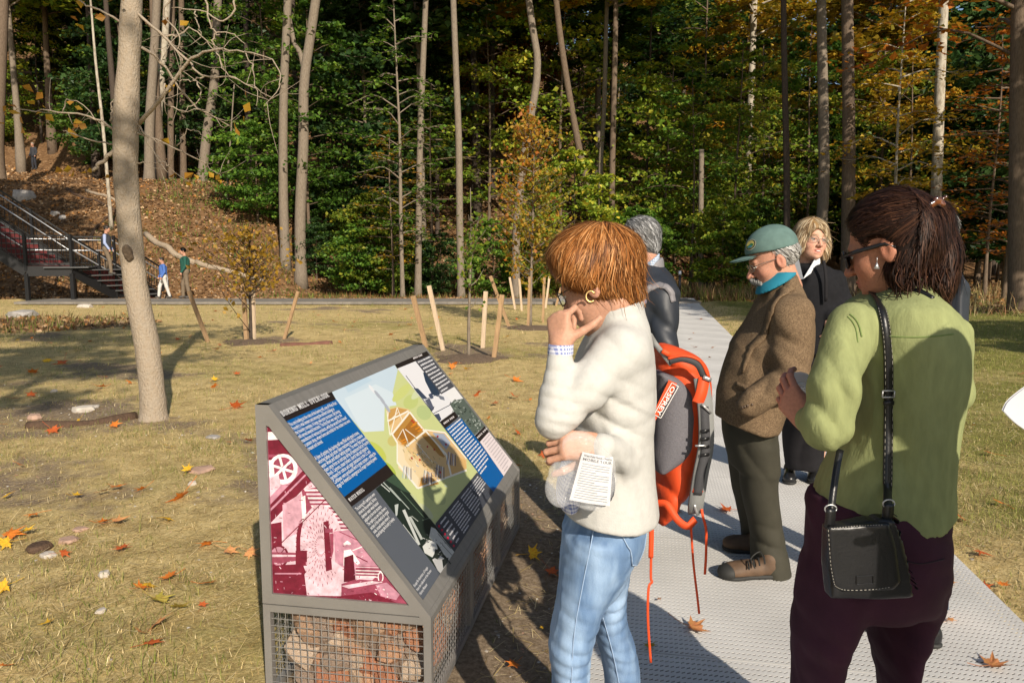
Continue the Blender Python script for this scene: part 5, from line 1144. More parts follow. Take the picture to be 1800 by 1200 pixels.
def seamline(A, pts, parent, m, w_=.0015, n_=26, off=.001, name='seam', th=.002):
    P = front(A, spline([at(*q) for q in pts], n_), off); mb = MB(); V, F = tube_np(P, w_, 5); mb.add(V, F); return pobj(mb, name, m, parent, True)
seamline(jn, [(1048, 905, 1.76), (1038, 960, 1.76), (1024, 1030, 1.77), (1010, 1110, 1.78), (1005, 1190, 1.78), (1003, 1290, 1.8)], W_, STITCH)
seamline(jn, [(1060, 1085, 1.96), (1070, 1120, 1.96), (1080, 1160, 1.97), (1090, 1210, 1.98)], W_, STITCH)
pk = onto(jn, [at(*q) for q in ((1076, 909, 1.8), (1136, 904, 1.85), (1134, 930, 1.86), (1111, 982, 1.88), (1102, 984, 1.87), (1083, 976, 1.84))], .0035)
g = np.array([[i, j] for i in range(9) for j in range(9)]) / 8.0
q4 = [pk[0], pk[1], pk[3], pk[5]]
gp = np.array([(q4[0] * (1 - a) + q4[1] * a) * (1 - b) + (q4[3] * (1 - a) + (q4[2] * .55 + pk[4] * .45) * a) * b for a, b in g]); gp = onto(jn, gp, .0035)
fi = np.array([[i * 9 + j, (i + 1) * 9 + j, (i + 1) * 9 + j + 1, i * 9 + j + 1] for i in range(8) for j in range(8)])
mb = MB(); mb.add(gp, fi); pobj(mb, 'back_pocket', DENIM, W_, True)
mb = MB()
for e_ in ([gp[i * 9] for i in range(9)], [gp[i * 9 + 8] for i in range(9)], [gp[j] for j in range(9)], [gp[72 + j] for j in range(9)]): V, F = tube_np(np.array(e_), .0018, 5); mb.add(V, F)
pobj(mb, 'pocket_seam', STITCH, W_, True)
SHOE_D = mat('shoe_dark', (.05, .045, .04), .5); SOLE = mat('shoe_sole', (.06, .055, .05), .8)
aw = at(1004, za, 1.92); shoe('shoe', (aw[0] - .19, aw[1] + .02), (aw[0] + .05, aw[1]), W_, SHOE_D, SOLE, zg=-.02)
aw2 = at(1098, za - 60, 2.13); shoe('shoe', (aw2[0] - .19, aw2[1] + .04), (aw2[0] + .05, aw2[1]), W_, SHOE_D, SOLE, zg=.036)
# hair: a full copper bob
hb = union([(pe(1052, 447, 1.905, 78, .105, 56), .03), (pe(1078, 485, 1.91, 50, .092, 48), .03), (pe(1002, 456, 1.875, 37, .075, 36), .03), (pe(1030, 478, 1.84, 42, .04, 32), .025), (pe(1088, 508, 1.92, 38, .078, 27), .02), (pe(1062, 500, 1.86, 26, .035, 26), .02), (pe(1100, 518, 1.925, 27, .07, 20), .02)], .03)
crown = at(1066, 396, 1.88)
def flowW(P, t):
    d = P - crown; d = nrm(d * [1, 1, .5]); return d * .75 + np.array([0.02, 0, -.75]) + np.array([.28, .0, -.1]) * (P[:, 2:3] < at(0, 490, 1.9)[2])
COPPER = [(.16, .058, .014), (.24, .088, .022), (.33, .125, .032), (.42, .18, .055), (.52, .26, .10), (.19, .07, .018), (.12, .042, .012)]
maskW = lambda c: ~((c[:, 0] < at(1020, 0, 1.86)[0]) & (c[:, 2] < at(0, 497, 1.86)[2]))
groom('hair', hb, HAIR, W_, 9500, flowW, .095, .0010, COPPER, mask=maskW, lift=.006, h=.006, seed=4, frizz=.15, basecol=(.10, .036, .010), clump=.003)
groom('loose_hair', hb, HAIR, W_, 650, flowW, .085, .0006, COPPER, mask=maskW, lift=.016, h=.006, seed=6, frizz=.32, base=False)
groom('loose_hair', hb, HAIR, W_, 420, lambda P, t: np.broadcast_to(V3(.12, 0, -1), P.shape), .055, .0008, COPPER, mask=lambda c: maskW(c) & (c[:, 2] < at(0, 505, 1.9)[2]), lift=.006, h=.006, seed=7, frizz=.22, base=False)
GLD = mat('gold', (.75, .5, .2), .3, metal=.9); BLKP = mat('black_plastic', (.012, .012, .013), .3, spec=.5)
er = at(1038, 521, 1.80); a_ = np.linspace(.4, 5.6, 14); mb = MB(); V, F = tube_np(np.stack([er[0] + .011 * np.cos(a_), er[1] + .002 * np.sin(a_), er[2] + .013 * np.sin(a_)], 1), .0024, 6); mb.add(V, F); pobj(mb, 'earring', GLD, W_, True)
def glasses(L, parent, m, lensm, s=1.0, sun_=False, w_=.026, h_=.018, th=.0016):
    mb = MB(); lb = MB()
    for sx in (-1, 1):
        a_ = np.linspace(0, 6.283, 20); P = np.array([L(sx * .033 + w_ * math.cos(t), .103 - .010 * abs(math.cos(t)) * (1 if sx * math.cos(t) > 0 else .2), -.002 + h_ * math.sin(t)) for t in a_]); V, F = tube_np(P, th * s, 5); mb.add(V, F); lb.poly(P[:-1])
        mb.tube([L(sx * (.033 + w_), .095, .004), L(sx * .078, .06, .006), L(sx * .083, -.01, .004), L(sx * .082, -.03, -.012)], th * s * (1.6 if sun_ else 1), 5)
    mb.tube([L(-.009, .106, .001), L(0, .109, .003), L(.009, .106, .001)], th * s, 5)
    o = pobj(mb, 'glasses', m, parent, True); pobj(lb, 'lens', lensm, o); return o
LENS = mat('clear_lens', (.9, .9, .9), .05, trans=.95, alpha=.35); SUNL = mat('sunglass_lens', (.015, .013, .012), .06, spec=.8)
glasses(WL, W_, BLKP, LENS, .98)
# --- clear bag with the printed leaflet in her lower hand
CLEAR = mat('clear_film', (.92, .93, .95), .12, alpha=.16, spec=.9, bump=1.0, bscale=30); PAPER = mat('paper', (.76, .76, .78), .7, transl=.3)
bag = thing('plastic_bag', at(1040, 790, 1.66), 'clear plastic bag with a printed mobile tour sheet, held below the white fleece elbow', 'bag')
P4 = [at(1024, 794, 1.665), at(1078, 803, 1.685), at(1072, 889, 1.675), at(1003, 880, 1.655)]
P4[3] = at(1001, 878, 1.655)
def quad_grid(q, n_, bulge): 
    G = np.array([[i, j] for i in range(n_ + 1) for j in range(n_ + 1)]) / n_; q = [np.array(v) for v in q]; nn = nrm(np.cross(q[1] - q[0], q[3] - q[0])); nn = nn if nn[1] < 0 else -nn
    P = np.array([(q[0] * (1 - a) + q[1] * a) * (1 - b) + (q[3] * (1 - a) + q[2] * a) * b + nn * bulge * math.sin(3.14 * a) for a, b in G]); F = np.array([[i * (n_ + 1) + j, (i + 1) * (n_ + 1) + j, (i + 1) * (n_ + 1) + j + 1, i * (n_ + 1) + j + 1] for i in range(n_) for j in range(n_)]); return P, F, nn
P, F, nn = quad_grid(P4, 8, .006); mb = MB(); mb.add(P, F); mb.add(P - nn * .0015, F[:, ::-1]); sheet = pobj(mb, 'leaflet', PAPER, bag, True)
mb = MB(); U_, V_ = P4[1] - P4[0], P4[3] - P4[0]; INK = mat('ink', (.05, .05, .06), .7)
on = lambda a, b, k=.0012: (P4[0] * (1 - a) + P4[1] * a) * (1 - b) + (P4[3] * (1 - a) + P4[2] * a) * b + nn * (.006 * math.sin(3.14 * a) + k)
def word(txt, a0, b0, a1, hh):
    V, F = font_mesh(txt); V = V / [V[:, 0].max(), .72, 1]
    Q = np.array([on(a0 + (a1 - a0) * v[0], b0 - hh * v[1]) for v in V]); mb.add(Q, [np.array([f for f in F if len(f) == k]) for k in (3, 4, 5) if any(len(f) == k for f in F)])
word('West Point Foundry Preserve', .06, .075, .95, .045); word('MOBILE TOUR', .05, .155, .95, .055)
g_ = np.random.default_rng(3)
for i in range(15):
    b = .22 + i * .05; e1 = .9 if i % 4 != 3 else g_.uniform(.3, .7); mb.add([on(.07, b), on(.5, b), on(e1, b), on(e1, b + .010), on(.5, b + .010), on(.07, b + .010)], np.array([[0, 1, 4, 5], [1, 2, 3, 4]]))
pobj(mb, 'lettering', INK, sheet)
ph = union([ellip(at(1056, 852, 1.70), (.035, .012, .055))]); soft('phone_case', cutz(ph, lambda P: np.abs(P[:, 1] - at(0, 0, 1.70)[1]) - .008, .004), .005, mat('dark_case', (.05, .05, .06), .4), bag)
film = union([(pe(1038, 838, 1.668, 46, .016, 60), .02), (pe(985, 850, 1.665, 26, .012, 40), .02), (pe(1020, 780, 1.66, 30, .022, 22), .02)]); film = displace(film, folds([(at(1000, 830, 1.65), (.8, 0, .6), 22, .004, .08), (at(1070, 850, 1.65), (.7, 0, -.7), 20, .004, .07)], ((16, .005), (40, .0025)), 9))
soft('film', film, .006, CLEAR, bag)
# --- orange rucksack slung behind her
ORNG = mat('orange_nylon', (.66, .075, .018), .6, var=.12, vscale=14, bump=.25, bscale=160, spec=.3); MESHG = mat('grey_mesh', (.13, .125, .14), .85, var=.15, vscale=200, bump=.9, bscale=260)
GREYS = mat('grey_webbing', (.22, .225, .22), .8, bump=.3, bscale=200); DKW = mat('dark_webbing', (.05, .05, .055), .8, bump=.5, bscale=150); SILV = mat('silver_buckle', (.5, .5, .5), .35, metal=.7)
YB = 2.10
rk = thing('rucksack', at(1195, 920, YB), 'orange rucksack with grey mesh back panel hanging behind the woman in white', 'rucksack')
pack = union([(loft([(602, 1150, 1180, .05, YB + .04), (632, 1146, 1236, .10, YB + .05), (680, 1146, 1252, .125, YB + .06), (760, 1146, 1246, .13, YB + .06), (830, 1146, 1222, .13, YB + .05), (880, 1146, 1196, .11, YB + .04), (912, 1146, 1172, .07, YB + .03)]), .02)])
pack = displace(pack, folds([(at(1190, 650, YB - .05), (.3, 0, 1), 18, .006, .1), (at(1180, 860, YB - .05), (.8, 0, .6), 16, .008, .1)], ((9, .006), (26, .002)), 8)); soft('bag_body', pack, .007, ORNG, rk)
mp_ = union([(loft([(652, 1150, 1165, .05, YB - .03), (668, 1150, 1200, .055, YB - .03), (700, 1150, 1222, .055, YB - .03), (770, 1148, 1223, .058, YB - .03), (800, 1146, 1212, .055, YB - .03), (828, 1150, 1170, .045, YB - .03)], .01), .01)]); soft('mesh_panel', mp_, .006, MESHG, rk)
lab = [at(x, y, YB - .094) for x, y in ((1150, 722), (1176, 668), (1190, 674), (1183, 690), (1150, 742))]
mb = MB(); mb.poly(lab); mb.poly([p + V3(0, .004, 0) for p in lab][::-1]); lb_ = pobj(mb, 'name_panel', ORNG, rk)
mb = MB(); a0, a1 = at(1179, 676, YB - .0965), at(1151, 726, YB - .0965); e1 = (a1 - a0); ln_ = np.linalg.norm(e1); e1 /= ln_; ev = nrm(at(1187, 683, YB - .0965) - a0); ev = nrm(ev - e1 * (ev @ e1)); V, F = font_mesh('OSPREY'); V = V / [V[:, 0].max(), 1, 1]
Q = a1 * 0 + a0 + ev * .004 + V[:, :1] * ln_ * e1 + V[:, 1:2] * .017 * ev; mb.add(Q, [np.array([f for f in F if len(f) == k]) for k in (3, 4, 5, 6) if any(len(f) == k for f in F)])
br = [a0 - e1 * .006 + ev * .0, a1 + e1 * .004 + ev * .0, a1 + e1 * .004 + ev * .021, a0 - e1 * .006 + ev * .021]
for i in range(4): mb.bar(br[i], br[(i + 1) % 4], .0016, .0008, (0, 1, 0))
pobj(mb, 'lettering', mat('white_print', (.8, .78, .75), .6), lb_)
def strap(name, pts, wpx, th, m, parent, nrml=(0, -1, 0), n_=24):
    P = spline([at(*q) for q in pts], n_); mb = MB(); ribbon(mb, P, rp(wpx, pts[0][2]), th, nrml); return pobj(mb, name, m, parent, True)
YS = YB - .10
strap('shoulder_strap', [(1232, 664, YS), (1240, 720, YS - .02), (1241, 780, YS - .03), (1232, 830, YS - .03), (1224, 880, YS - .02), (1222, 900, YS)], 26, .012, GREYS, rk)
strap('strap_pad', [(1236, 700, YS - .014), (1239, 740, YS - .028), (1240, 790, YS - .038), (1231, 835, YS - .038), (1226, 868, YS - .03)], 15, .010, DKW, rk)
for i, y in enumerate((758, 772, 786, 800)): strap('ladder_loop', [(1231, y, YS - .046), (1247, y - 2, YS - .046)], 5, .004, BLKP, rk, n_=3)
strap('carry_handle', [(1176, 634, YS), (1200, 630, YS - .01), (1226, 640, YS - .01), (1238, 662, YS)], 12, .010, DKW, rk); strap('handle_piping', [(1174, 630, YS - .004), (1202, 625, YS - .014), (1230, 634, YS - .014), (1245, 662, YS - .004)], 4, .006, ORNG, rk)
strap('load_strap', [(1238, 664, YS - .01), (1233, 690, YS - .02), (1226, 708, YS - .02)], 20, .004, ORNG, rk); strap('buckle', [(1236, 662, YS - .016), (1250, 668, YS - .016)], 7, .006, SILV, rk, n_=4); strap('buckle', [(1234, 710, YS - .03), (1250, 726, YS - .03)], 4, .005, SILV, rk, n_=4); strap('buckle', [(1222, 783, YS - .044), (1244, 783, YS - .044)], 3, .004, SILV, rk, n_=4)
strap('top_strap', [(1142, 588, 2.0), (1152, 604, 2.02), (1166, 622, YS), (1180, 640, YS)], 9, .005, GREYS, rk); strap('strap_keeper', [(1164, 616, YS - .01), (1178, 624, YS - .01)], 9, .006, ORNG, rk, n_=4)
strap('hip_belt', [(1150, 884, YS + .02), (1172, 886, YS), (1190, 912, YS - .02), (1208, 924, YS - .02), (1222, 912, YS - .01)], 13, .005, ORNG, rk)
strap('loose_strap', [(1146, 890, YS), (1145, 950, YS + .01), (1144, 1012, YS + .01), (1146, 1022, YS + .01), (1140, 1034, YS), (1139, 1090, YS), (1144, 1164, YS + .02)], 4.5, .002, ORNG, rk, n_=40)
strap('wide_strap', [(1142, 888, YS), (1145, 930, YS), (1144, 980, YS)], 9, .002, ORNG, rk)
strap('loose_strap', [(1214, 918, YS), (1219, 990, YS), (1226, 1050, YS), (1229, 1078, YS)], 4, .002, ORNG, rk, n_=30)
strap('loose_strap', [(1232, 880, YS), (1235, 905, YS - .02), (1241, 930, YS), (1241, 975, YS), (1239, 1009, YS)], 4.5, .002, ORNG, rk, n_=30); strap('tip_buckle', [(1220, 884, YS - .02), (1227, 905, YS - .02)], 6, .006, SILV, rk, n_=4); strap('strap_keeper', [(1218, 860, YS - .03), (1234, 866, YS - .03)], 9, .006, ORNG, rk, n_=4)
# ------------------------------------------------------------------ man in the tweed jacket and green cap
def tweed(n, l, vec, c):
    v = n.new('ShaderNodeTexVoronoi'); v.inputs['Scale'].default_value = 240; v.inputs['Randomness'].default_value = .3; l.new(vec, v.inputs['Vector']); s_ = n.new('ShaderNodeSeparateColor'); l.new(v.outputs['Color'], s_.inputs[0])
    m = n.new('ShaderNodeMix'); m.data_type = 'RGBA'; l.new(s_.outputs[0], m.inputs[0]); l.new(c, m.inputs[6]); m.inputs[7].default_value = (.11, .074, .045, 1); return m.outputs[2]
TWEED = mat('tweed', (.20, .138, .082), .9, var=.2, vscale=120, bump=.5, bscale=350, spec=.1, extra=tweed)
OLIVE = mat('dark_olive_cloth', (.045, .042, .030), .75, var=.12, vscale=20, bump=.2, bscale=300, spec=.25)
TEAL = mat('teal_cotton', (.01, .19, .28), .8, bump=.2, bscale=200)
CAPG = mat('green_cap_cotton', (.105, .17, .155), .85, var=.15, vscale=30, bump=.35, bscale=260, spec=.15)
BOOT = mat('brown_boot', (.105, .062, .035), .7, var=.3, vscale=25, bump=.3, bscale=120); BOOTS = mat('black_rubber', (.02, .02, .018), .7)
GREYH = hairmat('hair_grey')
SK2 = (.50, .25, .165)
YM = 3.42
Mf = tilt(basis((-.90, .12, -.36)), 0); Mc = at(1359, 456, YM)
Mhead, ML = head_sdf(Mc, Mf, 1.08, neck=at(1384, 505, YM), neck_r=.060, male=True)
inner = union([loft([(505, 1360, 1400, .05, YM), (580, 1320, 1400, .12, YM), (700, 1290, 1370, .11, YM)]), (capsule(at(1325, 760, YM), at(1348, 950, 3.5), .05, .035), .04), (capsule(at(1310, 760, 3.6), at(1318, 900, 3.75), .045, .035), .04)])
M_ = person('man in a green cap and brown tweed jacket, head bowed, hands in his pockets', [(Mhead, .0038, face_col(Mc, Mf, 1.08, SK2, lip=(.34, .12, .10), blush=(.50, .17, .12))), (inner, .018, SK2)], at(1340, 1000, 3.45) * [1, 1, 0])
eyes(ML, M_, 1.08, (.2, .25, .3))
jm = union([(loft([(484, 1368, 1398, .075, YM), (505, 1346, 1410, .12, YM), (525, 1331, 1420, .185, YM), (560, 1312, 1432, .205, YM), (600, 1288, 1433, .20, YM), (640, 1271, 1424, .19, YM), (680, 1261, 1405, .18, YM), (720, 1257, 1384, .18, YM), (752, 1258, 1372, .18, YM)]), .02),
            (pc((1392, 556, 3.24, 38), (1392, 662, 3.18, 29)), .03), (pc((1392, 662, 3.18, 29), (1318, 712, 3.19, 21)), .02)])
jm = cutz(jm, lambda P: (at(0, 744, YM)[2] - .10 * (P[:, 0] - at(1300, 0, YM)[0])) - P[:, 2] + .03 * np.cos(9 * (P[:, 0] - .9)), .008)
jm = displace(jm, folds([(at(1385, 668, 3.12), (.6, 0, .8), 11, .010, .11), (at(1340, 700, 3.14), (.9, 0, -.3), 12, .008, .09), (at(1375, 600, 3.15), (.5, 0, .85), 8, .008, .13), (at(1320, 620, 3.2), (.8, 0, .5), 7, .009, .14), (at(1400, 530, 3.2), (.9, 0, -.2), 8, .005, .1), (at(1290, 690, 3.22), (.7, 0, .6), 9, .007, .1)], ((5, .006), (14, .002)), 13, ((8, .008, (1, 1, 1.3)), (14, .004, (1.4, 1, 1)))))
jkM = soft('jacket', jm, .009, TWEED, M_)
sc_ = minus(loft([(478, 1352, 1400, .09, 3.41), (500, 1334, 1408, .105, 3.41), (520, 1326, 1412, .12, 3.41)], .012), loft([(460, 1360, 1396, .07, 3.41), (500, 1345, 1398, .085, 3.41), (530, 1340, 1400, .1, 3.41)], .006), .005)
sc_ = cutz(cutz(sc_, lambda P: P[:, 2] - (at(0, 506, 3.4)[2] + .62 * (P[:, 0] - at(1330, 0, 3.4)[0])), .008), lambda P: (at(0, 530, 3.4)[2] + .62 * (P[:, 0] - at(1330, 0, 3.4)[0])) - P[:, 2], .008)
soft('shirt_collar', displace(sc_, folds([], ((14, .004),), 5)), .006, TEAL, M_)
lp = [at(x, y, 3.40 - d) for x, y, d in ((1388, 482, .10), (1372, 500, .13), (1352, 520, .155), (1335, 545, .17), (1318, 580, .17), (1300, 620, .165), (1288, 650, .16))]
P = onto(jm, spline(lp, 24), .004); mb = MB(); nr_ = grad(jm[0], P); ribbon(mb, P, np.interp(np.linspace(0, 1, 24), [0, .3, .55, 1], [.045, .06, .05, .012]), .006, nr_); pobj(mb, 'lapel', TWEED, jkM, True)
P = onto(jm, [at(1262, 660, 3.25), at(1300, 664, 3.22)], .003); mb = MB(); ribbon(mb, spline(P, 6), .022, .005, grad(jm[0], spline(P, 6))); pobj(mb, 'pocket_flap', TWEED, jkM, True)
BTN = mat('brown_button', (.08, .05, .03), .4)
for i in range(4):
    b = onto(jm, [at(1304 + i * 5.5, 717 - i * 2.4, 3.14)], .002)[0]; soft('button', ellip(b, (.006, .004, .006)), .002, BTN, jkM)
tm = union([(loft([(700, 1270, 1372, .15, 3.45), (760, 1270, 1368, .16, 3.46), (820, 1284, 1366, .14, 3.48)]), .02), (loft([(780, 1300, 1368, .11, 3.42), (860, 1302, 1368, .10, 3.44), (930, 1316, 1377, .095, 3.46), (975, 1318, 1386, .125, 3.46), (1006, 1322, 1391, .135, 3.46)]), .03), (loft([(780, 1276, 1340, .11, 3.6), (860, 1288, 1336, .10, 3.68), (920, 1300, 1340, .09, 3.76), (962, 1306, 1348, .09, 3.8)]), .03)])
soft('trousers', displace(tm, folds([(at(1300, 760, 3.3), (.8, 0, .5), 9, .007, .12), (at(1350, 960, 3.4), (.2, 0, 1), 11, .008, .1), (at(1330, 830, 3.35), (.8, 0, .6), 7, .007, .14)], ((6, .004), (18, .0015)), 6, ((7, .007, (1, 1, .7)),))), .009, OLIVE, M_)
g0, g1 = ground(1268, 1012, .05), ground(1382, 1012, .05); sh_ = shoe('boot', (g0[0], g0[1] + .02), (g1[0], g1[1] + .04), M_, BOOT, BOOTS, w_=.055, hgt=.085, boot=.0)
g0, g1 = ground(1271, 958, .05), ground(1352, 968, .05); shoe('boot', (g0[0], g0[1]), (g1[0], g1[1]), M_, BOOT, BOOTS, w_=.055, hgt=.085, boot=.0)
for (x0, y0_, x1) in ((1268, 1012, 1382),):
    a, b = ground(x0, y0_, .05), ground(x1, y0_, .05); d_ = nrm(a - b); tcp = a + V3(0, .02, -.05) + d_ * -.045 + V3(0, 0, .062); Bq = np.stack([np.cross(d_, V3(0, 0, 1)), d_, V3(0, 0, 1)], 1)
    soft('toe_cap', cutz(ellip(tcp, (.055, .058, .040), Bq), lambda P: (b - P + d_ * .245) @ d_ * 1.0, .004), .005, BOOTS, M_)
mb = MB()                                     # laces
for i in range(4): mb.tube(spline([ground(1312 + i * 9, 1012, .05) + V3(0, -.035, .05 + .008 * i), ground(1314 + i * 9, 1012, .05) + V3(0, .0, .070 + .009 * i), ground(1318 + i * 9, 1012, .05) + V3(0, .05, .05 + .008 * i)], 6), .0042, 5)
mb.tube(spline([ground(1340, 1012, .05) + V3(0, -.01, .09), ground(1330, 1012, .05) + V3(0, -.03, .13), ground(1314, 1012, .05) + V3(0, -.04, .10), ground(1320, 1012, .05) + V3(0, -.055, .06)], 10), .003, 4); pobj(mb, 'laces', BOOTS, M_)
# cap: crown, peak, emblem
ML_ = lambda *p: Mc + Mf @ (np.array(p) * 1.08)
cr_ = minus(ellip(ML_(0, -.010, .050), np.array((.089, .108, .093)) * 1.08, Mf), ellip(ML_(0, -.010, .045), np.array((.080, .099, .085)) * 1.08, Mf), .004)
cutP = ML_(0, 0, .042); cutN = Mf @ nrm(V3(0, -.16, 1)); cr_ = cutz(cr_, lambda P: -((P - cutP) @ cutN), .004)
cap_ = soft('cap', displace(cr_, folds([], ((16, .002), (40, .0007)), 2)), .0045, CAPG, M_)
G2 = np.array([[a, b] for a in np.linspace(-.92, .92, 17) for b in np.linspace(0, 1, 7)]); pkv = np.array([ML_(.079 * math.sin(a) * (1 + .02 * b), .088 * math.cos(a) * 1.0 + b * .082 * max(.0, math.cos(a * 1.25)), .052 + b * .016 - .020 * abs(math.sin(a)) ** 2 - .014 * b * b) for a, b in G2])
fi = np.array([[i * 7 + j, (i + 1) * 7 + j, (i + 1) * 7 + j + 1, i * 7 + j + 1] for i in range(16) for j in range(6)]); mb = MB(); mb.add(pkv, fi[:, ::-1]); mb.add(pkv - Mf @ V3(0, 0, .005), fi); pobj(mb, 'cap_peak', CAPG, cap_, True)
EMB = mat('emblem', attr=True, rough=.8); mb = MB(); ec = ML_(-.045, .078, .098); en = grad(lambda P: cr_[0](P), np.array([ec]))[0]; e1 = nrm(np.cross(Mf[:, 2], en)); e2 = np.cross(en, e1)
ec = onto(cr_, [ec], .003)[0]
for k, (rx, ry, c) in enumerate(((.034, .026, (.55, .52, .40)), (.031, .023, (.03, .06, .045)), (.026, .0185, (.5, .42, .12)))): 
    a_ = np.linspace(0, 6.283, 24)[:-1]; V = ec + (np.cos(a_)[:, None] * e1 * rx + np.sin(a_)[:, None] * e2 * ry) + en * .0008 * k; V = onto(cr_, V, .0025 + .0007 * k); mb.poly(V, c)
for pts, c in ((((-.024, -.002), (-.012, -.015), (.012, -.015), (.024, -.002), (.008, .004), (-.01, -.004)), (.03, .16, .06)), (((-.012, -.012), (.012, -.014), (.016, -.008), (-.004, -.006)), (.05, .2, .35))): V = onto(cr_, [ec + e1 * a + e2 * b for a, b in pts], .0052); mb.poly(V, c)
pobj(mb, 'emblem', EMB, cap_)
GRH = [(.30, .29, .27), (.42, .41, .39), (.22, .21, .19), (.5, .49, .47)]
hb = minus(ellip(ML_(0, -.022, .022), np.array((.082, .096, .078)) * 1.08, Mf), ellip(ML_(0, .06, -.02), np.array((.11, .095, .12)) * 1.08, Mf), .01)
groom('hair', hb, GREYH, M_, 900, lambda P, t: np.broadcast_to(Mf @ V3(0, -.5, -.8), P.shape), .03, .0016, GRH, seg=4, h=.008, seed=8, lift=.003, basecol=(.2, .19, .18), mask=lambda c: (c - cutP) @ cutN < .005)
ms = union([(capsule(ML_(-.004, .108, -.052), ML_(-.032, .084, -.074), .010, .007), .004), (capsule(ML_(.004, .108, -.052), ML_(.032, .084, -.074), .010, .007), .004)])
groom('moustache', ms, GREYH, M_, 260, lambda P, t: np.broadcast_to(Mf @ V3(0, .1, -1), P.shape) + np.sign((P - Mc) @ Mf[:, 0])[:, None] * Mf[:, 0] * .7, .022, .0016, GRH, seg=4, h=.004, seed=9, basecol=(.25, .24, .22))
glasses(ML, M_, mat('thin_metal', (.4, .36, .3), .3, metal=.8), LENS, 1.08, w_=.024, h_=.016, th=.0014)

# ------------------------------------------------------------------ blonde woman in black
BLK = mat('black_knit', (.012, .012, .014), .9, var=.2, vscale=60, bump=.4, bscale=300, spec=.15); BLK2 = mat('black_cloth', (.014, .013, .015), .8, var=.2, vscale=20, spec=.2); WHC = mat('white_cotton', (.66, .67, .70), .8, bump=.15, bscale=150)
YBn = 4.65; Bf = tilt(basis((.16, -.98, .03)), -.10); Bc = at(1426, 422, YBn); SK3 = (.60, .33, .23)
Bhead, BL = head_sdf(Bc, Bf, 1.02, neck=at(1420, 478, YBn + .02), neck_r=.047, mouth_open=.007)
hb_ = hand_sdf(at(1459, 560, 4.52), (-.1, -.3, -.95), (.5, -.8, .2), side=1, curl=((.4, .6, .3),) * 4, s=.9)
inner = union([loft([(470, 1408, 1436, .045, YBn), (520, 1400, 1460, .08, YBn), (640, 1400, 1450, .09, YBn)]), (capsule(at(1415, 660, 4.7), at(1402, 815, 4.85), .06, .035), .03), (capsule(at(1445, 660, 4.7), at(1440, 815, 4.85), .06, .035), .03)])
B_ = person('smiling blonde woman in a black cardigan with a white collar, standing behind the cap', [(Bhead, .0042, face_col(Bc, Bf, 1.02, SK3, lip=(.50, .10, .09), blush=(.56, .24, .17), brow=(.20, .12, .06))), (hb_, .004, SK3), (inner, .02, SK3)], at(1425, 835, 4.85) * [1, 1, 0])
eyes(BL, B_, 1.02, (.12, .18, .22))
soft('teeth', ellip(BL(0, .092, -.069), np.array((.017, .008, .0045)), Bf), .0025, mat('teeth', (.75, .72, .66), .3), B_)
cd = union([(loft([(462, 1398, 1444, .07, YBn + .02), (474, 1386, 1466, .11, YBn + .02), (500, 1378, 1484, .13, YBn), (560, 1384, 1476, .135, YBn), (620, 1388, 1466, .14, YBn)]), .02), (pc((1470, 490, 4.62, 16), (1482, 530, 4.6, 15)), .02), (pc((1482, 530, 4.6, 15), (1460, 556, 4.52, 12)), .02), (pc((1386, 492, 4.62, 16), (1378, 560, 4.6, 14)), .02)])
cd = minus(cd, ellip(at(1412, 470, 4.52), (.05, .10, .12)), .01)
soft('cardigan', displace(cd, folds([(at(1475, 530, 4.5), (.5, 0, .8), 10, .006, .1)], ((8, .004),), 2)), .010, BLK, B_)
for nm, P in (('collar_point', ((1390, 468), (1386, 462), (1399, 450), (1404, 455), (1412, 490), (1403, 493))), ('collar_point', ((1441, 450), (1432, 456), (1424, 470), (1412, 490), (1437, 472), (1442, 462)))):
    V = np.array([at(x, y, 4.51 + .10 * (abs(x - 1412) / 30)) for x, y in P]); mb = MB(); mb.poly(V); mb.poly((V + V3(0, .008, 0))[::-1]); k = len(V); mb.add(np.vstack([V, V + V3(0, .008, 0)]), np.array([[i, k + i, k + (i + 1) % k, (i + 1) % k] for i in range(k)])); pobj(mb, nm, WHC, B_)
sk = loft([(590, 1386, 1470, .15, 4.7), (660, 1378, 1472, .17, 4.72), (720, 1376, 1464, .17, 4.75), (770, 1376, 1450, .12, 4.8), (822, 1380, 1446, .09, 4.85)])
soft('black_trousers', displace(sk, folds([(at(1420, 750, 4.6), (1, 0, .1), 8, .012, .3)], ((6, .006),), 3)), .012, BLK2, B_)
for px, in ((1398,), (1440,)): g0 = ground(px - 10, 836, .05); shoe('shoe', (g0[0] - .06, g0[1] - .16), (g0[0] + .02, g0[1] + .06), B_, BLKP, BOOTS, w_=.042)
bh = union([(ellip(BL(0, -.012, .045), (.098, .108, .096), Bf), .02), (ellip(BL(-.078, .01, -.045), (.035, .06, .085), Bf), .03), (ellip(BL(.075, .0, -.03), (.03, .055, .065), Bf), .03)])
bh = minus(bh, ellip(BL(.010, .115, -.03), (.063, .085, .100), Bf), .012)
part = BL(.03, .05, .14)
BLON = [(.26, .175, .095), (.36, .26, .15), (.46, .36, .23), (.17, .105, .055), (.54, .44, .30)]
groom('hair', bh, HAIR, B_, 1800, lambda P, t: nrm((P - part) * [1, 1, .3]) * .7 + np.array([0, 0, -.8]), .09, .0024, BLON, h=.009, seed=11, lift=.004, basecol=(.26, .16, .07))
groom('loose_hair', bh, HAIR, B_, 160, lambda P, t: nrm((P - part) * [1, 1, .3]) * .7 + np.array([0, 0, -.8]), .09, .0012, BLON, h=.009, seed=12, lift=.018, frizz=.3, base=False)
glasses(BL, B_, mat('thin_metal'), LENS, 1.02, w_=.023, h_=.015, th=.0012)
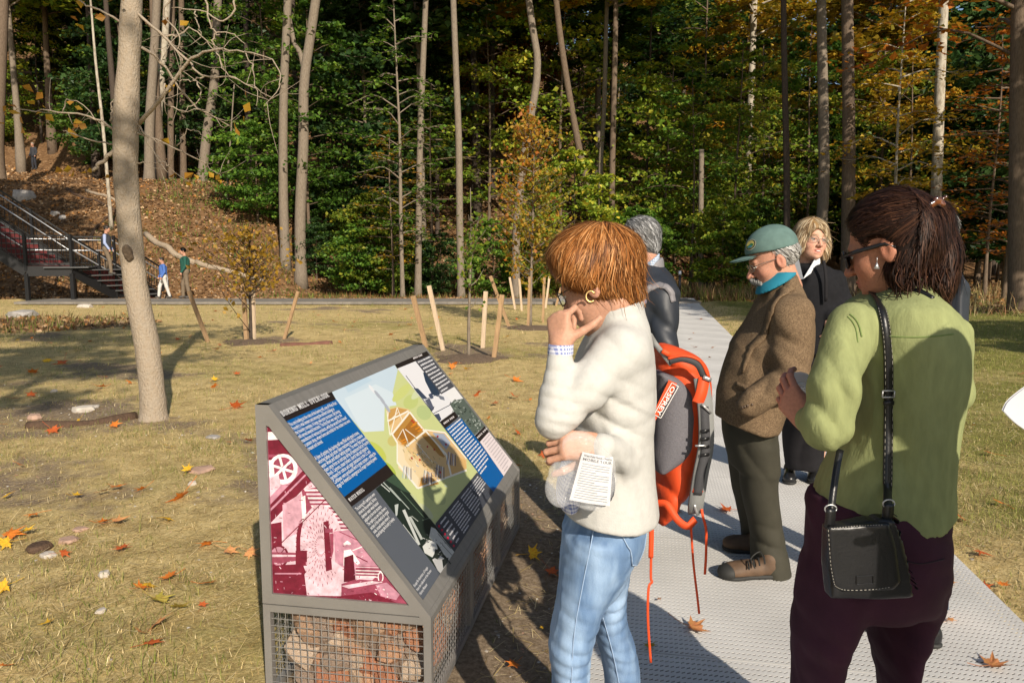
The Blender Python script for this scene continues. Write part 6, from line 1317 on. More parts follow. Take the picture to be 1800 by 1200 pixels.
mb = MB(); ribbon(mb, spline([at(1448, 458, 4.50), at(1452, 490, 4.48), at(1452, 530, 4.48)], 10), .018, .006); pobj(mb, 'bag_strap', BLK2, B_, True)

# ------------------------------------------------------------------ grey-haired man, dark windbreaker
NAVY = mat('dark_nylon', (.022, .026, .034), .5, var=.15, vscale=14, bump=.2, bscale=220, spec=.4); GRYN = mat('grey_nylon', (.20, .19, .20), .6, bump=.2, bscale=220)
YG = 3.75; Gf = tilt(basis((-.86, .45, -.22)), 0); Gc = at(1123, 428, YG); SK4 = (.46, .24, .16)
Ghead, GL_ = head_sdf(Gc, Gf, 1.0, neck=at(1142, 480, YG), neck_r=.062, male=True)
inner = union([loft([(480, 1125, 1155, .06, YG), (540, 1100, 1165, .1, YG), (690, 1095, 1150, .1, YG)]), (capsule(at(1095, 720, YG), at(1072, 960, YG), .05, .035), .03), (capsule(at(1085, 720, YG + .15), at(1070, 950, YG + .15), .05, .035), .03)])
G_m = person('grey-haired man in a dark windbreaker with a grey shoulder stripe, behind the white fleece', [(Ghead, .0042, face_col(Gc, Gf, 1.0, SK4)), (inner, .02, SK4)], at(1085, 980, YG) * [1, 1, 0])
eyes(GL_, G_m)
jg = union([(loft([(462, 1120, 1160, .08, YG), (476, 1104, 1174, .13, YG), (492, 1094, 1186, .20, YG), (520, 1086, 1193, .215, YG), (560, 1082, 1190, .20, YG), (620, 1080, 1180, .18, YG), (690, 1072, 1160, .18, YG)]), .02), (pc((1168, 520, 3.58, 26), (1168, 610, 3.52, 22)), .025), (pc((1168, 610, 3.52, 22), (1110, 640, 3.5, 17)), .02)])
jg = displace(jg, folds([(at(1160, 560, 3.5), (.75, 0, .65), 9, .008, .14), (at(1160, 610, 3.45), (.5, 0, .8), 10, .008, .1), (at(1140, 520, 3.5), (.7, 0, -.6), 8, .006, .1)], ((6, .004), (18, .0015)), 21, ((9, .008, (1, 1, 1.2)), (17, .004, (1, 1, 1)))))
jgo = soft('windbreaker', jg, .010, NAVY, G_m)
P = onto(jg, spline([at(*q, 3.5) for q in ((1130, 516), (1141, 502), (1156, 494), (1170, 498), (1180, 512), (1186, 530))], 30), .004); mb = MB(); ribbon(mb, P, rp(11, 3.5), .004, grad(jg[0], P)); pobj(mb, 'shoulder_stripe', GRYN, jgo, True)
cg = minus(loft([(452, 1128, 1166, .085, YG), (470, 1120, 1168, .10, YG), (486, 1116, 1168, .12, YG)], .01), loft([(440, 1134, 1158, .07, YG), (490, 1124, 1160, .09, YG)], .005), .004)
cg = cutz(cg, lambda P: P[:, 2] - (at(0, 478, YG)[2] + .62 * (P[:, 0] - at(1126, 0, YG)[0])), .006); soft('jacket_collar', cg, .007, GRYN, jgo)
cs = minus(loft([(440, 1130, 1160, .078, YG - .01), (480, 1122, 1158, .09, YG - .01)], .008), loft([(430, 1135, 1152, .064, YG), (490, 1128, 1150, .075, YG)], .005), .004); cs = cutz(cs, lambda P: P[:, 2] - (at(0, 472, YG)[2] + .75 * (P[:, 0] - at(1128, 0, YG)[0])), .005); soft('shirt_collar', cs, .006, mat('blue_check', (.55, .6, .68), .8, extra=checks(None, (.2, .28, .4), 90)), G_m)
soft('trousers', union([(loft([(680, 1072, 1150, .15, YG), (760, 1066, 1128, .14, YG), (900, 1054, 1098, .09, YG), (972, 1052, 1094, .085, YG)]), .02), (loft([(740, 1066, 1120, .12, YG + .18), (900, 1054, 1092, .09, YG + .2), (968, 1052, 1088, .085, YG + .2)]), .02)]), .012, OLIVE, G_m)
gx = ground(1075, 985, .05); shoe('shoe', (gx[0] - .2, gx[1]), (gx[0] + .06, gx[1]), G_m, SHOE_D, SOLE); shoe('shoe', (gx[0] - .2, gx[1] + .2), (gx[0] + .06, gx[1] + .2), G_m, SHOE_D, SOLE)
hb = minus(union([(ellip(GL_(0, -.020, .040), (.083, .100, .092), Gf), .02), (ellip(GL_(0, -.06, -.02), (.06, .045, .05), Gf), .02)]), union([(ellip(GL_(0, .10, -.03), (.12, .07, .115), Gf), .01), (ellip(GL_(-.085, -.008, -.012), (.03, .024, .036), Gf), .01), (ellip(GL_(.085, -.008, -.012), (.03, .024, .036), Gf), .01)], .01), .006)
groom('hair', hb, GREYH, G_m, 1300, lambda P, t: nrm(P - GL_(0, .06, .12)) + np.array([0, 0, -.4]), .035, .0020, [(.16, .16, .16), (.26, .26, .26), (.36, .36, .36), (.11, .11, .11)], seg=5, h=.008, seed=14, lift=.003, basecol=(.12, .12, .12))

# ------------------------------------------------------------------ dark-haired woman in a green shirt, from behind
LINEN = mat('green_linen', (.255, .28, .125), .9, var=.14, vscale=40, stretch=(1.2, 1.2, .4), bump=.55, bscale=150, bdist=.0026, spec=.12); PLUM = mat('plum_corduroy', (.050, .016, .029), .85, var=.2, vscale=12, bump=.35, bscale=240, spec=.2)
LEATH = mat('black_leather', (.010, .010, .011), .36, var=.2, vscale=25, bump=.35, bscale=160, spec=.5); STIT = mat('pale_stitch', (.30, .28, .24), .8)
YN = 1.78; Nf = tilt(basis((-.72, .62, -.30)), 0); Nc = at(1566, 434, 1.79); SK5 = (.42, .19, .115)
Nhead, NL = head_sdf(Nc, Nf, .95, neck=at(1582, 515, 1.80), neck_r=.052)
wrN = at(1421, 741, 1.72)
hn = hand_sdf(wrN, at(1394, 706, 1.765) - wrN, V3(-.62, -.78, -.1), side=-1, curl=((.25, .55, .35), (.3, .6, .4), (.35, .65, .4), (.45, .7, .4)), s=.95, thumb=(.7, .62, -.2), tbend=(.2, .3))
inner = union([loft([(520, 1560, 1605, .05, YN), (580, 1520, 1660, .09, YN), (720, 1530, 1660, .09, YN), (880, 1500, 1630, .08, YN)]), (capsule(at(1485, 950, 1.8), at(1440, zpy(.5, 1.8), 1.8), .045, .04), .03), (capsule(at(1440, zpy(.5, 1.8), 1.8), at(1430, zpy(.12, 1.82), 1.82), .035, .03), .03), (capsule(at(1600, 950, 1.84), at(1590, zpy(.5, 1.86), 1.86), .045, .04), .03), (capsule(at(1590, zpy(.5, 1.86), 1.86), at(1590, zpy(.12, 1.88), 1.88), .04, .03), .03)])
N_ = person('dark-haired woman in a green linen shirt and plum trousers, seen from behind', [(Nhead, .0032, face_col(Nc, Nf, .98, SK5, blush=(.42, .14, .08))), (hn, .0028, (.46, .20, .13)), (inner, .016, SK5)], at(1530, 1000, YN) * [1, 1, 0])
eyes(NL, N_, .98)
sn_ = union([(loft([(494, 1545, 1622, .075, 1.80), (512, 1520, 1640, .11, 1.80), (532, 1490, 1668, .145, YN), (556, 1470, 1692, .160, YN), (590, 1466, 1706, .168, YN), (640, 1476, 1710, .165, YN), (700, 1480, 1698, .16, YN), (770, 1470, 1686, .16, YN), (840, 1440, 1680, .165, YN), (900, 1424, 1680, .175, YN), (925, 1424, 1682, .18, YN)]), .02),
             (pc((1496, 572, 1.70, 40), (1466, 680, 1.64, 42)), .03), (pc((1466, 680, 1.64, 42), (1452, 748, 1.63, 40)), .02), (pc((1452, 748, 1.63, 38), (1424, 738, 1.73, 25)), .02), (pc((1674, 590, 1.88, 33), (1672, 690, 1.93, 28)), .05), (pc((1672, 690, 1.93, 28), (1632, 745, 2.06, 22)), .05)])
hemN = lambda P: np.interp(P[:, 0], [at(x, 0, YN)[0] for x in (1418, 1440, 1500, 1580, 1640, 1690)], [at(0, y, YN)[2] for y in (850, 862, 886, 905, 902, 892)]) - P[:, 2]
sn_ = displace(sn_, folds([(at(1470, 640, 1.56), (.95, 0, .25), 14, 0.0056, .11), (at(1450, 730, 1.54), (.8, 0, .6), 17, 0.0072, .08), (at(1510, 600, 1.6), (.9, 0, -.4), 17, 0.0052, .08), (at(1530, 680, 1.62), (.97, 0, .2), 10, 0.0056, .12), (at(1480, 790, 1.6), (.6, 0, .8), 16, 0.0056, .08), (at(1660, 700, 1.66), (1, 0, .15), 10, 0.0048, .12), (at(1600, 850, 1.6), (1, 0, .1), 8, 0.0040, .14), (at(1690, 640, 1.8), (.6, 0, .8), 12, 0.0048, .1), (at(1500, 850, 1.6), (.95, 0, -.3), 12, 0.0048, .1)], ((6, .003), (22, .001)), 33, ((11, .0050, (1.5, 1.5, .8)), (20, .0028, (1.2, 1.2, .9)), (30, .0014, (1, 1, 1)), (13, .0042, (2, 2, .45)))))
sn_ = cutz(sn_, hemN, .004)
snO = soft('linen_shirt', sn_, .0066, LINEN, N_)
cn = minus(loft([(484, 1540, 1626, .078, 1.80), (500, 1530, 1632, .092, 1.80), (520, 1520, 1640, .11, 1.80)], .008), loft([(470, 1546, 1618, .066, 1.80), (530, 1544, 1618, .076, 1.80)], .004), .004); soft('shirt_collar', displace(cn, folds([], ((12, .004),), 7)), .005, LINEN, snO)
DKST = mat('shirt_seam', (.15, .21, .06), .9)
seamline(sn_, [(1548, 588, 1.64), (1580, 592, 1.63), (1630, 592, 1.63), (1676, 587, 1.66)], snO, DKST, .0016, off=.0005); seamline(sn_, [(1494, 552, 1.67), (1503, 560, 1.66), (1510, 572, 1.65), (1515, 592, 1.64)], snO, DKST, .002, off=.0005); seamline(sn_, [(1490, 556, 1.67), (1499, 566, 1.66), (1505, 580, 1.65), (1508, 602, 1.64)], snO, DKST, .0016, off=.0005)
zc = lambda z, Y=1.8: zpy(z, Y)
tp = union([(loft([(868, 1416, 1674, .165, YN), (930, 1412, 1676, .185, YN), (985, 1410, 1675, .185, YN), (1030, 1402, 1660, .165, YN), (1058, 1398, 1650, .13, YN)]), .02), (loft([(1000, 1408, 1540, .15, 1.76), (1080, 1393, 1512, .135, 1.76), (1140, 1388, 1490, .12, 1.77), (1200, 1388, 1478, .11, 1.78), (zc(.3), 1380, 1466, .095, 1.8), (zc(.08), 1372, 1462, .10, 1.82)]), .03), (loft([(1000, 1530, 1672, .15, 1.84), (1054, 1526, 1657, .135, 1.85), (1140, 1524, 1624, .12, 1.86), (1200, 1538, 1622, .11, 1.87), (zc(.3), 1545, 1620, .095, 1.88), (zc(.08), 1540, 1620, .10, 1.9)]), .03)])
tp = displace(tp, folds([(at(1440, 1130, 1.62), (.5, 0, .85), 13, 0.0048, .11), (at(1420, 1180, 1.64), (.2, 0, 1), 14, 0.0042, .1), (at(1600, 1080, 1.68), (.7, 0, .7), 11, 0.0036, .12), (at(1640, 990, 1.66), (.3, 0, 1), 13, 0.0030, .1), (at(1570, 1170, 1.72), (.2, 0, 1), 14, 0.0036, .1)], ((6, .003), (20, .001)), 41, ((9, .006, (1, 1, 1.5)), (18, .003, (1, 1, 1.4))))); soft('trousers', tp, .0075, PLUM, N_)
seamline(tp, [(1590, 985, 1.6), (1620, 990, 1.6), (1660, 982, 1.64)], N_, mat('plum_seam', (.02, .006, .012), .9), .0018, off=.0005)
for px, Y in ((1425, 1.82), (1585, 1.9)): q = at(px, zc(.1, Y), Y); shoe('shoe', (q[0] - .11, q[1] + .16), (q[0] + .03, q[1] - .06), N_, SHOE_D, SOLE, zg=.037)
DARKH = [(.020, .009, .006), (.032, .014, .009), (.048, .021, .012), (.075, .033, .018), (.014, .007, .005), (.028, .012, .008)]
hs = union([(ellip(NL(0, -.014, .045), np.array((.084, .104, .088)), Nf), .02), (pe(1634, 385, 1.80, 28, .07, 32), .03), (pe(1640, 455, 1.80, 36, .075, 66), .03), (pe(1588, 460, 1.73, 30, .035, 48), .025), (pe(1638, 505, 1.78, 26, .05, 32), .03), (pe(1600, 420, 1.76, 40, .07, 60), .03)])
hs = minus(hs, ellip(NL(0, .125, -.04), (.13, .10, .125), Nf), .01); hs = minus(hs, ellip(NL(-.088, .012, -.016), (.030, .036, .048), Nf), .008)
clipP = at(1630, 366, 1.72)
def flowN(P, t):
    up = P[:, 2:3] > clipP[2] - .09; front = P[:, 0:1] < at(1612, 0, 1.75)[0]
    f1 = nrm(clipP - P + V3(0, 0, -.01)); f2 = nrm(V3(.10, 0, -1) + .25 * np.stack([wav(P, 14, 3), wav(P, 14, 4), 0 * P[:, 0]], 1)); return np.where(up & front, f1, f2)
groom('hair', hs, HAIR, N_, 9500, flowN, .10, .0009, DARKH, h=.006, seed=16, lift=.007, frizz=.13, basecol=(.012, .006, .004), clump=.004)
g_ = np.random.default_rng(8); mb = MB()      # loose strands over the collar
for i in range(150):
    x = g_.choice([g_.uniform(1572, 1605), g_.uniform(1612, 1668)]); y0 = g_.uniform(455, 490); y1 = y0 + g_.uniform(35, 62); Yd = 1.685 + .05 * g_.random(); P = spline([at(x, y0, Yd + .01), at(x + g_.normal(2, 5), (y0 + y1) / 2, Yd - .012), at(x + g_.normal(4, 8), y1, Yd - .005)], 7); V, F = tube_np(P, np.linspace(.0018, .0005, 7), 4); mb.add(V, F, DARKH[i % 6])
pobj(mb, 'loose_hair', HAIR, N_, True)
TORT = mat('tortoiseshell', (.16, .05, .018), .15, col2=(.03, .012, .008), vscale=60, spec=.8); cl_ = []
for k, a_ in enumerate((-.5, .1, .7)): q = clipP + V3(.012 * k - .008, -.012, .0); cl_.append((capsule(q + V3(-.012, 0, .010 * math.sin(a_) - .004), q + V3(.014, -.006, .012 + .006 * k), .0055, .0045), .003)); cl_.append((ellip(q + V3(.006, -.006, .018 * (1 if k == 1 else .4)), (.009, .005, .008)), .003))
soft('hair_clip', union(cl_), .0028, TORT, N_)
glasses(NL, N_, BLKP, SUNL, .98, sun_=True, w_=.029, h_=.021, th=.0032)
e0 = at(1542, 452, 1.705); mb = MB(); mb.tube([e0, e0 + V3(0, 0, -.012)], .0008, 5); mb.add(*[q for q in tube_np([e0 + V3(0, 0, -.012), e0 + V3(0, 0, -.017), e0 + V3(0, 0, -.026)], np.array([.001, .003, .007]), 8)]); pobj(mb, 'earring', SILV, N_, True)
q = at(1390, 717, 1.83); a_ = np.linspace(0, 6.28, 12); mb = MB(); V, F = tube_np(np.stack([q[0] + .009 * np.cos(a_), q[1] + .009 * np.sin(a_), q[2] + 0 * a_], 1), .0016, 5); mb.add(V, F); pobj(mb, 'ring', GLD, N_, True)
# what she holds: a clear cup and a folded sheet
cup = thing('plastic_cup', at(1422, 722, 1.88), 'clear plastic cup held by the woman in the green shirt', 'cup'); a_ = np.linspace(0, 6.283, 25)[:-1]
c0, c1 = at(1420, 735, 1.90), at(1416, 678, 1.90); V, F = tube_np([c0, (c0 + c1) / 2, c1, c1 + V3(0, 0, .002)], np.array([.030, .034, .038, .0395]), 24, cap=False); mb = MB(); mb.add(V, F); pobj(mb, 'cup_wall', CLEAR, cup, True)
mb = MB(); aa = np.linspace(0, 6.283, 25); V, F = tube_np(np.stack([c1[0] + .039 * np.cos(aa), c1[1] + .039 * np.sin(aa), c1[2] + 0 * aa], 1), .0018, 6); mb.add(V, F); pobj(mb, 'cup_rim', mat('clear_rim', (.8, .82, .85), .15, alpha=.5, spec=.9), cup, True)
def sheet_obj(name, label, rows, thk=.004, m=PAPER):   # a curved sheet: rows of (px, py, Y)
    R_ = [spline([at(*q) for q in r], 12) for r in rows]; R_ = np.stack([spline(np.stack(R_)[:, i], 8) for i in range(12)], 1); k = 12; P = R_.reshape(-1, 3); F = np.array([[i * k + j, (i + 1) * k + j, (i + 1) * k + j + 1, i * k + j + 1] for i in range(7) for j in range(11)])
    o = P.mean(0); mb = MB(); mb.add(P - o, F); mb.add(P - o + V3(.001, thk, 0), F[:, ::-1]); return tag(mb.obj(name, m, None, True, loc=o), label, 'paper')
sheet_obj('folded_sheet', 'curled white sheet held behind the clear cup', [[(1388, 660, 1.93), (1394, 700, 1.90), (1398, 738, 1.88)], [(1394, 655, 1.95), (1402, 690, 1.92), (1404, 735, 1.90)], [(1412, 654, 1.97), (1416, 690, 1.95), (1414, 735, 1.93)], [(1430, 664, 1.97), (1430, 695, 1.96), (1426, 735, 1.94)], [(1438, 680, 1.97), (1436, 700, 1.96), (1432, 735, 1.95)]])
# shoulder bag
YBG = 1.555; sb_ = thing('shoulder_bag', at(1530, 1040, YBG), 'small black leather shoulder bag with long strap against plum trousers', 'bag')
def prism_soft(pts, Y, dh, r): # rounded slab from a pixel outline
    Q = np.array([at(x, y, Y)[[0, 2]] for x, y in pts]); Cn = Q.mean(0)
    def f(P):
        p = P[:, [0, 2]]; d = None; n_ = len(Q); dm = np.full(len(p), 1e9); ins = np.ones(len(p), bool); ar = np.sum(Q[:, 0] * np.roll(Q[:, 1], -1) - np.roll(Q[:, 0], -1) * Q[:, 1])
        for i in range(n_):
            a, b = Q[i], Q[(i + 1) % n_]; ba = b - a; t = np.clip(((p - a) @ ba) / (ba @ ba), 0, 1); dm = np.minimum(dm, np.linalg.norm(p - a - t[:, None] * ba, axis=1)); cr = ba[0] * (p[:, 1] - a[1]) - ba[1] * (p[:, 0] - a[0]); ins &= (cr * np.sign(ar) > 0)
        d2 = np.where(ins, -dm, dm) + r; dz = np.abs(P[:, 1] - Y) - dh + r; return np.minimum(np.maximum(d2, dz), 0) + np.sqrt(np.maximum(d2, 0) ** 2 + np.maximum(dz, 0) ** 2) - r
    lo = V3(Q[:, 0].min(), Y - dh, Q[:, 1].min()); hi = V3(Q[:, 0].max(), Y + dh, Q[:, 1].max()); return f, lo, hi
bb = displace(prism_soft([(1450, 922), (1500, 915), (1545, 906), (1572, 903), (1582, 960), (1609, 1034), (1590, 1045), (1530, 1048), (1454, 1046), (1449, 990)], YBG, .026, .012), folds([], ((10, .004), (30, .001)), 3)); soft('bag_body', bb, .005, LEATH, sb_)
fl = displace(prism_soft([(1452, 924), (1560, 918), (1572, 960), (1580, 1020), (1568, 1033), (1480, 1038), (1463, 1028), (1456, 990)], YBG - .024, .008, .006), folds([], ((12, .003),), 4)); flO = soft('bag_flap', fl, .0045, LEATH, sb_)
mb = MB(); q = [(1454, 932), (1458, 985), (1465, 1026), (1482, 1036), (1530, 1035), (1568, 1030)]; P = spline([at(x, y, YBG - .033) for x, y in q], 70); P = onto(fl, P, .0008)
for i in range(0, 68, 2): mb.tube([P[i], P[i + 1]], .0008, 4)
P2 = onto(fl, spline([at(1462, 928, YBG - .033), at(1510, 922, YBG - .033), at(1556, 922, YBG - .033)], 40), .0008)
for i in range(0, 38, 2): mb.tube([P2[i], P2[i + 1]], .0008, 4)
tag(pobj(mb, 'stitching', STIT, flO), kind='stuff'); mb = MB(); c_ = onto(fl, [at(1505, 1012, YBG - .033), at(1534, 1010, YBG - .033), at(1534, 1024, YBG - .033), at(1505, 1026, YBG - .033)], .0012)
for i in range(4): mb.tube([c_[i], c_[(i + 1) % 4]], .0009, 4)
pobj(mb, 'leather_patch', LEATH, flO)
P = spline([at(*q) for q in ((1558, 912, 1.545), (1560, 860, 1.575), (1561, 790, 1.595), (1562, 700, 1.60), (1561, 620, 1.597), (1555, 565, 1.605), (1546, 532, 1.63), (1532, 513, 1.665))], 50); P = front(sn_, P, .004); P[:8] = spline([at(1558, 912, 1.545), at(1560, 890, 1.56), P[8]], 9)[:8]
nrS = np.broadcast_to(nrm(V3(-.15, -1, .1)), P.shape); mb = MB(); ribbon(mb, P, np.interp(np.linspace(0, 1, 50), [0, .6, 1], [rp(16, 1.58), rp(16, 1.6), rp(12, 1.62)]), .004, nrS); st_ = pobj(mb, 'bag_strap', LEATH, sb_, True)
mb = MB(); sd_ = nrm(np.cross(np.gradient(P, axis=0), nrS))
for s_ in (-1, 1):
    for i in range(8, 40): a = P[i] + sd_[i] * s_ * .0075 + nrS[i] * .0032; b = P[i + 1] + sd_[i + 1] * s_ * .0075 + nrS[i + 1] * .0032; mb.tube([a, a + (b - a) * .55], .0006, 4)
tag(pobj(mb, 'stitching', STIT, st_), kind='stuff')
P = spline([at(*q) for q in ((1532, 513, 1.665), (1545, 506, 1.68), (1580, 506, 1.685), (1618, 512, 1.69), (1640, 524, 1.69))], 24); P = front(sn_, P, .004); mb = MB(); ribbon(mb, P, .010, .004, (-.1, -1, .5)); pobj(mb, 'bag_strap', LEATH, sb_, True)
P = spline([at(*q) for q in ((1459, 915, 1.545), (1464, 870, 1.56), (1471, 820, 1.585), (1477, 790, 1.61))], 14); mb = MB(); ribbon(mb, P, rp(12, 1.57), .004, (-.3, -1, 0)); pobj(mb, 'bag_strap', LEATH, sb_, True)
for x, y, Y in ((1459, 893, 1.54), (1561, 884, 1.548)):
    c = at(x, y, Y); a_ = np.linspace(0, 6.283, 14); mb = MB(); V, F = tube_np(np.stack([c[0] + .0125 * np.cos(a_), c[1] + 0 * a_ - .003, c[2] + .009 * np.sin(a_)], 1), .0018, 5); mb.add(V, F); pobj(mb, 'strap_ring', SILV, sb_, True); mb = MB(); ribbon(mb, spline([c + V3(0, -.003, .0), c + V3(0, -.004, -.018), c + V3(0, .0, -.042)], 6), rp(17, Y), .006); pobj(mb, 'strap_tab', LEATH, sb_, True)
c = front(sn_, [at(1561, 692, 1.62)] * 5, .009)[2]; mb = MB(); k = rp(11, 1.6)
for a, b in (((-1, .55), (1, .55)), ((1, .55), (1, -.55)), ((1, -.55), (-1, -.55)), ((-1, -.55), (-1, .55))): mb.tube([c + V3(a[0] * k, -.002, a[1] * k), c + V3(b[0] * k, -.002, b[1] * k)], .0018, 6)
pobj(mb, 'strap_buckle', SILV, sb_, True); strap('strap_keeper', [(1553, 708, c[1] - .001), (1571, 708, c[1] - .001)], 7, .004, LEATH, sb_, n_=3)

# ------------------------------------------------------------------ man mostly hidden behind her, and the reader at the frame's edge
YH = 2.95; Hf = basis((-.75, .6, -.1)); Hc = at(1624, 420, YH)
Hh, HL = head_sdf(Hc, Hf, 1.0, neck=at(1656, 468, YH), neck_r=.06, male=True)
JEAN2 = mat('dark_denim', (.030, .055, .10), .85, var=.2, vscale=30, bump=.3, bscale=400)
inner = union([loft([(470, 1635, 1670, .06, YH), (540, 1610, 1680, .1, YH), (760, 1610, 1670, .1, YH)]), (capsule(at(1630, 800, YH), at(1620, 1080, YH), .05, .035), .03), (capsule(at(1650, 800, YH + .1), at(1640, 1080, YH + .1), .05, .035), .03)])
H_ = person('grey-haired man in a dark jacket and blue jeans mostly hidden behind the green shirt', [(Hh, .005, face_col(Hc, Hf, 1.0, SK4)), (inner, .02, SK4)], at(1640, 1100, YH) * [1, 1, 0])
soft('jacket', displace(union([(loft([(456, 1632, 1672, .08, YH), (476, 1615, 1690, .14, YH), (500, 1600, 1695, .2, YH), (560, 1592, 1692, .2, YH), (680, 1592, 1684, .18, YH), (800, 1596, 1676, .18, YH)]), .02), (pc((1678, 510, YH - .12, 24), (1676, 660, YH - .16, 20)), .02)]), folds([], ((7, .006),), 3)), .012, NAVY, H_)
soft('jeans', displace(union([(loft([(780, 1596, 1674, .16, YH), (900, 1594, 1664, .13, YH), (1020, 1590, 1654, .095, YH), (1112, 1590, 1652, .09, YH)]), .02), (loft([(800, 1610, 1680, .14, YH + .16), (1000, 1620, 1672, .1, YH + .18), (1088, 1620, 1668, .09, YH + .18)]), .02)]), folds([(at(1630, 1060, YH - .1), (0, 0, 1), 10, .006, .1)], ((8, .004),), 3)), .010, JEAN2, H_)
gx = ground(1622, 1128, .05); shoe('shoe', (gx[0] - .16, gx[1] + .16), (gx[0] + .06, gx[1] - .02), H_, BLKP, BOOTS); shoe('shoe', (gx[0] - .08, gx[1] + .3), (gx[0] + .1, gx[1] + .12), H_, BLKP, BOOTS)
hb = minus(ellip(HL(0, -.016, .035), (.084, .104, .095), Hf), ellip(HL(0, .12, -.04), (.13, .09, .12), Hf), .01)
groom('hair', hb, GREYH, H_, 900, lambda P, t: nrm(P - HL(0, .06, .12)) + np.array([0, 0, -.4]), .035, .0022, [(.22, .22, .21), (.32, .32, .30), (.16, .16, .15)], seg=4, h=.009, seed=24, lift=.003, basecol=(.25, .25, .24))
# reader at the right edge: mostly beyond the frame, and the one whose shadow falls on the green shirt
TEALD = mat('dark_teal_cloth', (.008, .045, .050), .85, var=.15, vscale=20)
ec = V3(1.17, 1.0, 0); Ef = basis((-.62, .75, -.25)); Ehc = ec + V3(0, 0, 1.60); Eh, EL = head_sdf(Ehc, Ef, 1.0, neck=ec + V3(.02, -.03, 1.44), neck_r=.055)
wE = at(2060, 800, 1.08); heE = hand_sdf(wE, V3(-.8, .35, .3), V3(-.1, -.95, .3), side=1, curl=((.4, .6, .3),) * 4, s=.95, forearm=wE + V3(.08, -.06, -.03))
LL = lambda z, a, b, dx=0, dy=0: (z, ec[0] + dx, ec[1] + dy, a, b)
def loftw(T, endk=.02):
    px = lambda t: (zpy(t[0], t[2]), 900 + FPX * (t[1] - t[3]) / (t[2] * CP - (t[0] - CAM_H) * SP), 900 + FPX * (t[1] + t[3]) / (t[2] * CP - (t[0] - CAM_H) * SP), t[4], t[2]); T = sorted(T); S = spline(np.array(T), 50); z0, z1 = T[0][0], T[-1][0]
    def f(P):
        z = np.clip(P[:, 2], z0, z1); cx, cy, a, b = (np.interp(z, S[:, 0], S[:, i]) for i in (1, 2, 3, 4)); x, y = P[:, 0] - cx, P[:, 1] - cy; k0 = np.sqrt((x / a) ** 2 + (y / b) ** 2); k1 = np.sqrt((x / a ** 2) ** 2 + (y / b ** 2) ** 2) + 1e-6; return smax(k0 * (k0 - 1) / k1, np.maximum(z0 - P[:, 2], P[:, 2] - z1), endk)
    A_ = np.array(T); return f, V3((A_[:, 1] - A_[:, 3]).min(), (A_[:, 2] - A_[:, 4]).min(), z0), V3((A_[:, 1] + A_[:, 3]).max(), (A_[:, 2] + A_[:, 4]).max(), z1)
shE = ec + V3(-.12, .12, 1.34); elE = ec + V3(-.17, .0, 1.06)
inner = union([loftw([LL(.8, .1, .1), LL(1.2, .1, .1), LL(1.44, .05, .05)]), (capsule(ec + V3(-.09, 0, .8), ec + V3(-.09, 0, .1), .05, .035), .03), (capsule(ec + V3(.09, 0, .8), ec + V3(.09, 0, .1), .05, .035), .03), (capsule(shE, elE, .03, .03), .02)])
E_p = person('reader in dark teal clothes at the right edge holding a white booklet', [(Eh, .006, SK5), (heE, .003, SK1), (inner, .02, SK5)], ec)
soft('teal_coat', union([(loftw([LL(.56, .20, .17), LL(.9, .19, .155), LL(1.2, .20, .15), LL(1.36, .19, .13), LL(1.45, .08, .08)]), .02), (capsule(shE, elE, .062, .052), .03), (capsule(elE, wE + V3(.07, -.05, -.03), .05, .038), .02)]), .014, TEALD, E_p)
soft('trousers', union([(loftw([LL(.09, .06, .07, -.09), LL(.5, .075, .08, -.09), LL(.8, .10, .12, -.06)]), .02), (loftw([LL(.09, .06, .07, .09), LL(.5, .075, .08, .09), LL(.8, .10, .12, .06)]), .02)]), .014, OLIVE, E_p)
for dx in (-.09, .09): shoe('shoe', (ec[0] + dx - .1, ec[1] + .18), (ec[0] + dx + .03, ec[1] - .07), E_p, SHOE_D, SOLE)
groom('hair', minus(ellip(EL(0, -.016, .035), (.088, .108, .098), Ef), ellip(EL(0, .125, -.04), (.13, .09, .12), Ef), .01), HAIR, E_p, 700, lambda P, t: nrm(P - EL(0, .05, .13)) + np.array([0, 0, -.6]), .06, .0025, DARKH, seg=4, h=.01, seed=25, basecol=(.02, .012, .008))
tc_ = sheet_obj('booklet', 'white booklet entering the picture at the right edge', [[(1764, 722, 1.16), (1784, 742, 1.14), (1812, 762, 1.12)], [(1772, 706, 1.18), (1796, 724, 1.16), (1826, 742, 1.14)], [(1790, 690, 1.2), (1816, 705, 1.18), (1846, 720, 1.16)], [(1812, 674, 1.22), (1840, 688, 1.2), (1868, 702, 1.18)]], .006)
# ------------------------------------------------------------------ finding the ground under a pixel
def hit(px, py, y0=4.0, y1=120.0):
    d = ray(px, py); t = np.linspace(y0, y1, 2400) / d[1]; P = V3(0, 0, CAM_H) + d * t[:, None]; g = P[:, 2] - height(P[:, 0], P[:, 1]); k = np.nonzero(g < 0)[0]
    return P[k[0]] if len(k) else P[-1]
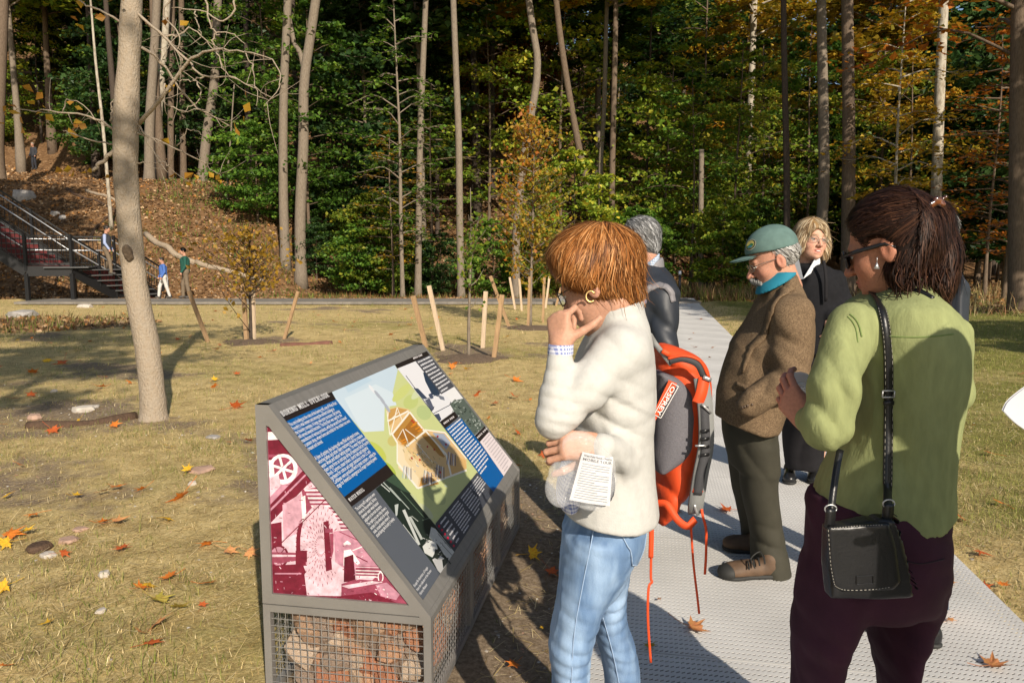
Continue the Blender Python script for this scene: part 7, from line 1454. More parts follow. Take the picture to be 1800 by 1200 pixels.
# ------------------------------------------------------------------ foreground tree, bare twigs and a few yellow leaves
FT = 7.0
Bk = mat('smooth_tree_bark', (.39, .325, .25), .9, var=.3, vscale=14, col2=(.28, .225, .165), stretch=(2, 2, 1.2), bump=1.6, bscale=32, detail=8, spec=.1)
C = [(270, 735), (268, 690), (257, 600), (238, 500), (228, 400), (221, 300), (222, 200), (227, 100), (232, 0), (238, -120), (248, -300)]
wd = [54, 49, 47, 46, 44, 45, 46, 41, 37, 33, 26]
ftree = thing('foreground_tree', ground(270, 728) * [1, 1, 0], 'leaning smooth grey-brown tree with bare twigs standing in the dry grass', 'tree')
P = np.array([at(x, y, FT) for x, y in C]); P[0][2] = -.06; S = spline(P, 60); rd = np.interp(np.linspace(0, 1, 60), np.linspace(0, 1, 11), np.array(wd) / 2 / FPX * FT * .87); rd[:3] *= [1.3, 1.16, 1.06]
V, F = tube_np(S, rd, 22); V = V + nrm(V - np.repeat(S, 22, 0)) * (.006 * wav(V, 9, 3) + .004 * wav(V, 30, 4) * (V[:, 2] < 1.6))[:, None]
mb = MB(); mb.add(V, F)
def twig(pts, r0, r1, n_=14, Y=FT, dy=0.0, wob=.02):
    g = np.random.default_rng(int(pts[0][0] * 7 + pts[-1][1])); P = np.array([at(x / 3, y / 3, Y + dy * i / (len(pts) - 1)) for i, (x, y) in enumerate(pts)]); Q = spline(P, n_); Q[1:] += g.normal(0, wob * .4, (n_ - 1, 3)); mb.tube(Q, np.linspace(r0, r1, n_), 6); return Q
tw = [twig(*a) for a in (([(610, 690), (500, 620), (330, 590), (190, 575), (60, 585)], .012, .003), ([(605, 762), (480, 740), (370, 700), (330, 690)], .009, .003), ([(620, 780), (560, 840), (490, 895)], .022, .016), ([(650, 130), (540, 60), (440, 20), (380, -30)], .012, .005),
    ([(690, 40), (860, 190), (1000, 330), (1075, 400), (1200, 400), (1350, 470)], .014, .004, 18, FT, -.5), ([(735, 650), (880, 480), (1000, 320), (1130, 262), (1290, 275)], .020, .006, 18, FT, -.6, .012), ([(1290, 275), (1400, 300), (1470, 370), (1478, 440), (1440, 510), (1395, 560)], .006, .003, 16, FT - .6, -.2, .012),
    ([(745, 250), (860, 340), (960, 480), (1080, 590), (1150, 630), (1250, 700)], .014, .004, 18, FT, .6), ([(720, 640), (790, 760), (840, 850), (880, 915)], .010, .003), ([(715, 700), (830, 740), (960, 800), (1060, 850), (1120, 905), (1170, 930)], .010, .003, 16, FT, .4), ([(930, 770), (1000, 690), (1085, 710)], .006, .003), ([(860, 190), (940, 190), (1010, 150), (1080, 210), (1130, 260)], .009, .004), ([(1130, 260), (1135, 180), (1230, 180), (1290, 240)], .008, .003), ([(900, -20), (870, 80), (950, 190), (940, 260), (965, 340)], .009, .004), ([(1080, -20), (1110, 120), (1150, 185)], .010, .005), ([(1240, -20), (1200, 110), (1060, 60), (900, 40)], .010, .004), ([(1030, 60), (1045, 140), (1075, 210)], .007, .003), ([(870, 440), (870, 540), (960, 580), (1080, 575)], .008, .003), ([(1040, 430), (1060, 520), (1000, 560), (960, 600)], .007, .003), ([(1290, 270), (1340, 400), (1360, 560)], .006, .003), ([(1140, 280), (1180, 370), (1290, 440), (1450, 520)], .007, .003), ([(1075, 400), (1000, 430), (900, 415)], .008, .003), ([(605, 690), (640, 790), (690, 900)], .006, .003), ([(590, 560), (585, 620), (600, 690)], .008, .006), ([(620, 510), (590, 560), (590, 650)], .006, .004), ([(330, 590), (340, 540), (430, 540), (520, 640), (610, 680)], .006, .003), ([(690, 230), (650, 215), (635, 240)], .006, .004), ([(720, 860), (850, 855), (900, 880)], .005, .003), ([(700, 590), (740, 690), (860, 780)], .005, .003))]
def more_twigs():
    g = np.random.default_rng(77)
    for i in range(46):
        Q = tw[[0, 4, 5, 6, 7, 8, 9, 11][i % 8]]; k = g.integers(3, len(Q) - 1); a = Q[k]; d = nrm(Q[k] - Q[k - 1] + g.normal(0, .6, 3)) * g.uniform(.15, .5); P_ = spline([a, a + d * .5 + g.normal(0, .03, 3), a + d + V3(0, 0, g.uniform(-.12, .12))], 7); mb.tube(P_, np.linspace(.0035, .0013, 7), 4)
more_twigs()
mb.V = [v - wloc(ftree) for v in mb.V]; mb.obj('trunk', Bk, ftree, True)
kn = at(223, 440, FT - .125); soft('knot', displace(union([(ellip(kn, (.034, .03, .05)), .02), (ellip(kn + V3(.012, .01, -.05), (.03, .03, .05)), .03)]), folds([], ((40, .010), (90, .004)), 5)), .007, mat('knot_bark', (.10, .07, .045), .95, var=.3, vscale=30, bump=1.2, bscale=40), ftree)
lp = [(20, 580), (60, 560), (75, 600), (110, 640), (30, 590), (10, 650), (125, 685), (140, 470), (205, 505), (165, 540), (230, 550), (195, 600), (265, 620), (410, 640), (400, 660), (430, 655), (370, 545), (415, 570), (530, 585), (370, 690), (390, 710), (570, 10), (640, 5), (660, 20), (410, 70), (415, 150), (390, 95), (510, 80), (530, 95), (420, 20), (905, 445), (895, 465), (880, 120), (980, 130), (1300, 570), (1240, 650), (1305, 585), (1290, 630), (1250, 690), (930, 920), (910, 925), (990, 970), (1000, 925), (1040, 930), (1110, 920), (1150, 940), (1165, 960), (880, 750), (1300, 490), (440, 910), (380, 915), (350, 885), (470, 900), (310, 900), (560, 930)]
P = np.array([at(x / 3 + rng.normal(0, 1.5), y / 3 + rng.normal(0, 1.5), FT + rng.uniform(-.4, .5)) for x, y in lp]); me = leaves_mesh('foliage', P - wloc(ftree), .08, .2); link('foliage', me, leafmat('leaf_hanging', [(.55, .30, .03), (.62, .38, .03), (.55, .22, .04), (.62, .42, .05)], .45), ftree)
# ------------------------------------------------------------------ staked saplings
STK = {'p': mat('stake_pale', (.55, .42, .29), .85, var=.2, vscale=6, stretch=(8, 8, 1), bump=.4, bscale=60), 'b': mat('stake_brown', (.36, .23, .12), .85, var=.25, vscale=6, stretch=(8, 8, 1), bump=.4, bscale=60)}
for (tx, ty, bx, by, wp, c, lab) in ((726, 520, 752, 612, 9, 'b', 'brown wooden stake leaning left nearest the sign top'), (754, 502, 782, 618, 8, 'p', 'pale wooden stake leaning left, second from the sign'), (854, 512, 848, 613, 8, 'p', 'pale upright stake right of the thin staked sapling'), (883, 518, 866, 632, 9, 'b', 'orange-brown stake leaning right beside the thin sapling'),
    (862, 485, 898, 573, 6, 'b', 'long stake leaning steeply left of the small orange tree'), (896, 487, 907, 543, 4, 'p', 'short stake left of the small orange tree, further back'), (913, 489, 918, 546, 4, 'p', 'thin pale stake just left of the small orange tree'), (931, 486, 928, 576, 5, 'b', 'brown stake touching the small orange tree trunk'), (957, 487, 954, 567, 5, 'b', 'brown stake right of the small orange tree'), (966, 486, 958, 542, 4, 'p', 'pale stake behind and right of the small orange tree'), (986, 505, 976, 536, 4, 'b', 'short stake at the red-haired woman’s face'),
    (332, 512, 370, 601, 7, 'b', 'leaning stake right of the stair foot'), (427, 497, 434, 601, 8, 'b', 'upright brown stake of the left sapling pair'), (445, 506, 447, 597, 6, 'p', 'upright pale stake of the left sapling pair'), (524, 512, 496, 596, 6, 'b', 'stake leaning right of the left sapling'), (554, 478, 551, 511, 4, 'p', 'small stake by the far path under the twin trunks')):
    b = ground(bx, by); Y = b[1]; t_ = at(tx, ty, Y + rng.uniform(-.1, .1)); mb = MB(); w_ = wp / FPX * Y * .85; b[2] = tz(b[0], b[1]) - .08; mb.bar(b, t_, w_, w_ * .8, (0.2, 1, 0)); o = b.copy(); mb.V = [v - o for v in mb.V]
    tag(mb.obj('wooden_stake', STK[c], None, loc=o), lab, 'stake', 'stakes round the saplings')
def sapling(label, bx, by, tops, wpx, pts_fn, leafm, barkm, sz, limbs, n_):
    b = ground(bx, by); Y = b[1]; t = thing('sapling', (b[0], b[1], tz(b[0], b[1])), label, 'tree'); o = wloc(t); mb = MB(); Q = spline([b - V3(0, 0, .05)] + [at(x, y, Y) for x, y in tops], 16); mb.tube(Q, np.linspace(wpx / 2 / FPX * Y, .004, 16), 8); P = []
    g = np.random.default_rng(bx)
    for i in range(limbs):
        f = g.random() ** .8; x, y, r = pts_fn(f, g); e = at(x, y, Y) + V3(0, g.normal(0, r), 0); zz = e[2] - g.uniform(.25, .6) * np.linalg.norm((e - at(tops[-1][0], y, Y))[:2]) - .1; s0 = np.array([np.interp(zz, Q[:, 2], Q[:, 0]), np.interp(zz, Q[:, 2], Q[:, 1]), zz]); B = spline([s0, (s0 + e) / 2 + V3(0, 0, -.05), e], 6); mb.tube(B, np.linspace(.010, .003, 6), 4, cap=False)
        k = max(3, int(n_ / limbs)); tt = .3 + .75 * g.random(k); ix = np.clip(tt * 5, 0, 4.99); i0 = ix.astype(int); P.append(B[i0] + (B[np.minimum(i0 + 1, 5)] - B[i0]) * (ix - i0)[:, None] + g.normal(0, .09, (k, 3)))
    P = np.concatenate(P); mb.V = [v - o for v in mb.V]; mb.obj('trunk', barkm, t, True); link('crown', leaves_mesh('crown', P - o, sz, .35), leafm, t); return t
def egg(cx, top, bot, hw): return lambda f, g: (cx + g.uniform(-1, 1) * hw * (math.sin(math.pi * (.12 + .80 * f)) ** .75 if f > .0 else .5), bot + (top - bot) * f, hw / FPX * 16 * .45)
sapling('small staked tree with orange and yellow-green leaves in the middle of the field', 932, 574, [(933, 500), (936, 420), (938, 300), (940, 195)], 7, egg(934, 205, 475, 82), L_MIX, BARK_G, .085, 130, 2900)
sapling('thin staked sapling with sparse green leaves behind the sign', 824, 629, [(824, 570), (826, 500), (828, 420), (827, 330)], 7, egg(838, 370, 522, 42), L_LIME, BARK_G, .075, 26, 230)
sapling('left sapling between two stakes with an orange bushy crown', 441, 600, [(440, 540), (438, 480), (440, 400)], 7, lambda f, g: (440 + g.uniform(-1, 1) * 68 * math.sin(math.pi * (.2 + .7 * f)) * 1.15, 492 - 95 * f, .7), leafmat('leaf_amber', [(.16, .12, .02), (.34, .20, .022), (.46, .27, .03), (.22, .17, .03)]), BARK_D, .085, 60, 620)
for nm, px, py, r in (('mulch_mound', 824, 632, .75), ('mulch_mound', 440, 603, .7), ('mulch_mound', 932, 577, .8)):
    c = ground(px, py); a_ = np.linspace(0, 6.283, 25)[:-1]; V = [[0, 0, .07]]; F = []
    for j, (q, z) in enumerate(((.35, .055), (.7, .02), (1, -.05))): V += [[r * q * math.cos(t) * (1 + .15 * math.sin(3 * t + px)), r * q * math.sin(t), z + .012 * math.sin(7 * t + j)] for t in a_]
    V = np.array(V); F3 = np.array([[0, 1 + i, 1 + (i + 1) % 24] for i in range(24)]); F4 = np.array([[1 + j * 24 + i, 1 + (j + 1) * 24 + i, 1 + (j + 1) * 24 + (i + 1) % 24, 1 + j * 24 + (i + 1) % 24] for j in range(2) for i in range(24)])
    tag(link(nm, mesh_np(nm, V, [F3, F4], None, True), mat('mulch', (.14, .095, .06), .95, var=.4, vscale=30, bump=1.5, bscale=60), loc=(c[0], c[1], tz(c[0], c[1]) + .03)), kind='structure')
# ------------------------------------------------------------------ steel stair up the bank
BLS = mat('black_steel', (.012, .012, .013), .45, spec=.4); GALV = mat('galvanised_rail', (.50, .51, .53), .35, metal=.7); TRD = mat('stair_tread', (.10, .10, .10), .8); RISER = mat('red_riser', (.16, .03, .03), .8)
N = [at(222, 522, 27.6), at(126, 470, 25.6), at(46, 470, 25.2), at(-110, 372, 24.6)]; offv = nrm(V3(.35, .94, 0)) * 1.75; N[0][2] = .02; N[2][2] = N[1][2]
stair = thing('staircase', N[0] * [1, 1, 0], 'black steel staircase with galvanised handrails climbing the bank at far left', 'staircase')
for si, o_ in enumerate((np.zeros(3), offv)):
    mb = MB()
    for a, b in zip(N[:-1], N[1:]): mb.bar(a + o_ - V3(0, 0, .12), b + o_ - V3(0, 0, .12), .06, .34)
    pobj(mb, 'stringer', BLS, stair)
    mb = MB()
    for a, b in zip(N[:-1], N[1:]): mb.bar(a + o_ + V3(0, 0, 1.06), b + o_ + V3(0, 0, 1.06), .05, .05); mb.bar(a + o_ + V3(0, 0, .14), b + o_ + V3(0, 0, .14), .03, .03)
    rl = pobj(mb, 'railing', BLS, stair); mb = MB()
    for a, b in zip(N[:-1], N[1:]):
        L = np.linalg.norm((b - a)[:2]); k = int(L / .13)
        for i in range(1, k): q = a + (b - a) * i / k + o_; mb.bar(q + V3(0, 0, .14), q + V3(0, 0, 1.05), .016, .016, (0, 1, 0))
    tag(pobj(mb, 'baluster', BLS, rl), kind='stuff')
    for a, b in zip(N[:-1], N[1:]):
        for f in ((0, .5, 1) if np.linalg.norm(a - b) > 2.2 else (1,)): q = a + (b - a) * f + o_ + (b - a) * (.002 if f == 0 else -.002); mb = MB(); mb.bar(q - V3(0, 0, .1), q + V3(0, 0, 1.12), .085, .085, (0, 1, 0)); pobj(mb, 'post', BLS, rl)
    ins = nrm(offv) * (.09 if si == 0 else -.09)
    for z in (.95, .58):
        mb = MB(); Q = [N[0] + o_ + ins + V3(.0, 0, z) + (N[0] - N[1]) * .06] + [q + o_ + ins + V3(0, 0, z) for q in N]; mb.tube(np.array(Q), .024, 6); pobj(mb, 'handrail', GALV, stair, True)
    mb = MB(); e = N[0] + o_ + ins + (N[0] - N[1]) * .06; mb.tube(spline([e + V3(0, 0, .95), e + V3(.12, .03, .9), e + V3(.14, .03, .5), e + V3(.13, .03, 0)], 10), .024, 6); pobj(mb, 'handrail', GALV, stair, True)
for a, b in ((N[0], N[1]), (N[2], N[3])):
    k = max(3, int((b - a)[2] / .17)); d2 = (b - a) * [1, 1, 0]
    for i in range(k):
        q = a + (b - a) * (i + .5) / k + offv / 2; q2 = q + nrm(offv) * .0; mb = MB(); mb.bar(q - offv * .47, q + offv * .47, np.linalg.norm(d2) / k * .96, .035); pobj(mb, 'tread', TRD, stair)
        mb = MB(); s_ = q - d2 / k * .46 - V3(0, 0, .09); mb.bar(s_ - offv * .46, s_ + offv * .46, .012, .14); pobj(mb, 'riser', RISER, stair)
mb = MB(); q = (N[1] + N[2]) / 2 + offv / 2; mb.bar(N[1] + offv / 2, N[2] + offv / 2, 1.66, .035); pobj(mb, 'landing', TRD, stair)
for q in (N[1], N[2]):
    for o_ in (np.zeros(3), offv): mb = MB(); p_ = q + o_; mb.bar(V3(p_[0], p_[1], tz(p_[0], p_[1]) - .1), p_ - V3(0, 0, .2), .12, .12, (0, 1, 0)); pobj(mb, 'support_post', BLS, stair)
# ------------------------------------------------------------------ small figures far off
def figure(label, base, hgt, yaw, top, legs, hair, arms=((.12, .05, -.30), (-.12, .05, -.30)), stride=.12, vest=None, lean=0):
    s = hgt / 1.75; c, s_ = math.cos(yaw), math.sin(yaw); base = np.array(base, float); T = lambda x, y, z: base + V3(x * c - y * s_, x * s_ + y * c, z) * s      # +y of the figure = facing
    fw = V3(-s_, c, 0); hd = T(0, .05 + lean, 1.62); Bm = basis(fw - V3(0, 0, .15)); A, L = head_sdf(hd, Bm, s, neck=T(0, lean * .8, 1.42), neck_r=.055)
    inn = union([(capsule(T(0, 0, .9), T(0, lean * .7, 1.4), .06, .06), .02)] + [(capsule(T(sx * .09, 0, .85), T(sx * .09, sx * stride, .1), .04, .03), .02) for sx in (-1, 1)])
    hands = union([(ellip(T(sx * .24, .10 + ay * 1.0, 1.38 + az - .24), (.04, .04, .05)), .01) for sx, (ax, ay, az) in zip((1, -1), arms)])
    o = person(label, [(A, .012, SK4), (hands, .014, SK4), (inn, .03, SK4)], base, 'figures far off')
    tp_ = [(capsule(T(0, .0, .93), T(0, lean * .8, 1.28), .15 * s, .165 * s), .05), (capsule(T(-.14, lean * .8, 1.38), T(.14, lean * .8, 1.38), .075 * s, .075 * s), .05)]; sl_ = []
    for sx, (ax, ay, az) in zip((1, -1), arms): sl_ += [(capsule(T(sx * .19, lean * .8, 1.38), T(sx * .24, .0, 1.38 + az * .5 - .12), .06 * s, .05 * s), .03), (capsule(T(sx * .24, .0, 1.38 + az * .5 - .12), T(sx * .24, .08 + ay, 1.38 + az - .18), .05 * s, .04 * s), .02)]
    if vest: soft('vest', union(tp_), .02, vest, o); soft('shirt', union(sl_), .02, top, o)
    else: soft('jacket', union(tp_ + sl_), .02, top, o)
    soft('trousers', union([(capsule(T(-.06, 0, .92), T(.06, 0, .92), .135 * s, .135 * s), .04)] + [(capsule(T(sx * .09, 0, .85), T(sx * .09, sx * stride * .6 + .03, .48), .09 * s, .07 * s), .04) for sx in (-1, 1)] + [(capsule(T(sx * .09, sx * stride * .6 + .03, .48), T(sx * .09, sx * stride, .08), .07 * s, .06 * s), .03) for sx in (-1, 1)]), .02, legs, o)
    for sx in (-1, 1): a, b = T(sx * .09, sx * stride + .16, 0), T(sx * .09, sx * stride - .09, 0); shoe('shoe', a, b, o, SHOE_D, SOLE, zg=base[2] + .0, w_=.05)
    soft('hair', minus(ellip(L(0, -.015, .035), np.array((.085, .105, .095)) * s, Bm), ellip(L(0, .12, -.04), np.array((.13, .09, .12)) * s, Bm), .01), .012, mat('hair_' + hair[0], hair[1], .6), o); return o
BLUS = mat('blue_shirt_cloth', (.06, .14, .42), .8); WHT_T = mat('white_trousers', (.55, .53, .50), .85); GRNS = mat('green_sweater', (.01, .075, .055), .9); KHAKI = mat('khaki_cloth', (.16, .12, .08), .85); LBL = mat('light_blue_shirt', (.30, .36, .55), .8); DKV = mat('charcoal_vest', (.03, .032, .04), .85)
b = ground(289, 523, .06); figure('man in a blue shirt and white trousers at the foot of the staircase', (b[0], b[1], .05), 1.46, 2.2, BLUS, WHT_T, ('dark', (.02, .015, .012)), stride=.2)
b = ground(312, 524, .06); figure('man in a green sweater and khaki trousers beside the stair foot', (b[0] + .15, b[1] + .4, .05), 1.80, 2.0, GRNS, KHAKI, ('grey', (.35, .34, .32)), stride=.1)
q = N[0] + (N[1] - N[0]) * .74 + offv * .5; figure('man in a charcoal vest over a light blue shirt walking down the staircase', (q[0], q[1], q[2] + .04), 1.72, -1.3, LBL, KHAKI, ('dark', (.02, .015, .012)), vest=DKV, stride=.12)
b = hit(61, 298, 36); figure('lone man in dark clothes standing up on the wooded hillside', b, 1.72, 2.9, DKV, mat('dark_trousers', (.02, .022, .03), .85), ('light', (.3, .25, .2)), stride=.03)
# ------------------------------------------------------------------ logs, boulders, stump, table, lamp
LOGP = bark('log_pale', (.42, .34, .25), (.26, .20, .14)); LOGD = bark('log_dark', (.12, .075, .05), (.07, .045, .03)); RK = mat('boulder_stone', (.33, .31, .29), .9, var=.25, vscale=9, bump=1, bscale=14); RKT = mat('pale_stone', (.48, .43, .37), .9, var=.2, vscale=14, bump=.6, bscale=30); RKR = mat('reddish_stone', (.40, .26, .19), .9, var=.2, vscale=14, bump=.6, bscale=30)
def log(name, label, pts, r0, r1, m, y0=20, sub=0, cat='log'):
    P = np.array([hit(x, y, y0) for x, y in pts]); P = spline(P, 14); P[:, 2] = np.array([tz(a, b) for a, b in P[:, :2]]) + .05 + r0 * .5; P += rng.normal(0, r0 * .12, P.shape); o = P.mean(0); mb = MB(); mb.tube(P - o, np.linspace(r0, r1, 14), 9); return tag(mb.obj(name, m, None, True, loc=o), label, cat)
log('fallen_log', 'long pale fallen log lying down the bank behind the stair foot', [(256, 414), (300, 442), (342, 466)], .13, .12, LOGP); log('fallen_log', 'pale fallen log continuing along the bank bottom to the right', [(345, 464), (400, 480), (462, 497)], .12, .08, LOGP); log('fallen_log', 'thin whitish log high on the bank left of the leaning tree', [(152, 336), (176, 344), (204, 354)], .08, .06, LOGP)
log('fallen_branch', 'dark crooked branch lying across the bank above the stair', [(118, 334), (160, 352), (205, 372)], .07, .05, LOGD, cat='branch'); log('fallen_branch', 'short dark branch propped on the bank by the vest man', [(158, 421), (172, 400), (198, 376)], .07, .05, LOGD, cat='branch'); log('fallen_branch', 'brown branch pile at the edge of the dark gully', [(575, 468), (620, 476), (655, 488)], .05, .03, LOGD, cat='branch'); log('fallen_branch', 'pale thin branch slanting in the gully leaves', [(565, 470), (600, 478), (640, 480)], .035, .02, LOGP, cat='branch')
def nearlog(label, pts, r, m, name='weathered_log', cat='log'):
    P = spline([ground(*q) for q in pts], 16); P[:, 2] = np.array([tz(a, b) for a, b in P[:, :2]]) + .03 + r * .35; o = P.mean(0); mb = MB(); V, F = tube_np(P - o, r * (1 + .18 * np.sin(np.linspace(0, 9, 16))), 12); V += nrm(V) * (wav(V, 14, 6) * .008)[:, None]; mb.add(V, F); return tag(mb.obj(name, m, None, True, loc=o), label, cat)
nearlog('half-buried dark log in the earth left of the leaning tree', [(48, 752), (110, 750), (180, 742), (238, 732)], .055, LOGD); nearlog('short reddish board lying in the grass behind the sign', [(492, 609), (540, 607), (584, 605)], .05, mat('red_brown_wood', (.15, .065, .045), .9, var=.3, vscale=10), 'wood_board', 'board')
def stone(label, px, py, wpx, m, flat=.6, name='stone', y0=None):
    p = ground(px, py) if y0 is None else hit(px, py, y0); s_ = wpx / FPX * p[1]; V, F = chunk((1, rng.uniform(.7, 1), flat), .4); return tag(link(name, mesh_np(name, V * s_, [F], None, False), m, loc=(p[0], p[1], tz(p[0], p[1]) + .05 + s_ * flat * .2), rz=rng.random() * 6), label, 'stone')
for a in (('grey boulder on the hillside above the staircase', 44, 352, 34, RK, .8, 'boulder', 20), ('small grey boulder right of the hillside boulder', 98, 378, 15, RK, .7, 'boulder', 20), ('second small boulder right of the hillside boulder', 110, 385, 14, RK, .7, 'boulder', 20), ('angular grey slab by the half-buried log', 146, 722, 36, RKT, .4, 'stone'), ('smaller grey slab touching the angular slab', 166, 716, 20, RKT, .4, 'stone'), ('pinkish stone at the left end of the half-buried log', 60, 738, 28, RKR, .5, 'stone'), ('pale pebble left of the sign base among straw', 183, 1014, 20, RKT, .8, 'stone'), ('white stone under the olive leaves at lower left', 178, 1076, 18, RKT, .5, 'stone'), ('grey stone beside the brown clod at far left', 84, 980, 26, RKT, .5, 'stone'), ('reddish flat stone in the grass at left', 120, 954, 34, RKR, .35, 'stone'), ('reddish stone near the left edge leaves', 141, 934, 24, RKR, .35, 'stone'), ('brown earth clod near the left edge', 70, 968, 40, LOGD, .5, 'stone'), ('pale stone left of the maroon photograph', 338, 855, 14, RKT, .7, 'stone'), ('grey flat stone above the yellow leaf', 375, 770, 26, RK, .3, 'stone'), ('rust-red flat stone in the middle grass', 355, 828, 44, RKR, .22, 'stone'), ('long pale stone edge in the left field', 40, 556, 46, RK, .35, 'stone'), ('pale stone by the leaning tree shadow', 95, 690, 12, RKT, .6, 'stone'), ('white rubble pile among far left weeds', 150, 540, 24, RKT, .4, 'stone')): stone(*a)
p = hit(1245, 512, 15); soft('tree_stump', displace(loft([(488, 1236, 1254, .2, p[1]), (500, 1233, 1258, .24, p[1]), (516, 1230, 1262, .27, p[1])]), folds([], ((9, .02),), 3)), .03, BARK_D).name; tag(bpy.data.objects['tree_stump'], 'dark rotten stump in the brush beside the boardwalk end', 'stump')
p = hit(1714, 452, 30); pt_ = thing('picnic_table', p, 'wooden picnic table at the edge of the dark right wood', 'table'); TBW = mat('table_wood', (.30, .25, .15), .85, var=.2, vscale=5)
for i in range(5): mb = MB(); mb.box((0, -.3 + i * .15, .74), (2.1, .14, .04)); mb.obj('plank', TBW, pt_)
for y in (-.72, .72): mb = MB(); mb.box((0, y, .45), (2.1, .26, .04)); mb.obj('bench_plank', TBW, pt_)
for x in (-.75, .75):
    mb = MB(); mb.bar((x, -.25, .72), (x, -.7, 0), .05, .09, (1, 0, 0)); mb.bar((x + .055, .25, .72), (x + .055, .7, 0), .05, .09, (1, 0, 0)); mb.bar((x - .055, -.75, .42), (x - .055, .75, .42), .05, .08, (0, 0, 1)); mb.obj('leg_frame', TBW, pt_)
p = ground(1194, 522); bl = thing('bollard_lamp', (p[0], p[1], 0), 'dark low lamp post at the far end of the boardwalk', 'lamp post'); mb = MB(); mb.tube([(0, 0, 0), (0, 0, .82)], .055, 12); mb.obj('post', BLS, bl, True); mb = MB(); mb.tube([(0, 0, .82), (0, 0, .86), (0, 0, .98), (0, 0, 1.0)], np.array([.06, .07, .07, .03]), 12); mb.obj('lamp_head', GALV, bl, True)
# ------------------------------------------------------------------ brush (nobody could count it)
def brush(name, n_, box, hmin, hmax, wd, cols, dens=None):
    x = rng.uniform(box[0], box[1], n_); y = rng.uniform(box[2], box[3], n_); p2 = np.stack([x, y, 0 * x], 1); k_ = off_built(x, y, .25) & (rng.random(n_) < np.clip(.55 + .6 * wav(p2, 1.1, 51), .05, 1)); x, y = x[k_], y[k_]; k = len(x)
    V, F, C = blades(x, y, rng.uniform(hmin, hmax, k), np.full(k, wd), rng.uniform(.15, 1.0, k), pick(cols, k, .3)); mb = MB(); mb.add(V, F); mb.C[-1] = C; return tag(mb.obj(name, gmat), kind='stuff')
RB = [(.34, .20, .09), (.26, .13, .06), (.42, .29, .14), (.20, .16, .05), (.16, .08, .04), (.22, .20, .06)]
brush('tall_grass', 15000, (8, 30, 19, 44), .25, .75, .010, RB + [(.45, .36, .18)] * 2); brush('brush', 5000, (5.3, 9.5, 26, 33), .3, .8, .012, RB + [(.14, .18, .03)] * 2); brush('weeds', 4200, (-18, -9, 14.5, 19.5), .08, .28, .010, [(.10, .13, .03), (.16, .17, .04), (.20, .13, .06), (.26, .18, .09)]); brush('bank_weeds', 7000, (-18, -8, 29.5, 44), .12, .35, .016, [(.12, .17, .03), (.18, .22, .04), (.09, .13, .025)]); brush('ferns', 9000, (-8, 6, 27, 34), .1, .35, .014, [(.10, .15, .03), (.18, .16, .04), (.26, .14, .05), (.2, .1, .04)])
P = rng.uniform((8, 20, 0), (26, 40, 0), (5000, 3)); P[:, 2] = height(P[:, 0], P[:, 1]) + .03; k = len(P); mb = MB(); mb.add(leaf_quads(P, rng.uniform(.10, .20, k), .6), qfaces(k)); mb.C[-1] = np.repeat(pick(LITC, k, .3), 4, 0); tag(mb.obj('leaf_litter', mat('dead_leaf')), kind='stuff')
# ------------------------------------------------------------------ fallen leaves, one by one
def maple(curl, seed):
    g = np.random.default_rng(seed); tips = [(90, 1.0), (64, .55), (40, .92), (14, .45), (-14, .62), (-48, .36), (-90, .14), (-132, .36), (-166, .62), (-194, .45), (-220, .92), (-244, .55)]
    R_ = []
    for i, (a, r) in enumerate(tips):
        b, r2 = tips[(i + 1) % len(tips)]; b = b - 360 if b > a else b; R_.append((a, r * g.uniform(.88, 1.1))); R_.append(((a + b) / 2, min(r, r2) * .88))
    V = [[0, -.05, 0]] + [[r * math.cos(R(a)) * .5, r * math.sin(R(a)) * .5, 0] for a, r in R_]; V = np.array(V); n_ = len(V) - 1
    inner_ = V[1:] * .5; V = np.vstack([V, inner_]); d = np.hypot(V[:, 0], V[:, 1]); V[:, 2] = .42 * curl * (np.abs(V[:, 0]) ** 1.5 * 1.2 + .5 * V[:, 1] ** 2) + .05 * np.sin(9 * V[:, 0] + seed) * d + .04 * g.normal(size=len(V)) * d
    F3 = [[0, n_ + 1 + (i + 1) % n_, n_ + 1 + i][::-1] for i in range(n_)]; F4 = [[n_ + 1 + i, 1 + i, 1 + (i + 1) % n_, n_ + 1 + (i + 1) % n_] for i in range(n_)]
    mb = MB(); mb.add(V, [np.array(F3), np.array(F4)]); mb.tube(spline([(0, -.05, .004), (0, -.3, .02), (.03, -.62, .05 + .1 * curl)], 5), .008, 4); return mb.mesh('fallen_leaf', False)
MAP = [maple(c, i) for i, c in enumerate((.25, .7, -.35, 1.1, .45, -.7, .9, .15))]
LFM = {'orange': (.74, .24, .03), 'rust': (.58, .14, .03), 'yellow': (.80, .52, .03), 'olive': (.42, .36, .06), 'tan': (.72, .38, .13), 'brown': (.46, .21, .07)}
lfm = {k: mat('fallen_leaf_' + k, c, .6, var=.3, vscale=7, col2=tuple(np.array(c) * [.75, .6, .8]), transl=.15, bump=.4, bscale=40, spec=.3) for k, c in LFM.items()}
def put_leaf(x, y, s_, c, i, label, group=None, z=None, tilt_=.3):
    o = link('fallen_leaf', MAP[i % 8], lfm[c], loc=(x, y, (tz(x, y) + .05 + .03 if z is None else z))); o.scale = (s_, s_, s_); o.rotation_euler = (rng.normal(0, tilt_), rng.normal(0, tilt_), rng.random() * 6.28); return tag(o, label, 'leaf', group)
def bwz(p): la, al = lat_along(p[0], p[1]); return .049 if BW_L < la < BW_RR else None
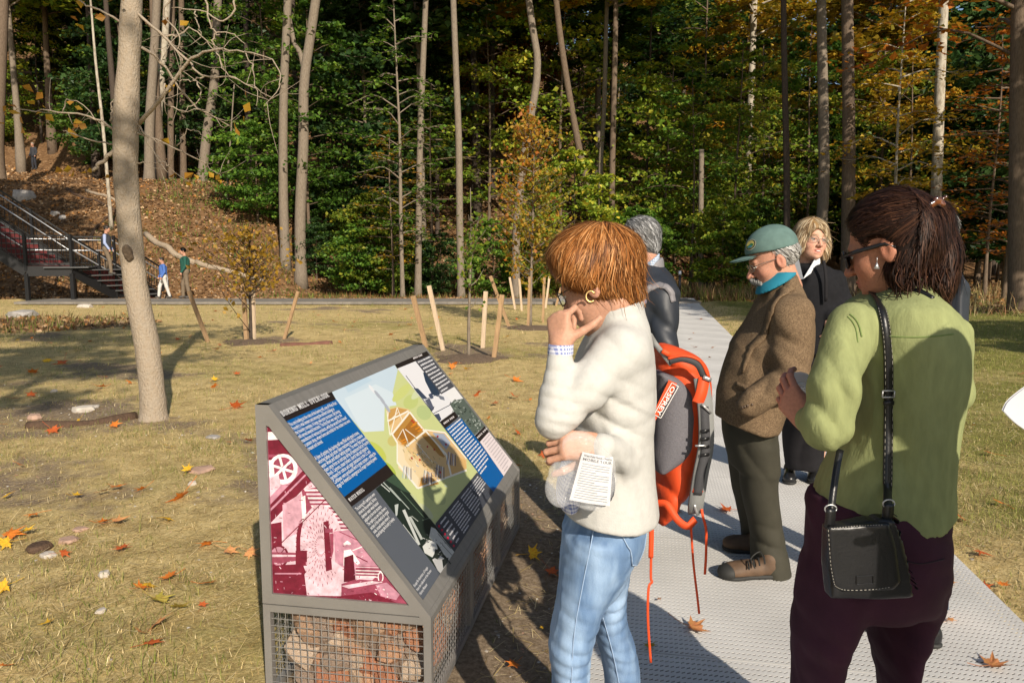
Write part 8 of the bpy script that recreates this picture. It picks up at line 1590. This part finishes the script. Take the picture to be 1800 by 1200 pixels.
for i, (px, py, wp, c, where) in enumerate(((320, 880, 50, 'orange', 'big orange maple leaf in the grass left of the maroon photograph'), (246, 1043, 34, 'orange', 'orange curled leaf under the bright yellow leaf at lower left'), (262, 1040, 32, 'yellow', 'bright yellow leaf standing up beside the olive leaves'), (276, 1064, 54, 'olive', 'large olive leaf below the bright yellow leaf'), (314, 1078, 50, 'olive', 'flat olive leaf right of the large olive leaf'), (274, 1110, 62, 'tan', 'large pale orange leaf at lower left below the olive leaves'), (250, 1126, 34, 'tan', 'pale orange leaf lapping the large pale one'), (264, 1145, 44, 'rust', 'rust leaf below the large pale orange leaf'), (203, 862, 32, 'orange', 'orange leaf with shadow in the grass above the rust pair'), (252, 866, 26, 'orange', 'second orange leaf level with the big orange one'), (291, 920, 30, 'yellow', 'yellow-orange leaf below the big orange leaf'), (182, 928, 36, 'orange', 'orange leaf of a touching pair in the left grass'), (206, 926, 36, 'tan', 'tan leaf of a touching pair in the left grass'), (16, 948, 46, 'orange', 'orange leaf at the left edge under a yellow one'), (42, 944, 40, 'yellow', 'yellow leaf at the left edge on an orange one'), (14, 964, 34, 'yellow', 'small yellow leaf lowest of the left edge group'), (216, 974, 34, 'rust', 'rust-orange leaf alone in the straw at left'), (363, 1036, 32, 'orange', 'folded orange leaf left of the sign base'), (356, 1074, 20, 'rust', 'small red-brown leaf left of the gabion'), (83, 1108, 26, 'yellow', 'dull yellow leaf in the straw at lower left'), (10, 1042, 36, 'yellow', 'yellow-brown leaf cut by the left edge'), (438, 978, 34, 'tan', 'tan leaf against the left side of the sign'), (10, 1186, 34, 'orange', 'orange leaf in the bottom left corner'), (298, 790, 20, 'yellow', 'clear yellow leaf in mid grass right of the tree'), (412, 718, 32, 'rust', 'rust leaf just left of the sign top'), (92, 760, 30, 'rust', 'rust leaf against the half-buried log'), (200, 752, 24, 'orange', 'orange leaf on the near side of the half-buried log'), (1216, 1121, 56, 'brown', 'large brown maple leaf on the boardwalk near the blue jeans'), (1280, 909, 36, 'rust', 'rust leaf on the boardwalk left of the brown boots'), (1186, 911, 26, 'brown', 'small brown leaf on the boardwalk under the rucksack'), (1142, 1156, 32, 'olive', 'olive leaf on the boardwalk beside the jeans'), (1303, 1019, 32, 'olive', 'yellow-olive leaf under the near brown boot'), (1158, 1071, 12, 'brown', 'tiny brown leaf on the boardwalk in shade'), (1668, 1040, 22, 'tan', 'tan leaf on the boardwalk right of the plum trousers'), (1668, 1108, 20, 'tan', 'small tan leaf beside the hidden man’s shoe'), (1742, 1190, 58, 'brown', 'brown leaf on the boardwalk in the bottom right corner'), (1690, 908, 28, 'rust', 'rust leaf in the right grass beside the green shirt'), (1730, 1026, 34, 'rust', 'dark rust leaf at the right edge of the boardwalk'), (1764, 1022, 28, 'orange', 'orange leaf on the right grass verge'), (1745, 800, 24, 'rust', 'rust leaf on the right lawn in half shade'), (904, 1160, 34, 'orange', 'orange leaf on bare earth right of the sign'), (968, 997, 34, 'rust', 'rust leaf on the earth between sign and jeans'), (953, 1095, 10, 'yellow', 'small yellow leaf on the earth by the jeans'), (934, 972, 34, 'yellow', 'yellow-green leaf by the far corner of the sign base'), (905, 671, 24, 'orange', 'orange leaf in the grass beyond the sign'), (840, 698, 26, 'rust', 'rust leaf behind the upper right of the sign'), (905, 702, 24, 'rust', 'dark rust leaf in the grass right of the sign'), (820, 652, 18, 'orange', 'small orange leaf at the mulch mound'), (796, 650, 18, 'orange', 'orange leaf left of the mulch mound'), (960, 800, 30, 'rust', 'rust leaf in the shade near the white fleece'), (55, 700, 20, 'rust', 'rust leaf beyond the half-buried log'), (180, 686, 26, 'orange', 'orange leaf left of the leaning trunk'), (110, 640, 26, 'rust', 'rust leaf in the far left grass'), (82, 637, 22, 'yellow', 'yellow leaf in the far left grass'), (58, 658, 24, 'orange', 'orange leaf at far left in sun'), (376, 682, 18, 'orange', 'orange leaf in the grass right of the leaning trunk'))):
    p = ground(px, py); put_leaf(p[0], p[1], wp / FPX * p[1] * 1.4, c, i, where, None, bwz(p), .35 if bwz(p) is None else .12)
GRP = {'orange': 'orange leaves scattered in the grass', 'rust': 'rust leaves scattered in the grass', 'tan': 'tan leaves scattered in the grass', 'yellow': 'yellow leaves scattered in the grass', 'brown': 'brown leaves scattered in the grass'}
for i in range(225):
    y = 3.0 + 20 * rng.random() ** 1.1; x = (rng.random() * 2 - 1) * (y * .70); c = ['orange', 'rust', 'tan', 'rust', 'brown', 'yellow', 'orange'][i % 7]
    if not off_built(np.array([x]), np.array([y]), .06)[0]: continue
    put_leaf(x, y, rng.uniform(.06, .14) * (1 + y / 40), c, i, 'small %s leaf lying somewhere in the dry grass' % c, GRP[c])
for i in range(26):
    al = 6 + 21 * rng.random(); la = rng.uniform(BW_L + .1, BW_RR - .1); q = BW_D * al + BW_R * la; put_leaf(q[0], q[1], rng.uniform(.08, .15), 'brown', i, 'brown leaf lying far along the boardwalk', 'brown leaves along the boardwalk', .05, .2)
for x, y, sc, k in ((-.95, -3.9, .56, 0), (-4.4, -6.4, .6, 1), (-7.6, -4.6, .55, 0)):
    put_tree('forest_tree', 'high-crowned tree beyond the frame behind the viewer', EDGE[k], (x, y, tz(x, y)), sc, x, L_LIME, BARK_G, 'trees round the field beyond the frame')
# --- trees outside the frame whose shade lies on the bank and the field's edge
for i, (x, y, pr, sc) in enumerate(((-15.5, 17.0, 0, .75), (-19.5, 20.5, 1, .8), (-12.5, 4.0, 2, .62), (-8.6, -6.0, 1, .7), (14.5, 2.5, 0, .7), (17, 9, 2, .75), (19.5, 16.0, 1, .7))):
    put_tree('forest_tree', 'tall tree beyond the frame at the edge of the field', TALL[pr], (x, y, tz(x, y)), sc, i * 1.3, L_GREEN, BARK_B, 'trees round the field beyond the frame')
